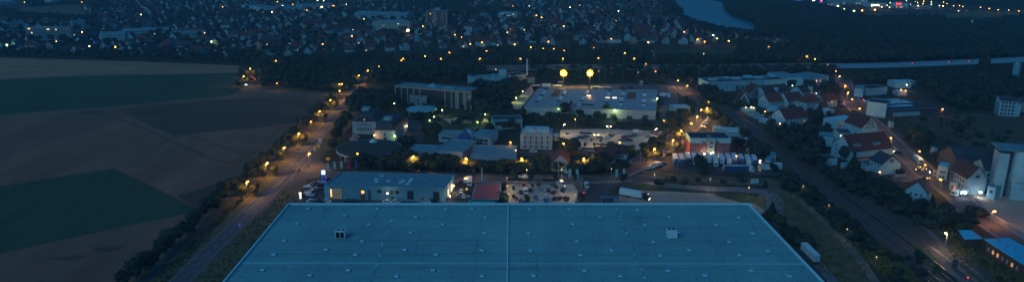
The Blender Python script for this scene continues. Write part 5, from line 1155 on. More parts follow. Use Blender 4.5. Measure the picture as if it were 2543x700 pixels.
for x, y, p in ((1682,200,3500),(1706,212,1500),(1762,253,200),(1651,300,500),(1603,159,300),(1627,177,300)): lamp(x, y, 's', 7, p, .35, group='lamps up the bending street')
for x, y in ((1308,421),(1395,420),(1519,419),(1626,433),(1764,443),(1860,464),(1403,461),(1429,482),(1259,441),(1259,460),(1262,480)): lamp(x, y, 'p', 6, 620 if x < 1440 or x > 1600 else 300, .2, arm=False, group='slim lamps behind the warehouse', desc='slim dim lamp post')
for x, y in ((1995,461),(2059,509),(2104,568),(2177,637)): lamp(x, y, 'p', 5, 90, .2, arm=False, group='slim lamps along the footpath', desc='slim dim lamp post')
for x, y in ((1399,309),(1512,314),(1481,335),(1627,320)): lamp(x, y, 'w', 7, 1500, .4, group='car park lamps', double=(x in (1512,1481)), rz=0)
for x, y in ((1429,295),): lamp(x, y, 's', 6, 400, .35, group='lamps near the lamp-lit car park')
lamp(1530,274,'g',7,900,.6, label='round pale yellow lamp on the front wall of the skylight hall', group='wall lamps'); lamp(1387,270,'g',7,300,.35, label='small pale yellow lamp left of the half-timbered gable', group='wall lamps')
lamp(1462,238,'s',8.5,260,.4, label='yellow lamp standing up from the skylight hall roof', group='wall lamps'); lamp(1631,244,'g',8,700,.5, label='white lamp at the right end of the skylight hall', group='wall lamps')
for x, y in ((1489,177),(1586,180)): lamp(x, y, 'p', 9, 60, .3, group='dim yard lamps', desc='dim tall yard lamp')
for x, y, p in ((1098,273,900),(1078,290,500),(1067,299,500),(979,257,120),(1205,284,900),(1195,294,500),(1186,303,500),(1125,302,400),(1099,179,200),(1298,227,300),(1282,243,900),(1228,235,60)): lamp(x, y, 'g', 4.5, p, .38, 'garden_lamp', 'garden lamps among the offices', arm=False)
for k in range(6): lamp(1133+k*8, 294, 'g', 1.0, 12, .16, 'bollard_light', 'small bollard lights on the courtyard', 'small bollard light', arm=False)
lamp(929,335,'o',6,500,.55,label='orange wall lamp between the two white blocks with dark roofs',group='building lamps'); lamp(978,337,'g',6,400,.55,label='pale yellow lamp at the corner of the nearest white block',group='building lamps')
lamp(1013,312,'w',6,250,.4,label='warm lamp at the far corner of the nearest white block',group='building lamps'); lamp(1284,374,'w',5,500,.38,label='warm lamp at the right end of the open bay hall',group='building lamps')
lamp(1832,388,'o',7,160,.42,label='orange lamp behind the right half of the lorry row',group='lorry park lamps')
for x, y in ((2083,189),(2097,213),(2106,229),(2117,247),(2133,270),(2160,293),(2180,311),(2214,342),(2281,376),(2295,410),(2340,446)): lamp(x, y, 's' if x > 2130 else 'o', 8, 1800, .45, group='lamps along the lamp-lit street')
for x, y, k, p in ((2185,427,'o',200),(1937,307,'o',600),(1900,277,'o',350),(1852,267,'o',300),(1866,266,'w',400),(1872,268,'w',200),(1968,213,'g',250),(1940,214,'g',250),(2027,232,'c',40),(2238,223,'o',1200),(2249,225,'o',900),(2341,271,'o',600),(2198,220,'s',80),(2178,215,'s',60),(1949,166,'o',200),(2076,177,'o',300),(2056,161,'o',60)): lamp(x, y, k, 5, p*.45, .42 if p > 100 else .22, 'wall_lamp', 'house lamps on the right', {'o':'orange house lamp','w':'warm white house lamp','g':'pale yellow house lamp','c':'tiny cold white lamp','s':'small yellow lamp'}[k], arm=False)
lamp(2353,578,'w',9,1800,.45,label='tall pale yard lamp beside the rightmost railway tracks',group='railway lamps')
lamp(2465,523,'o',7,1800,.55,label='orange-white lamp over the retaining wall of the plant yard',group='plant lamps')
lamp(2252,211,'w',5,500,.5,'wall_lamp','house lamps on the right',label='white lamp lighting the sloping shed front behind the workshop',arm=False)
for x, y, r_, lab in ((2386,470,.35,'smallest and leftmost of the three white lights at the mill house'),(2397,478,.7,'middle white floodlight at the foot of the mill house'),(2435,477,.7,'right white floodlight at the foot of the mill house')): lamp(x, y, 'c', 3, 260, r_, 'floodlight', 'white lights at the mill', label=lab, arm=False)
for x, y, k, nm in ((2404,688,'t','red signal lamp on the rightmost railway tracks'),(2014,386,'t','red signal light beside the railway, left of the courtyard building'),(2144,247,'t','red light on the wall left of the white box building')):
    e = empty('signal_light', G(x, y, 3)); e.location.z = 0; mb = MB(); mb.cyl((0,0,0),(0,0,2.8),.08,n=5); mb.build('pole', M_STEEL, e); mb = MB(); mb.ball((0,0,3),.22); mb.build('lamp_head', emit('signal_red', (1,.02,.02), 4), e); tag(e, nm, 'signal')
# building up-lights on the red office and the small wall lamps
for px_, y, h, lab in ((1748,381,2.5,'left up-light on the grey centre bay of the red office'),(1768,381,2.5,'right up-light on the grey centre bay of the red office'),(1709,379,4,'bright wall lamp at the left corner of the red office'),(1886,398,3,'bright vertical light beside the end of the lorry row'),(963,478,5.2,'small wall lamp over the dealership back wall')):
    x = px_; p = G(x, y, h); e = empty('wall_light', (p.x, p.y-1.0, 0)); mb = MB(); mb.cyl((0,0,0),(0,0,h-.2),.06,n=5); mb.build('pole', M_STEEL, e); mb = MB()
    mb.box(-.35,.35,-.15,.15,h-(1.2 if '1886' in str(x) else .2),h+.25); mb.build('lamp_head', M_WARM, e)
    ld = bpy.data.lights.new('lamp_light','POINT'); ld.energy = 240 if px_ != 963 else 60; ld.color = (1,.75,.45); ld.shadow_soft_size = .2; lo = link('lamp_light', ld, e); lo.location = (0,-.6,h+.2); tag(e, lab, 'wall light')
# bay light spilling on the yard at the dealership's right end
for x, y, lab in ((1112,488,'wall light over the right end door of the dealership'),(1121,462,'wall light on the far right corner of the dealership')):
    p = G(x, y, 4); e = empty('wall_light', (p.x+1.2, p.y, 0)); mb = MB(); mb.cyl((0,0,0),(0,0,4),.06,n=5); mb.build('pole', M_STEEL, e); mb = MB(); mb.box(-.15,.15,-.4,.4,4.0,4.5); mb.build('lamp_head', M_WARM, e)
    ld = bpy.data.lights.new('lamp_light','POINT'); ld.energy = 200; ld.color = (1,.78,.5); ld.shadow_soft_size = .3; lo = link('lamp_light', ld, e); lo.location = (.9,0,3.6); tag(e, lab, 'wall light')
# the two big yellow floodlight masts
for x, lab in ((1399,'left tall mast with blazing yellow floodlights'),(1465,'right tall mast with blazing yellow floodlights')):
    p = G(x, 184, 13); e = empty('floodlight_mast', (p.x, p.y, 0)); mb = MB(); mb.cyl((0,0,0),(0,0,12),.25,.15,8); mb.build('mast', M_FRAMED, e)
    mb = MB(); mb.box(-1.2,1.2,-.12,.12,11.75,11.95); mb.box(-2.2,2.2,-.12,-.02,13.9,14.1); mb.build('crossbar', M_STEEL, e)
    for k in range(9):
        a_ = 2*math.pi*k/8; xx, zz = (0, 14.0) if k == 8 else (2.25*math.cos(a_), 14.0+2.25*math.sin(a_))
        mb = MB(); mb.cyl((xx,-.55,zz),(xx,-.15,zz),1.35 if k == 8 else .9,.6,16,0)
        mb.build('floodlight_head_or_halo', emit('flood_bulb', (1,.62,.10), 5) if k == 8 else emit('amber_halo_glow', (1,.40,.012), .55), e)  # outer amber ring is added, it imitates the glow around the centre lamp
    mb = MB(); mb.cyl((0,0,12.002),(0,0,16.2),.12,.1,6); mb.build('head_frame', M_FRAMED, e)
    ld = bpy.data.lights.new('flood_light','SPOT'); ld.energy = 12000; ld.color = (1,.58,.14); ld.spot_size = R(150); ld.spot_blend = .6; ld.shadow_soft_size = 1.0
    lo = link('flood_light', ld, e); lo.location = (0,-1.5,13.2); lo.rotation_euler = (R(74),0,0)
    ld = bpy.data.lights.new('stray_light','POINT'); ld.energy = 5000; ld.color = (1,.55,.06); ld.shadow_soft_size = 1.0; lo = link('stray_light', ld, e); lo.location = (0,-2.2,13.4)
    tag(e, lab, 'floodlight mast', 'floodlight masts')
# town lights
TL = [(61,6,'s'),(203,6,'s'),(268,31,'o'),(17,112,'g'),(139,104,'w'),(183,87,'g'),(204,80,'w'),(222,115,'w'),(286,117,'s'),(350,37,'w'),(553,18,'s'),(580,23,'w'),(530,53,'o'),(507,82,'o'),(503,83,'o'),(498,96,'o'),(525,104,'g'),(635,27,'g'),
(689,5,'s'),(702,16,'c'),(750,0,'w'),(789,1,'w'),(799,18,'w'),(828,16,'o'),(756,26,'s'),(762,26,'s'),(653,30,'w'),(675,31,'w'),(860,12,'w'),(719,33,'w'),(664,111,'w'),(874,90,'o'),(896,95,'w'),(883,75,'o'),(877,75,'w'),(801,110,'o'),(904,48,'w'),(893,33,'o'),(866,45,'o'),(804,3,'w'),(812,6,'g'),(742,12,'s'),(727,12,'s'),
(1050,66,'s'),(1013,76,'w'),(1170,25,'s'),(1197,8,'o'),(1198,11,'o'),(1125,2,'w'),(1263,15,'s'),(1273,16,'s'),(1119,80,'s'),(1130,87,'s'),(1146,93,'s'),(1197,106,'s'),(1182,89,'o'),(1260,81,'s'),(1267,73,'s'),(1278,111,'s'),(1271,1,'w'),(1168,110,'o'),
(1314,15,'c'),(1382,26,'o'),(1332,39,'o'),(1296,48,'s'),(1332,55,'s'),(1303,75,'o'),(1378,53,'o'),(1388,61,'o'),(1394,59,'w'),(1400,66,'s'),(1416,19,'w'),(1440,14,'s'),(1495,26,'s'),(1536,28,'c'),(1537,31,'s'),(1478,65,'o'),(1398,91,'w'),(1362,104,'s'),(1518,97,'o'),(1585,60,'o'),(1551,71,'s'),(1529,53,'s'),(1391,71,'s'),(1345,44,'s'),
(1625,66,'s'),(1699,80,'o'),(1733,87,'s'),(1732,98,'s'),(1740,70,'g'),(1771,88,'w'),(1781,96,'w'),(1832,102,'s'),(1610,106,'o'),(1694,60,'o'),(1810,102,'o'),(1750,104,'s'),
(2071,21,'w'),(2096,24,'g'),(2107,25,'o'),(2121,28,'g'),(2141,27,'o'),(2173,25,'o'),(2176,11,'w'),(2211,8,'g'),(2209,19,'g'),(2050,15,'w'),(2251,2,'s'),(2273,5,'s'),(2294,4,'s'),(2313,6,'w'),(2313,12,'g'),(2292,10,'s'),(2280,15,'w'),(2279,7,'g'),(2261,12,'w'),(2241,11,'w'),(2343,6,'s'),(2333,15,'w'),(2342,16,'w'),(2352,10,'s'),(2368,15,'s'),(2383,15,'s'),(2391,17,'s'),(2435,19,'s'),(2457,22,'s'),(2479,25,'s'),(2505,26,'s'),(2530,28,'s'),(2509,41,'c'),(2508,63,'g'),(2297,64,'g'),(2328,63,'g'),(2367,54,'g'),(2405,71,'g'),(2528,92,'o'),(2409,53,'g'),(1992,5,'s'),(2002,7,'s'),(2030,9,'s'),(2155,5,'c'),(2190,18,'w'),(2203,14,'w')]
random.seed(4)
BIGL = {(1013,76):2.2,(828,16):2.0,(799,18):1.6,(702,16):1.6,(2071,21):1.9,(2096,24):1.7,(2121,28):1.8,(2166,14):2,(2176,11):1.7,(2081,16):2,(2141,27):1.5,(2173,25):1.6,(759,26):1.5,(750,0):1.6,(789,1):1.6}
for x, y, k in TL: lamp(x, y, k, 6.5, 250 if (x*7+y) % 3 else 600, BIGL.get((x,y), random.uniform(.6,.95)), group='lights of the far town', desc={'s':'small yellow light','w':'small warm white light','g':'small greenish light','c':'small cold white light','o':'small orange light'}[k], arm=False)
lamp(2166,14,'w',7,2500,2.0,group='lights of the far town',label='largest white light cluster on the middle of the shopping estate',arm=False); lamp(2081,16,'w',7,1500,1.8,group='lights of the far town',label='large white light right under the left end of the red sign',arm=False)
for x, y, k, h in ((685,151,'s',8),(940,165,'s',8),(911,176,'s',8),(995,151,'s',8),(1003,146,'s',7),(1210,127,'s',7),(1118,131,'s',9),(1054,140,'s',7),(1095,146,'s',7),(1190,146,'s',7),(1317,118,'s',9),(1350,121,'s',9),(1376,122,'s',9),(1401,126,'s',9),(1413,127,'s',9),(1397,146,'s',12),(1487,145,'s',12),(1550,132,'s',16),(1577,146,'s',12),(1294,146,'s',9),(1474,119,'s',6),(1748,133,'p',16),(1911,117,'s',8),(1899,136,'s',8),(1980,133,'s',6),(2004,140,'s',8),(2022,147,'s',8),(2092,141,'o',7),(1941,124,'s',5)):
    lamp(x, y, k, h, 700, .62 if k != 'p' else .4, group='lamps before the town', desc='yellow lamp' if k == 's' else None)

# ------------------------------------------------------------------ banners, signs, posts, people
for k, (x, y0, col, lab) in enumerate(((815,430,'w','leftmost white banner flag left of the dealership roof'),(832,427,'w','second white banner flag left of the dealership roof'),(849,425,'w','third white banner flag, just above the dealership roof corner'),(868,425,'r','dark red banner flag behind the dealership roof'),(886,424,'b','dark blue banner flag behind the dealership roof'),(1415,445,'w','left banner flag at the gap right of the central car park'),(1433,446,'w','second banner flag at the gap right of the central car park'),(1531,446,'w','white banner flag beside the site entrance'),(1549,445,'w','blue-white banner flag beside the site entrance tree'))):
    p = G(x, y0); e = empty('banner_flag', p); mb = MB(); mb.cyl((-.75,0,0),(-.75,0,6.2),.06,n=5); mb.cyl((-.75,0,6.1),(.8,0,6.1),.04,n=5); mb.build('pole', M_STEEL, e)
    mb = MB(); N = 6; vs = []
    for j in range(N+1):
        z = 1.6+4.4*j/N; yy = .12*math.sin(j*1.7+k)
        vs += [(-.68,yy,z),(.75,yy*1.6+.05,z),(.75,yy*1.6+.08,z),(-.68,yy+.03,z)]
    mb.add(vs, [(4*j+a,4*j+(a+1) % 4,4*j+4+(a+1) % 4,4*j+4+a) for j in range(N) for a in range(4)]+[(3,2,1,0),(4*N,4*N+1,4*N+2,4*N+3)])
    mb.build('banner', {'w': M_WALL['white'], 'r': mat('banner_red', (.45,.03,.06), .8, .1), 'b': mat('banner_blue', (.02,.10,.25), .8, .1)}[col], e); tag(e, lab, 'banner flag', 'banner flags')
# dealership lit totem
p = G(805,456); e = empty('lit_totem', p); mb = MB(); mb.box(-.95,.95,-.5,.5,5.4,7.6); mb.build('lit_panel', emit('totem_white', (.80,.90,1), .5), e)
mb = MB(); mb.box(-.95,-.6,-.4,.4,0,5.398); mb.box(.6,.95,-.4,.4,0,5.398); mb.build('blue_lit_leg', emit('totem_blue', (.02,.12,1), .10), e); tag(e, 'white-lit totem sign on glowing blue legs at the dealership corner', 'totem sign')
p = G(747,498); e = empty('lit_totem', p); mb = MB(); mb.box(-.6,.6,-.3,.3,3.5,4.4); mb.build('lit_panel', emit('totem_warm', (1,.85,.65), .8), e); mb = MB(); mb.box(-.45,.45,-.3,.3,1.2,3.2); mb.build('lit_panel', emit('totem_white', (.80,.90,1), .5), e); mb = MB(); mb.box(-.2,.2,-.2,.2,0,.99); mb.box(-.2,.2,-.2,.2,3.21,3.49); mb.build('post', M_STEEL, e); tag(e, 'small white-lit totem sign at the left end of the forecourt', 'totem sign')
def sign(x, y, w_, z0, h_, m, lab, name='road_sign', rz=0):
    e = empty(name, G(x, y), rz); mb = MB(); mb.cyl((0,.06,0),(0,.06,z0+h_),.06,n=5); mb.build('pole', M_STEEL, e); mb = MB(); mb.box(-w_/2,w_/2,-.03,0,z0,z0+h_); mb.build('sign_board', m, e); tag(e, lab, 'sign'); return e
MSB = mat('sign_blue_white', (.22,.50,.70), .5, .1); MSG = mat('sign_back_grey', (.30,.33,.45), .5, .1); MSY = mat('sign_yellow', (.40,.36,.12), .6, .1)
sign(596,566,1.3,.8,1.5,MSB,'blue-white traffic sign on the verge of the main road')
sign(615,546,.5,.3,.7,MSY,'small orange marker post above the blue-white traffic sign')
sign(796,362,2.6,2.0,3.4,MSG,'large grey direction sign on the main road'); sign(791,371,2.0,1,2.4,MSY,'dim yellow-green direction sign below the large grey one'); sign(782,378,1.6,.8,2.4,MSG,'lower grey sign back left of the yellow-green one'); sign(815,402,2.4,1.2,1.6,MSY,'low yellowish board beside the round pavilion')
sign(1434,452,2.2,.5,2.2,MSG,'pale square board at the right corner of the central car park'); sign(1566,456,.7,1,1.2,MSB,'small blue sign on the lawn by the entrance'); sign(1571,502,.7,.5,1.2,MSB,'small blue sign in front of the driving lorry'); sign(1759,479,1,.2,1.2,MSB,'small blue marker at the end of the lorry yard'); sign(1649,378,1.6,.5,1.6,MSB,'small blue container beside the bend above the parked vans')
sign(1873,460,4.2,1.0,2.6,M_WALL['white'],'white rectangular board on the verge right of the lorry yard','notice_board')
# bus shelter like kiosk at entrance
e = empty('gate_canopy', G(1513,507)); mb = MB(); mb.box(-4.5,4.5,-2,2,3.6,4.0); mb.build('roof', mat('canopy_blue', (.03,.14,.22), .5, .1), e)
for x in (-4,0,4): mb = MB(); mb.cyl((x,0,0),(x,0,3.598),.15,n=6); mb.build('post', M_STEEL, e)
mb = MB(); mb.box(-2,2,-1.2,1.2,0,3.0); mb.build('booth', M_WALL['dark'], e); tag(e, 'blue-roofed gate canopy at the site entrance above the warehouse edge', 'gate canopy')
mb = MB(); mb.cyl((0,0,0),(0,0,9),.3,.2,6); o = mb.build('column', M_ROOF['metal']); o.location = G(1197,455); tag(o, 'slim blue-grey pylon in the dealership yard', 'pylon')
for x, y, h, lab in ((1441,478,8,'tall grey post left of the site entrance'),(1446,477,8,'second tall grey post left of the site entrance'),(1681,443,10,'pale pole in front of the lorry row'),(1866,436,10,'pale pole in front of the blue lorry'),(1387,440,8,'grey pole beside the red-roofed gable house'),(1590,407,9,'pale pole beside the bright green bush'),(2343,655,3,'dark signal box left of the gravel path'),(2370,664,5,'dark relay cabinet on the gravel between the tracks')):
    wd = .12 if 'p' in lab.split()[-1] or 'pole' in lab or 'post' in lab else .7
    mb = MB(); 
    if wd < .5: mb.cyl((0,0,0),(0,0,h),.14,.09,6); mb.box(-.22,.22,-.22,.22,0,.12)
    else: mb.box(-.7,.7,-.5,.5,0,h*.7); mb.box(-.8,.8,-.6,.6,h*.702,h*.75)
    o = mb.build('pole' if wd < .5 else 'relay_cabinet', M_STEEL if wd < .5 else M_FRAMED); 
    o.name = 'tall_pole' if wd < .5 else 'relay_cabinet'; o.location = G(x, y); tag(o, lab, 'pole' if wd < .5 else 'cabinet')
# catenary-like masts and pylons along the railway
for k, (x, y) in enumerate(((1990,410),(2035,440),(2115,520),(2190,470),(2330,575),(2228,480),(2150,560))):
    mb = MB(); mb.cyl((0,0,0),(0,0,9),.18,.12,6); mb.cyl((0,0,8.4),(2.5,-1.0,8.6),.06,n=5); mb.cyl((0,0,7.2),(2.5,-1.0,8.6),.05,n=5); o = mb.build('catenary_mast', M_FRAMED); o.location = G(x, y); auto(o, 'thin railway mast', 'railway mast', 'masts along the railway')
# low barrier lamps on the bend
for k, (x, y) in enumerate(((2274,422),(2289,423),(2293,419),(2300,421),(2285,416),(2296,444),(2302,444),(2308,444))):
    e = empty('barrier_light', G(x, y+3)); mb = MB(); mb.box(-.5,.5,-.05,.05,.2,1.0); mb.build('barrier_board', M_WALL['red'], e); mb = MB(); mb.ball((0,0,1.15),.18,0); mb.build('lamp_head', emit('barrier_yellow', (1,.6,.1), 4), e); auto(e, 'yellow construction barrier light', 'barrier light', 'construction barrier lights')
def person(px, py, rz, shirt, label):
    J = {'pel':(0,0,.95),'wst':(0,0,1.12),'ch':(0,.02,1.35),'nk':(0,0,1.50),'hd':(0,-.02,1.62),'top':(0,0,1.74),'ls':(.18,0,1.42),'le':(.25,.08,1.15),'lh':(.24,-.05,.90),'rs':(-.18,0,1.42),'re':(-.25,-.06,1.15),'rh':(-.24,-.22,.95),
         'lhp':(.09,0,.9),'lk':(.10,-.14,.50),'la':(.10,-.05,.09),'lt':(.10,-.22,.04),'rhp':(-.09,0,.9),'rk':(-.10,.08,.50),'ra':(-.10,.30,.13),'rt':(-.10,.18,.04)}
    rad = dict(pel=.14,wst=.12,ch=.15,nk=.055,hd=.10,top=.085,ls=.07,le=.045,lh=.035,rs=.07,re=.045,rh=.035,lhp=.09,lk=.06,la=.045,lt=.04,rhp=.09,rk=.06,ra=.045,rt=.04)
    E = [('pel','wst'),('wst','ch'),('ch','nk'),('nk','hd'),('hd','top'),('ch','ls'),('ls','le'),('le','lh'),('ch','rs'),('rs','re'),('re','rh'),('pel','lhp'),('lhp','lk'),('lk','la'),('la','lt'),('pel','rhp'),('rhp','rk'),('rk','ra'),('ra','rt')]
    ks = list(J); me = bpy.data.meshes.new('person'); me.from_pydata([J[k] for k in ks], [(ks.index(a), ks.index(b_)) for a, b_ in E], []); me.materials.append(mat('dark_clothing_'+shirt, {'dark':(.03,.035,.05),'blue':(.05,.08,.16)}[shirt], .9, .1))
    o = link('person', me); o.location = G(px, py); o.location.z = .2; o.rotation_euler = (0,0,rz)
    sk = o.modifiers.new('skin', 'SKIN'); 
    for i, k in enumerate(ks): me.skin_vertices[0].data[i].radius = (rad[k], rad[k]); me.skin_vertices[0].data[i].use_root = (k == 'pel')
    ss = o.modifiers.new('sub', 'SUBSURF'); ss.levels = 1; ss.render_levels = 1
    hr = MB(); hr.ball((0,.015,1.70),.105,0,8,6,1.05); hh = hr.build('hair', M_BLACK, o)
    tag(o, label, 'person'); return o
person(741, 427, 1.2, 'dark', 'person in dark clothes walking across the main road junction, left of two')
person(744, 426, 1.4, 'blue', 'person in dark blue clothes crossing the road junction, right of two')
person(1455, 447, 2.2, 'dark', 'person in dark clothes standing in the orange lamp light by the entrance')
person(2460, 574, .6, 'dark', 'person in dark clothes walking on the sodium-lit street beside the plant wall')
# retaining wall and fences
def wall_line(name, lab, cat, a, b_, h, th, m):
    p = G(*a); q = G(*b_); mb = MB(); e = empty(name, p); bar(mb, (0,0), (q.x-p.x, q.y-p.y), th, 0, h); mb.build('wall_body', m, e); mb = MB(); bar(mb, (0,0), (q.x-p.x, q.y-p.y), th+.12, h+.002, h+.14); mb.build('coping', M_KERB, e); tag(e, lab, cat)
wall_line('retaining_wall', 'pale retaining wall along the sodium-lit street below the plant', 'wall', (2440,532), (2560,606), 3.0, .5, M_WALL['concrete'])
wall_line('car_park_wall', 'low red lit wall behind the street below the lamp-lit car park', 'wall', (1412,382), (1455,383), 1.6, .3, M_WALL['brick'])
wall_line('garden_wall', 'low pale wall in front of the lone white gable house', 'wall', (2222,440), (2248,438), 1.4, .3, M_WALL['concrete'])

# ------------------------------------------------------------------ vegetation
rng = np.random.default_rng(5)
def lumpy(c, r, n=2, seed=0):
    bm = bmesh.new(); bmesh.ops.create_icosphere(bm, subdivisions=n, radius=1.0); rg = np.random.default_rng(seed)
    for v in bm.verts:
        k = 1+.22*math.sin(v.co.x*4+seed)*math.cos(v.co.y*3.3+seed*2)+.12*rg.normal(); v.co = Vector((c[0]+v.co.x*r[0]*k, c[1]+v.co.y*r[1]*k, c[2]+v.co.z*r[2]*k))
    vs = [tuple(v.co) for v in bm.verts]; fs = [tuple(v.index for v in f.verts) for f in bm.faces]; bm.free(); return vs, fs
def crown_arrays(kind, seed, leaves, leafsize, sub=1):
    """unit tree: height 1, crown width about .8; returns verts, faces (quads/tris)"""
    rg = np.random.default_rng(seed); V = []; F = []
    lobes = []
    if kind == 'round':
        for k in range(7): a = rg.uniform(0, 6.28); d = rg.uniform(.05,.22); lobes.append(((d*math.cos(a), d*math.sin(a), rg.uniform(.42,.76)), (rg.uniform(.16,.24),)*2+(rg.uniform(.14,.20),)))
        lobes.append(((0,0,.6),(.27,.27,.26)))
    elif kind == 'broad':
        for k in range(9): a = rg.uniform(0, 6.28); d = rg.uniform(.15,.38); lobes.append(((d*math.cos(a), d*math.sin(a), rg.uniform(.35,.72)), (rg.uniform(.15,.24),)*2+(rg.uniform(.12,.2),)))
        lobes.append(((0,0,.55),(.36,.36,.28)))
    elif kind == 'cone':
        for k in range(6): z = .18+.72*k/5; rr = .26*(1-k/5.6); lobes.append(((rg.normal()*.01, rg.normal()*.01, z), (rr, rr, .13)))
    elif kind == 'bush':
        for k in range(6): a = rg.uniform(0, 6.28); d = rg.uniform(.1,.4); lobes.append(((d*math.cos(a), d*math.sin(a), rg.uniform(.25,.62)), (rg.uniform(.25,.36),)*2+(rg.uniform(.24,.34),)))
    for i, (c, r) in enumerate(lobes):
        vs, fs = lumpy(c, [x*.86 for x in r], sub, seed*13+i); b = len(V); V += vs; F += [tuple(b+j for j in f) for f in fs]
    wts = np.array([r[0]*r[2] for c, r in lobes]); wts /= wts.sum()
    for k in range(leaves):
        c, r = lobes[rg.choice(len(lobes), p=wts)]; d = rg.normal(size=3); d /= np.linalg.norm(d)
        if d[2] < -.5: d[2] *= -1
        rr = rg.uniform(.85, 1.22); p = np.array(c)+d*np.array(r)*rr
        u = rg.normal(size=3); u -= u.dot(d)*d*.6; u /= np.linalg.norm(u); v = np.cross(d, u); v /= (np.linalg.norm(v)+1e-9); s = leafsize*rg.uniform(.6,1.3)
        b = len(V); V += [tuple(p-u*s-v*s*.6), tuple(p+u*s-v*s*.5), tuple(p+u*s*.8+v*s*.7), tuple(p-u*s*.7+v*s*.6)]; F.append((b,b+1,b+2,b+3))
    return V, F
def mkmesh(name, V, F, m):
    me = bpy.data.meshes.new(name); me.from_pydata(V, [], F); me.materials.append(m); me.update(); return me
CR = {}
for kind, n_, lf in (('round',4,900),('broad',4,1000),('cone',2,800),('bush',3,500)):
    for i in range(n_):
        V, F = crown_arrays(kind, 20+i*7+len(kind), lf, .034 if kind != 'bush' else .06, 2)
        for mi, m in enumerate((M_LEAF, M_LEAFD, M_LEAFO)): CR[(kind, i, mi)] = mkmesh('crown', V, F, m)
TRK = {}
for kind, (r0_, z1) in {'round':(.028,.5),'broad':(.035,.45),'cone':(.022,.3),'bush':(.03,.3)}.items():
    mb = MB(); mb.cyl((0,0,0),(0,0,z1),r0_,r0_*.6,7)
    for k in range(5): a = k*1.3; mb.cyl((0,0,z1*.75),(math.cos(a)*.17,math.sin(a)*.17,z1*1.25),r0_*.45,r0_*.15,5)
    TRK[kind] = mb.mesh('trunk', M_BARK)
def tree(x, y, h, kind='round', wx=1.0, mi=None, desc=None, group='trees', label=None, cat='tree'):
    e = empty('tree' if kind != 'bush' else 'bush', (x, y, 0), random.uniform(0, 6.28)); e.scale = (h*wx, h*wx, h)
    n_ = {'round':4,'broad':4,'cone':2,'bush':3}[kind]; mi = random.choice((0,0,1,1,2)) if mi is None else mi
    link('crown', CR[(kind, random.randrange(n_), mi)], e); link('trunk', TRK[kind], e)
    if kind == 'bush': e['x'] = 0; del e['x']
    d0 = {'round':'round-crowned tree','broad':'broad spreading tree','cone':'pointed conifer','bush':'bush'}[kind]
    if label: tag(e, label, cat, group)
    else: auto(e, desc or (['dark green ','very dark ','olive green '][mi]+d0), 'bush' if kind == 'bush' else 'tree', group)
    return e
def free(x, y, r=4):
    for ox, oy, orr in OCC:
        if (x-ox)**2+(y-oy)**2 < (orr+r)**2: return False
    return True
TREES = []   # (dist, x, y, h, kind, wx, mi, group)
def T(px, py, h, kind='round', wx=1.0, mi=None, group='trees'):
    p = G(px, py); TREES.append((0, p.x, p.y, h, kind, wx, mi, group))
random.seed(21)
# row between the field and the main road
seg = road_line([(250,790),(320,716),(395,650),(470,585),(545,515),(600,462),(640,425),(680,392),(725,352),(762,318),(792,288),(820,262),(850,232)], 1)
LNS = seg; 
for i in range(len(LNS)-1):
    a, b_ = LNS[i], LNS[i+1]; n_ = max(1, int((b_-a).length/6.2)); d = (b_-a).normalized(); q = Vector((-d.y, d.x, 0))
    for j in range(n_):
        p = a.lerp(b_, j/n_)+q*random.uniform(-.5,3.0); TREES.append((0, p.x, p.y, random.uniform(6,10.5), random.choice(('round','broad','round')), random.uniform(.85,1.1), None, 'trees lining the main road'))
        if random.random() < .35: p = p+q*random.uniform(3,6); TREES.append((0, p.x, p.y, random.uniform(3,6), 'broad', 1.1, None, 'trees lining the main road'))
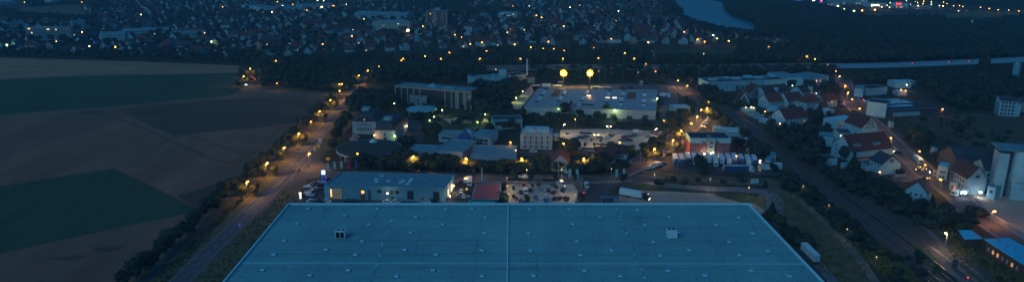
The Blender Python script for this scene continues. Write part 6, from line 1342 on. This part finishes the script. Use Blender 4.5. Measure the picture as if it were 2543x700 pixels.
# individually placed trees
for px, py, h, k, wx in ((850,330,13,'broad',.9),(838,356,12,'round',1),(826,378,10,'round',1),(862,310,12,'round',1),(905,292,9,'round',1),(1072,345,12,'round',1.1),(1078,372,6,'round',1),(1178,366,7,'cone',1.3),(1190,372,6,'round',1),
 (1403,292,13,'round',1.0),(1506,290,11,'round',.7),(1440,290,7,'broad',1),(1562,292,8,'round',.7),(1425,372,9,'round',1.1),(1432,376,8,'round',1),(1515,378,8,'round',1),(1530,372,5,'round',1),(1380,400,6,'bush',1),(1337,406,8,'cone',1.2),(1348,405,6,'bush',1),(1330,432,10,'broad',.9),(1345,434,10,'round',1),(1490,425,12,'broad',1.0),(1500,420,11,'broad',1.0),(1475,425,10,'round',1),(1453,428,8,'round',.9),(1565,395,10,'round',1),(1600,384,9,'round',1.1),(1550,420,6,'bush',1.3),(1535,424,6,'bush',1.3),
 (1382,428,7,'round',1),(1392,424,7,'round',1),(1620,372,10,'round',.9),(1690,348,8,'round',1.1),(1736,434,13,'round',.95),(1746,440,8,'round',.9),(1830,451,7,'round',.8),(1843,454,4,'bush',1),(1828,372,9,'round',1.1),(1838,370,8,'round',1),(1920,428,6,'round',1.1),(1960,440,5,'broad',1),
 (1547,458,7,'round',.8),(1635,462,5,'bush',1),(1672,452,4,'bush',1),(1699,460,5,'bush',1),(1656,452,3,'bush',1.3),(1900,466,4,'cone',1.4),(1733,452,3,'bush',1.3),(1795,456,3,'bush',1),
 (2008,228,13,'broad',.9),(2052,240,16,'broad',1.1),(2066,238,14,'broad',1.1),(2032,298,13,'cone',1.2),(2022,306,9,'cone',1.3),(1968,306,6,'bush',1),(1903,244,5,'cone',1),(1835,245,9,'round',.9),(1826,224,9,'round',1),(2008,320,9,'cone',1.2),(1948,330,8,'cone',1.2),(1962,335,9,'cone',1.2),
 (2112,462,18,'cone',1.3),(2100,470,12,'broad',1),(2140,446,6,'broad',1),(2165,447,4,'bush',1.2),(2282,362,15,'broad',1.0),(2268,370,8,'round',1),(2300,368,12,'round',1),(2382,402,9,'cone',1),(2322,400,7,'round',1),(2232,432,4,'bush',1.3),(2440,178,30,'cone',.62),(2445,180,29,'cone',.6),(2436,176,26,'cone',.6),
 (2400,560,7,'broad',1.4),(2395,575,5,'bush',1.6),(2420,535,6,'bush',1.3),(2432,540,5,'bush',1.4),(2416,530,4,'bush',1),(2324,690,6,'round',.9),(2545,440,10,'round',1),(750,490,4,'cone',1.2),(2095,400,10,'round',1),
 (1915,545,9,'cone',1.4),(1934,558,6,'bush',1.1),(1948,572,5,'cone',1.3),(1962,588,6,'bush',1.2),(1975,600,6,'bush',1.3),(1990,612,7,'bush',1.3),(1965,600,4,'bush',1),(2380,330,6,'bush',1),(2262,352,6,'bush',1.2),
 (1274,445,7,'round',.7),(1319,452,6,'round',.6),(1377,452,6,'round',.7),(1427,455,6,'round',.6),(1255,470,5,'bush',1),(1250,494,5,'bush',1.2),(1245,505,5,'bush',1.2)): T(px, py, h, k, wx, None, 'single trees among the buildings')
for px, py in ((891,382),(1024,389),(1161,393),(1298,394),(1447,394),(1623,369),(1671,347),(1695,325),(2097,213),(619,171),(603,190),(818,249),(791,277),(739,332),(703,367),(660,405),(611,451),(685,151),(2022,147),(1205,284),(1402,356)):
    p = G(px, py, 8.5)
    for dx, dy in ((-3.2,1.8),(3.6,2.2)):
        if random.random() < .85 or py > 380: TREES.append((0, p.x+dx+random.uniform(-.5,.5), p.y+dy, random.uniform(7,8.6), 'round', .95, 2, 'single trees among the buildings'))
# small bright trees in the central car park
for px, py, h in ((1275,475,3.6),(1275,497,3.6),(1322,470,3.6),(1380,475,4.4),(1409,318,4.5),(1469,356,4),(1492,357,4),(1453,367,4),(1475,367,4),(1616,338,4),(1310,505,4.5)): T(px, py, h, 'round', .75, 2, 'small trees in the car parks')
def region(poly, n, h0, h1, kinds=('round','broad'), group='trees', gap=3.5, r=3.0):
    xs = [p[0] for p in poly]; ys = [p[1] for p in poly]; W = [G(x, y) for x, y in poly]
    x0, x1 = min(p.x for p in W), max(p.x for p in W); y0, y1 = min(p.y for p in W), max(p.y for p in W); k = 0; tries = 0; pts_ = []
    while k < n and tries < n*25:
        tries += 1; x = random.uniform(x0,x1); y = random.uniform(y0,y1); q = PXL((x,y,0))
        if not inpoly(q[0], q[1], poly) or not free(x, y, r): continue
        if any((x-a)**2+(y-b_)**2 < gap*gap for a, b_ in pts_[-200:]): continue
        pts_.append((x,y)); TREES.append((0, x, y, random.uniform(h0,h1), random.choice(kinds), random.uniform(.9,1.15), None, group)); k += 1
GA = 'trees in the office park'
region([(870,255),(985,232),(985,262),(940,285),(870,300)], 42, 9, 14, group=GA, gap=5)
region([(960,255),(1180,262),(1180,285),(1100,272),(1080,285),(960,290)], 16, 4, 8, group=GA)
region([(900,175),(1200,178),(1210,205),(1160,208),(985,205),(930,225)], 110, 8, 14, group=GA, gap=5)
region([(1172,222),(1300,220),(1262,285),(1180,290)], 58, 8, 15, group=GA, gap=5)
region([(1220,292),(1300,300),(1290,330),(1225,330)], 12, 6, 11, group=GA); region([(1290,272),(1400,290),(1460,300),(1600,296),(1600,310),(1400,308),(1300,308)], 48, 5, 10, group=GA, gap=4)
region([(1015,268),(1095,300),(1090,350),(1060,350),(1055,300),(1010,300)], 16, 4, 8, ('round','bush'), GA)
region([(1120,300),(1220,300),(1215,345),(1180,345),(1120,315)], 15, 5, 9, group=GA); region([(985,355),(1018,345),(1015,378),(960,398),(990,380)], 9, 5, 8, ('round','bush'), GA)
GB = 'trees along the industrial street'
region([(880,398),(1000,392),(1020,402),(1165,418),(1280,424),(1360,430),(1365,436),(1180,432),(960,426),(880,420)], 64, 6, 10, group=GB, gap=4, r=1); region([(1415,425),(1510,418),(1510,432),(1415,436)], 9, 5, 9, group=GB, r=1)
region([(1638,352),(1690,300),(1700,250),(1730,270),(1690,330),(1650,366),(1612,392),(1590,396)], 28, 5, 8.5, group='trees beside the bending street', gap=4)
region([(1655,290),(1700,262),(1700,300),(1655,340)], 12, 6, 10, group='trees beside the bending street', gap=4)
GC = 'trees beside the railway'
region([(1700,205),(1760,225),(1830,275),(1790,262),(1745,250),(1720,230)], 34, 6, 11, group=GC, gap=4); region([(1745,262),(1830,330),(1890,375),(1900,392),(1872,392),(1850,350),(1760,290)], 36, 5, 10, ('round','broad','bush'), GC, gap=4)
region([(1900,330),(2035,345),(2050,440),(2000,410),(1920,345)], 50, 6, 12, group=GC, gap=4.5); region([(2050,440),(2100,452),(2180,468),(2240,490),(2250,522),(2350,520),(2365,562),(2310,580),(2180,510),(2080,465)], 90, 5, 9.5, ('round','broad','broad','cone'), GC, gap=4.5)
region([(1940,440),(2000,460),(2080,530),(2200,640),(2140,620),(2050,540),(1990,490),(1930,462)], 58, 3, 6, ('bush','bush','broad'), GC, gap=3)
region([(2200,640),(2280,640),(2350,740),(2230,740)], 16, 2, 4.5, ('bush',), GC, gap=3); region([(2380,600),(2430,600),(2543,680),(2543,740),(2480,700)], 30, 2, 5, ('bush','broad'), GC, gap=3)
region([(1830,262),(2060,262),(2130,300),(2060,330),(1930,332),(1840,290)], 30, 3.5, 6.5, ('round','broad','bush'), 'garden trees between the red roofs', gap=5, r=0)
GD = 'trees below the motorway'
region([(2080,196),(2260,192),(2460,187),(2543,185),(2543,240),(2460,262),(2370,268),(2330,250),(2290,215),(2200,215),(2110,205)], 230, 7, 12, group=GD, gap=6)
region([(2380,262),(2480,262),(2480,282),(2380,280)], 16, 5, 9, group=GD); region([(1300,176),(1700,178),(1760,195),(1680,210),(1560,204),(1340,206)], 90, 6, 12, group=GD, gap=6)
region([(1640,178),(2080,176),(2060,190),(1760,195)], 95, 6, 11, group=GD, gap=6)
region([(2300,340),(2420,320),(2543,330),(2543,365),(2400,372)], 18, 2, 5, ('bush','round'), 'scrub on the waste ground'); region([(2190,295),(2400,285),(2440,330),(2300,335)], 22, 2, 5, ('bush','round'), 'scrub on the waste ground')
GE = 'woods before the town'
region([(640,168),(700,156),(850,150),(900,175),(880,225),(830,232),(660,222),(650,200)], 240, 7, 11, group=GE, gap=6)
region([(590,182),(606,178),(615,198),(605,228),(590,220)], 10, 5, 9, group=GE); region([(620,200),(640,200),(640,212),(622,212)], 3, 4, 7, group=GE)
region([(0,128),(300,136),(560,142),(640,152),(900,142),(1200,134),(1180,160),(900,160),(640,165),(590,162),(300,151),(0,142)], 260, 6, 11, group=GE, gap=6)
region([(1180,132),(1450,126),(1620,128),(1620,160),(1180,166)], 240, 7, 12, group=GE, gap=6); region([(1830,115),(1960,118),(2080,160),(1620,162),(1640,150),(1800,154),(1840,140)], 200, 8, 13, group=GE, gap=6)
region([(1390,130),(1420,128),(1500,135),(1500,150)], 10, 6, 9, group=GE)

# ------------------------------------------------------------------ town houses
random.seed(33)
TOWN = [(-250,100),(-250,50),(0,52),(60,56),(230,54),(215,14),(600,-6),(1660,-6),(1664,34),(1720,70),(1790,87),(1880,96),(1965,108),(1960,116),(1850,112),(1620,108),(1450,110),(1180,120),(900,134),(640,146),(560,141),(300,134),(0,122)]
HOUSES = []; LOTS = []
p00 = G(900,130); y0 = 770
row = 0; y = 760.0
while y < 2050:
    x = -1500+random.uniform(0,20); step = 22+ (y-775)*.004
    while x < 900:
        xx = x+random.uniform(-4,4); yy = y+40*math.sin(x/260.0)+22*math.sin(x/90.0+row*.2)+random.uniform(-4,4)
        q = PXL((xx,yy,0))
        if -60 < q[0] < 2600 and inpoly(q[0], q[1], TOWN):
            slope = math.atan(40/260*math.cos(xx/260)+22/90*math.cos(xx/90+row*.2))
            if free(xx, yy, 7):
                dens = .66
                if random.random() < dens: HOUSES.append((math.hypot(xx,yy), xx, yy, slope+random.choice((0,0,math.pi/2))+random.gauss(0,.12)))
                elif random.random() < .9: TREES.append((0, xx, yy, random.uniform(8,14), 'round', 1.1, None, 'trees in the town'))
                if random.random() < .8: TREES.append((0, xx+step/2+random.uniform(-3,3), yy+random.uniform(5,11), random.uniform(5,11), random.choice(('round','broad')), 1.1, None, 'trees in the town'))
        x += step
    y += 26 if row % 2 else 20; row += 1
for q in ((2037,110),(2060,112),(1925,108),(2410,62),(2440,58),(2455,62),(2360,76),(2370,78),(2310,76),(2480,60),(1618,150-10)):
    p = G(*q); HOUSES.append((math.hypot(p.x,p.y), p.x, p.y, random.uniform(-.3,.3)))
HOUSES.sort()
HM = {}; NIND = 270
def house_geo(W, D, H, Rr):
    w0 = MB(); w0.add([(-W/2,-D/2,0),(W/2,-D/2,0),(W/2,-D/2,H),(0,-D/2,H+Rr),(-W/2,-D/2,H),(-W/2,D/2,0),(W/2,D/2,0),(W/2,D/2,H),(0,D/2,H+Rr),(-W/2,D/2,H)], [(0,1,2,3,4),(9,8,7,6,5),(0,4,9,5),(1,6,7,2),(4,3,8,9),(3,2,7,8)])
    s_ = Rr/(W/2); o_ = .5; t_ = .25; r = MB(); pr = [(-W/2-o_,H-o_*s_+.03),(0,H+Rr+.03),(W/2+o_,H-o_*s_+.03),(W/2+o_,H-o_*s_+t_),(0,H+Rr+t_+.03),(-W/2-o_,H-o_*s_+t_)]
    r.add([(x,-D/2-.5,z) for x,z in pr]+[(x,D/2+.5,z) for x,z in pr], [(0,1,4,5),(1,2,3,4),(11,10,7,6),(10,9,8,7)]+[(k+6,(k+1) % 6+6,(k+1) % 6,k) for k in range(6)])
    return w0, r
SIZES = [(8.5,11,4.6,4.4),(9.5,12,5.2,4.8),(7.5,9,3.8,4.6),(10.5,14,5.6,5.0),(8.5,24,5,4.0)]
WALLS = ['white','white','white','cream','grey','tan','bluegrey']; ROOFS = ['darkred','darkred','brown','slate','brown','slate','darkred','redtile']
geo = [house_geo(*s) for s in SIZES]
WORDW = {'white':'white','cream':'cream','grey':'grey','tan':'tan','bluegrey':'bluish'}; WORDR = {'darkred':'dark red','brown':'brown','slate':'slate','redtile':'red'}
stuffW = {}; stuffR = {}
CH = MB(); CH.box(-.35,.35,-.35,.35,-2.0,1.0); CHM = CH.mesh('chimney', M_WALL['brick'])
WN = MB()
for i, (d, x, y, a) in enumerate(HOUSES):
    s = random.choice((0,0,1,2,2,3,4) if d < 1100 else (0,1,2,2,3)); wl = random.choice(WALLS); rf = random.choice(ROOFS if i < NIND else ROOFS[:6])
    if i < NIND:
        for kk, mb_, nm, mm in ((('w',s,wl), geo[s][0], 'wall', M_WALL[wl]), (('r',s,rf), geo[s][1], 'roof', M_ROOF[rf])):
            if kk not in HM: HM[kk] = mb_.mesh(nm, mm)
        e = empty('detached_house', (x, y, 0), a); link('wall', HM[('w',s,wl)], e); ro = link('roof', HM[('r',s,rf)], e)
        c_ = link('chimney', CHM, ro); c_.location = (.8, SIZES[s][1]*.2, SIZES[s][2]+SIZES[s][3]+.1)
        if i < 130:
            lit = random.random() < .10
            for fx, fz in ((-.25,1.2),(.25,1.2),(-.22,4.0),(.22,4.0)):
                g = (M_LIT if lit and fx < 0 and fz < 2 else M_GLASS); o = link('window', window_mesh(1.2,1.3,M_FRAMED,g), e); o.location = (SIZES[s][0]*fx, -SIZES[s][1]/2-.002, fz)
        sz = {2:'small ',3:'large ',4:'long '}.get(s, '')
        auto(e, f'{sz}{WORDW[wl]} house with {WORDR[rf]} roof', 'house', 'houses of the town')
    else:
        M_ = Matrix.Translation((x,y,0)) @ Matrix.Rotation(a,4,'Z')
        stuffW.setdefault(wl, []).append((s, M_)); stuffR.setdefault(rf, []).append((s, M_))
mats_ = []; mb = MB()
for src, gi, MM in ((stuffW,0,M_WALL),(stuffR,1,M_ROOF)):
    for k_, lst in src.items():
        mats_.append(MM[k_])
        for s, M_ in lst: g = geo[s][gi]; mb.add(g.v, g.f, len(mats_)-1, M_)
o = mb.build('distant_houses', mats_); tag(o, 'dense mass of tiny gabled houses filling the far side of the town', 'houses', kind='stuff')

# ------------------------------------------------------------------ plant the trees: the nearest as individuals, the rest as far woodland
TREES = [(math.hypot(t_[1], t_[2]),)+t_[1:] for t_ in TREES]; 
# a few that must stay individual even when far (poplars)
pri = [t_ for t_ in TREES if t_[7] in ('single trees among the buildings','small trees in the car parks')]; oth = sorted([t_ for t_ in TREES if t_[7] not in ('single trees among the buildings','small trees in the car parks')])
bush = [t_ for t_ in oth if t_[4] == 'bush']; oth = [t_ for t_ in oth if t_[4] != 'bush']
nt_ = 295-sum(1 for t_ in pri if t_[4] != 'bush')
for d, x, y, h, k, wx, mi, gp in pri+oth[:nt_]+bush:
    tree(x, y, h, k, wx, mi, group=gp, desc='small light green tree' if mi == 2 and gp.startswith('small') else None)
far = oth[nt_:]
# dense far forest on the right and behind
FOREST = [([(1880,30),(1960,14),(2110,40),(2150,56),(2330,54),(2400,70),(2543,50),(2700,50),(2700,152),(2543,143),(2350,152),(2200,158),(2080,160),(2040,140),(1960,110),(1880,88)], 7.5, 9, 17),
          ([(1780,-8),(1880,-8),(1960,10),(1900,30),(1885,80),(1876,60),(1822,42),(1802,24),(1798,6)], 8, 9, 14), ([(1640,-8),(1668,-8),(1674,14),(1694,40),(1650,40),(1640,20)], 9, 9, 15), ([(1674,34),(1722,58),(1790,75),(1850,85),(1880,85),(1880,93),(1790,84),(1722,68),(1674,46)], 6, 7, 10),
          ([(2300,-8),(2700,-8),(2700,24),(2540,24),(2420,14),(2330,10)], 12, 9, 15), ([(1960,16),(2000,10),(2060,20),(2110,38),(1990,36)], 9, 8, 12), ([(60,10),(215,0),(210,12),(70,20)], 9, 7, 10), ([(0,26),(60,40),(160,46),(250,46),(230,56),(0,52)], 9, 8, 12), ([(215,12),(240,-8),(260,20),(240,46)], 8, 9, 15),
          ([(1100,20),(1300,28),(1300,44),(1120,44)], 11, 8, 13), ([(960,12),(1180,4),(1160,30),(1020,44)], 12, 8, 14), ([(440,30),(640,36),(620,44),(460,50)], 13, 8, 12), ([(2250,90),(2560,90),(2560,150),(2250,155)], 10, 9, 15)]
random.seed(9)
for poly, gap, h0, h1 in FOREST:
    W = [G(x, y) for x, y in poly]; x0, x1 = min(p.x for p in W), max(p.x for p in W); yy0, yy1 = min(p.y for p in W), max(p.y for p in W); y = yy0
    while y < yy1:
        x = x0
        g_ = gap*(1+.25*max(0, (y-900)/900))
        while x < x1:
            xx = x+random.uniform(-.4,.4)*g_; yv = y+random.uniform(-.4,.4)*g_; q = PXL((xx,yv,0))
            if inpoly(q[0], q[1], poly) and free(xx, yv, 4) and -80 < q[0] < 2640:
                far.append((0, xx, yv, random.uniform(h0,h1), 'round' if random.random() < .55 else 'broad', random.uniform(.95,1.25), None, ''))
            x += g_
        y += g_
FAR = {}
for kind in ('round','broad','cone'):
    for i in range(3):
        V, F = crown_arrays(kind, 70+i, 70, .075, 1); V = np.array(V); q4 = np.array([f if len(f) == 4 else (f[0],f[1],f[2],-1) for f in F]); FAR[(kind,i)] = (V, q4)
def merge_far(lst, name, m):
    VV = []; TRI = []; QD = []; base = 0; rg = np.random.default_rng(3)
    for d, x, y, h, k, wx, mi, gp in lst:
        V, q4 = FAR[(k if k != 'bush' else 'round', int(rg.integers(3)))]; a = rg.uniform(0, 6.28); c, s = math.cos(a), math.sin(a)
        P = np.empty_like(V); P[:,0] = (V[:,0]*c-V[:,1]*s)*h*wx+x; P[:,1] = (V[:,0]*s+V[:,1]*c)*h*wx+y; P[:,2] = V[:,2]*h; VV.append(P)
        t_ = q4[q4[:,3] < 0][:,:3]+base; qd = q4[q4[:,3] >= 0]+base; TRI.append(t_); QD.append(qd); base += len(V)
    V = np.concatenate(VV); Tt = np.concatenate(TRI); Qd = np.concatenate(QD)
    me = bpy.data.meshes.new(name); me.vertices.add(len(V)); me.vertices.foreach_set('co', V.astype(np.float32).ravel())
    loops = np.concatenate([Tt.ravel(), Qd.ravel()]); me.loops.add(len(loops)); me.loops.foreach_set('vertex_index', loops.astype(np.int32))
    st = np.concatenate([np.arange(len(Tt))*3, len(Tt)*3+np.arange(len(Qd))*4]).astype(np.int32); me.polygons.add(len(st)); me.polygons.foreach_set('loop_start', st)
    me.update(calc_edges=True); me.materials.append(m); o = link(name, me); return o
o = merge_far(far, 'distant_woodland', M_LEAFD); tag(o, 'dark mass of woodland and garden trees covering the distance', 'woodland', kind='stuff')
# rough grass and scrub tufts on verges and railway banks
mb = MB(); random.seed(5)
def tufts(poly, n, s0, s1):
    W = [G(x, y) for x, y in poly]; x0, x1 = min(p.x for p in W), max(p.x for p in W); y0, y1 = min(p.y for p in W), max(p.y for p in W); k = 0
    while k < n:
        x = random.uniform(x0,x1); y = random.uniform(y0,y1); q = PXL((x,y,0))
        if not inpoly(q[0], q[1], poly): k += .05; continue
        k += 1; s = random.uniform(s0,s1); a = random.uniform(0,3.14)
        for j in range(3):
            b_ = a+j*1.05; dx = math.cos(b_)*s*.5; dy = math.sin(b_)*s*.5; lx = random.uniform(-.3,.3)*s; mb.add([(x-dx,y-dy,.1),(x+dx,y+dy,.1),(x+dx*.5+lx,y+dy*.5,s*.8),(x-dx*.6+lx,y-dy*.6,s)], [(0,1,2,3)])
tufts([(500,770),(555,702),(716,510),(745,500),(700,470),(655,525),(560,620),(480,705),(430,770)], 650, .25, .7); tufts([(1905,475),(2010,480),(2060,545),(2150,650),(2180,740),(2060,740),(1960,600)], 900, .3, .9)
tufts([(2060,540),(2150,640),(2240,740),(2330,740),(2180,600),(2080,510)], 1400, .4, 1.4); tufts([(2380,600),(2540,690),(2540,760),(2420,700),(2350,620)], 700, .3, 1.2); tufts([(380,740),(560,540),(650,455),(640,450),(540,540),(340,740)], 600, .3, .9)
tufts([(2230,470),(2360,560),(2400,620),(2330,580),(2200,490)], 500, .4, 1.2); tufts([(2190,292),(2543,285),(2543,360),(2340,340)], 500, .4, 1.3)
o = mb.build('rough_grass', leafmat('tuft_green', (.08,.09,.03), (.20,.18,.065))); tag(o, 'rough tufts of grass and weeds on the verges', 'grass', kind='stuff')
# hedges
def hedge(a, b_, h, wd, lab):
    p = G(*a); q = G(*b_); L = (q-p).length; an = math.atan2(q.y-p.y, q.x-p.x); V = []; F = []; n_ = max(2, int(L/(wd*.9)))
    for k in range(n_):
        vs, fs = lumpy((L*(k+.5)/n_, 0, h*.5), (wd*.8, wd*.55, h*.55), 2, k); b0 = len(V); V += vs; F += [tuple(b0+j for j in f) for f in fs]
    rg = np.random.default_rng(int(L))
    for k in range(int(L*14)):
        x_ = rg.uniform(0,L); y_ = rg.uniform(-.6,.6)*wd; z_ = h*rg.uniform(.3,1.12); s = rg.uniform(.12,.3); b0 = len(V); u = rg.normal(size=3)*s; v = rg.normal(size=3)*s; c = np.array((x_,y_,z_)); V += [tuple(c-u), tuple(c+v), tuple(c+u), tuple(c-v*.7)]; F.append((b0,b0+1,b0+2,b0+3))
    o = link('hedge', mkmesh('hedge', V, F, M_LEAFD)); o.location = p; o.rotation_euler = (0,0,an); tag(o, lab, 'hedge', 'clipped hedges')
for a, b_, h, wd, lab in (((1530,309),(1620,312),2.2,2.5,'long dark hedge along the far side of the lamp-lit car park'),((1440,312),(1490,312),2,2.5,'hedge left of the long one beyond the lamp-lit car park'),((1395,333),(1412,334),1,1.8,'low hedge strip at the far left of the lamp-lit car park'),((1441,332),(1468,333),1,1.8,'low hedge strip in the upper left of the lamp-lit car park'),
  ((1447,370),(1475,372),1,1.6,'low hedge strip in front of two small round trees'),((1478,360),(1520,362),1,1.6,'low hedge strip in the middle of the lamp-lit car park'),((1540,362),(1555,364),1,1.6,'short low hedge left of the car park conifers'),((1538,349),(1570,351),1,1.8,'low hedge strip right of the parked red car'),((1345,449),(1400,450),1.2,2,'low hedge above the right half of the central car park'),((1262,447),(1318,449),1,2,'low hedge above the left half of the central car park'),
  ((1398,478),(1400,470),1.2,2.5,'oval green island at the right of the central car park'),((1405,500),(1407,492),1.2,2.5,'second oval green island, nearer the warehouse'),((1440,500),(1444,480),1,3,'green strip between the central car park and the entrance road'),((2028,262),(2060,262),2.5,3,'tall hedge behind the hipped house')): hedge(a, b_, h, wd, lab)

# ------------------------------------------------------------------ tinted haze, added to lift the dark tones
HAZE_DENSITY = 0.00018
hm = bpy.data.materials.new('tone_lift_haze'); hm.use_nodes = True; t = hm.node_tree; t.nodes.clear(); ou = t.nodes.new('ShaderNodeOutputMaterial'); vp = t.nodes.new('ShaderNodeVolumePrincipled')
vp.inputs['Color'].default_value = (.30,.78,.95,1); vp.inputs['Density'].default_value = HAZE_DENSITY; vp.inputs['Anisotropy'].default_value = .2; t.links.new(vp.outputs[0], ou.inputs['Volume'])
mb = MB(); mb.box(-9100,9100,-520,14100,-1.0,CAM_H+12); o = mb.build('haze', hm); o['kind'] = 'stuff'; o['label'] = 'thin blue haze added over the valley to lift dark tones'; o['category'] = 'haze'

# ------------------------------------------------------------------ labels of the repeats: kind + order + side + landmark
LM = [('the dealership',960,465),('the central car park',1345,480),('the red office',1760,360),('the lorry row',1775,405),('the round pavilion',917,368),('the finned office',1075,240),('the ornate villa',1335,340),('the skylight hall',1470,250),('the lamp-lit car park',1510,345),
 ('the white factory',1850,210),('the inn',2160,370),('the mill house',2415,460),('the silos',2505,440),('the platform building',2500,620),('the hatched road island',665,475),('the lane bend',620,205),('the white twin blocks',945,325),('the saw-roof workshop',2260,270),
 ('the lone white cube',2490,265),('the tall poplar',2440,130),('the far left slab',120,85),('the left pale terrace',365,85),('the cream slab',970,65),('the tower block',1085,50),('the white pair of flats',1170,75),('the upper left field',130,35),('the river',1760,35),
 ('the playing field',1720,135),('the floodlights',1432,183),('the left field top',300,150),('the broad red roof',1975,290),('the driving lorry',1575,480),('the red sign',2115,5),('the town pale halls',740,20),('the town centre halls',1260,45),('the dark red hall',1590,80),
 ('the white trailer',2012,630),('the front banners',830,420),('the open bay hall',1222,400),('the motorway left end',1275,170),('the town left lamps',505,90),('the green crop field',250,520),('the yard behind the office',1790,310),('the entrance canopy',1513,500),('the corner shop',2100,308),
 ('the small white estate light',2400,60),('the red hall roof',1210,485),('the warehouse left corner',718,505),('the warehouse right corner',1860,507),('the tall yard lamp',2353,600),('the top right field',2330,40),('the lone gable house',2210,415),('the motorway right end',2530,152),('the left side green strip',60,240),('the centre lamp row',1380,122),('the mast on the motorway',1550,150),('the shopping estate left',1985,8),('the town brown hall',778,62)]
ORDW = ['nearest','second','third','fourth','fifth','sixth','seventh','eighth','ninth','tenth','eleventh','twelfth','thirteenth','fourteenth','fifteenth','sixteenth','seventeenth','eighteenth','nineteenth','twentieth']
bins = {}
for o, desc, pos in PENDING:
    q = PXL(pos); best = min(LM, key=lambda l: (l[1]-q[0])**2+((l[2]-q[1])*2.2)**2); dx, dy = q[0]-best[1], (q[1]-best[2])*2.2
    rel = ('right of' if dx > 0 else 'left of') if abs(dx) > abs(dy) else ('below' if dy > 0 else 'above')
    bins.setdefault((desc, rel, best[0]), []).append((dx*dx+dy*dy, o.name, o))
for (desc, rel, lm), lst in bins.items():
    lst.sort(key=lambda t_: t_[:2])
    for k, (_, _, o) in enumerate(lst):
        w_ = ORDW[k] if k < len(ORDW) else f'{k+1}th'
        o['label'] = f'{desc} {rel} {lm}' if len(lst) == 1 else f'{w_} {desc} {rel} {lm}'
print('objects', len(bpy.data.objects), 'trees', len(TREES), 'far', len(far), 'houses', len(HOUSES))
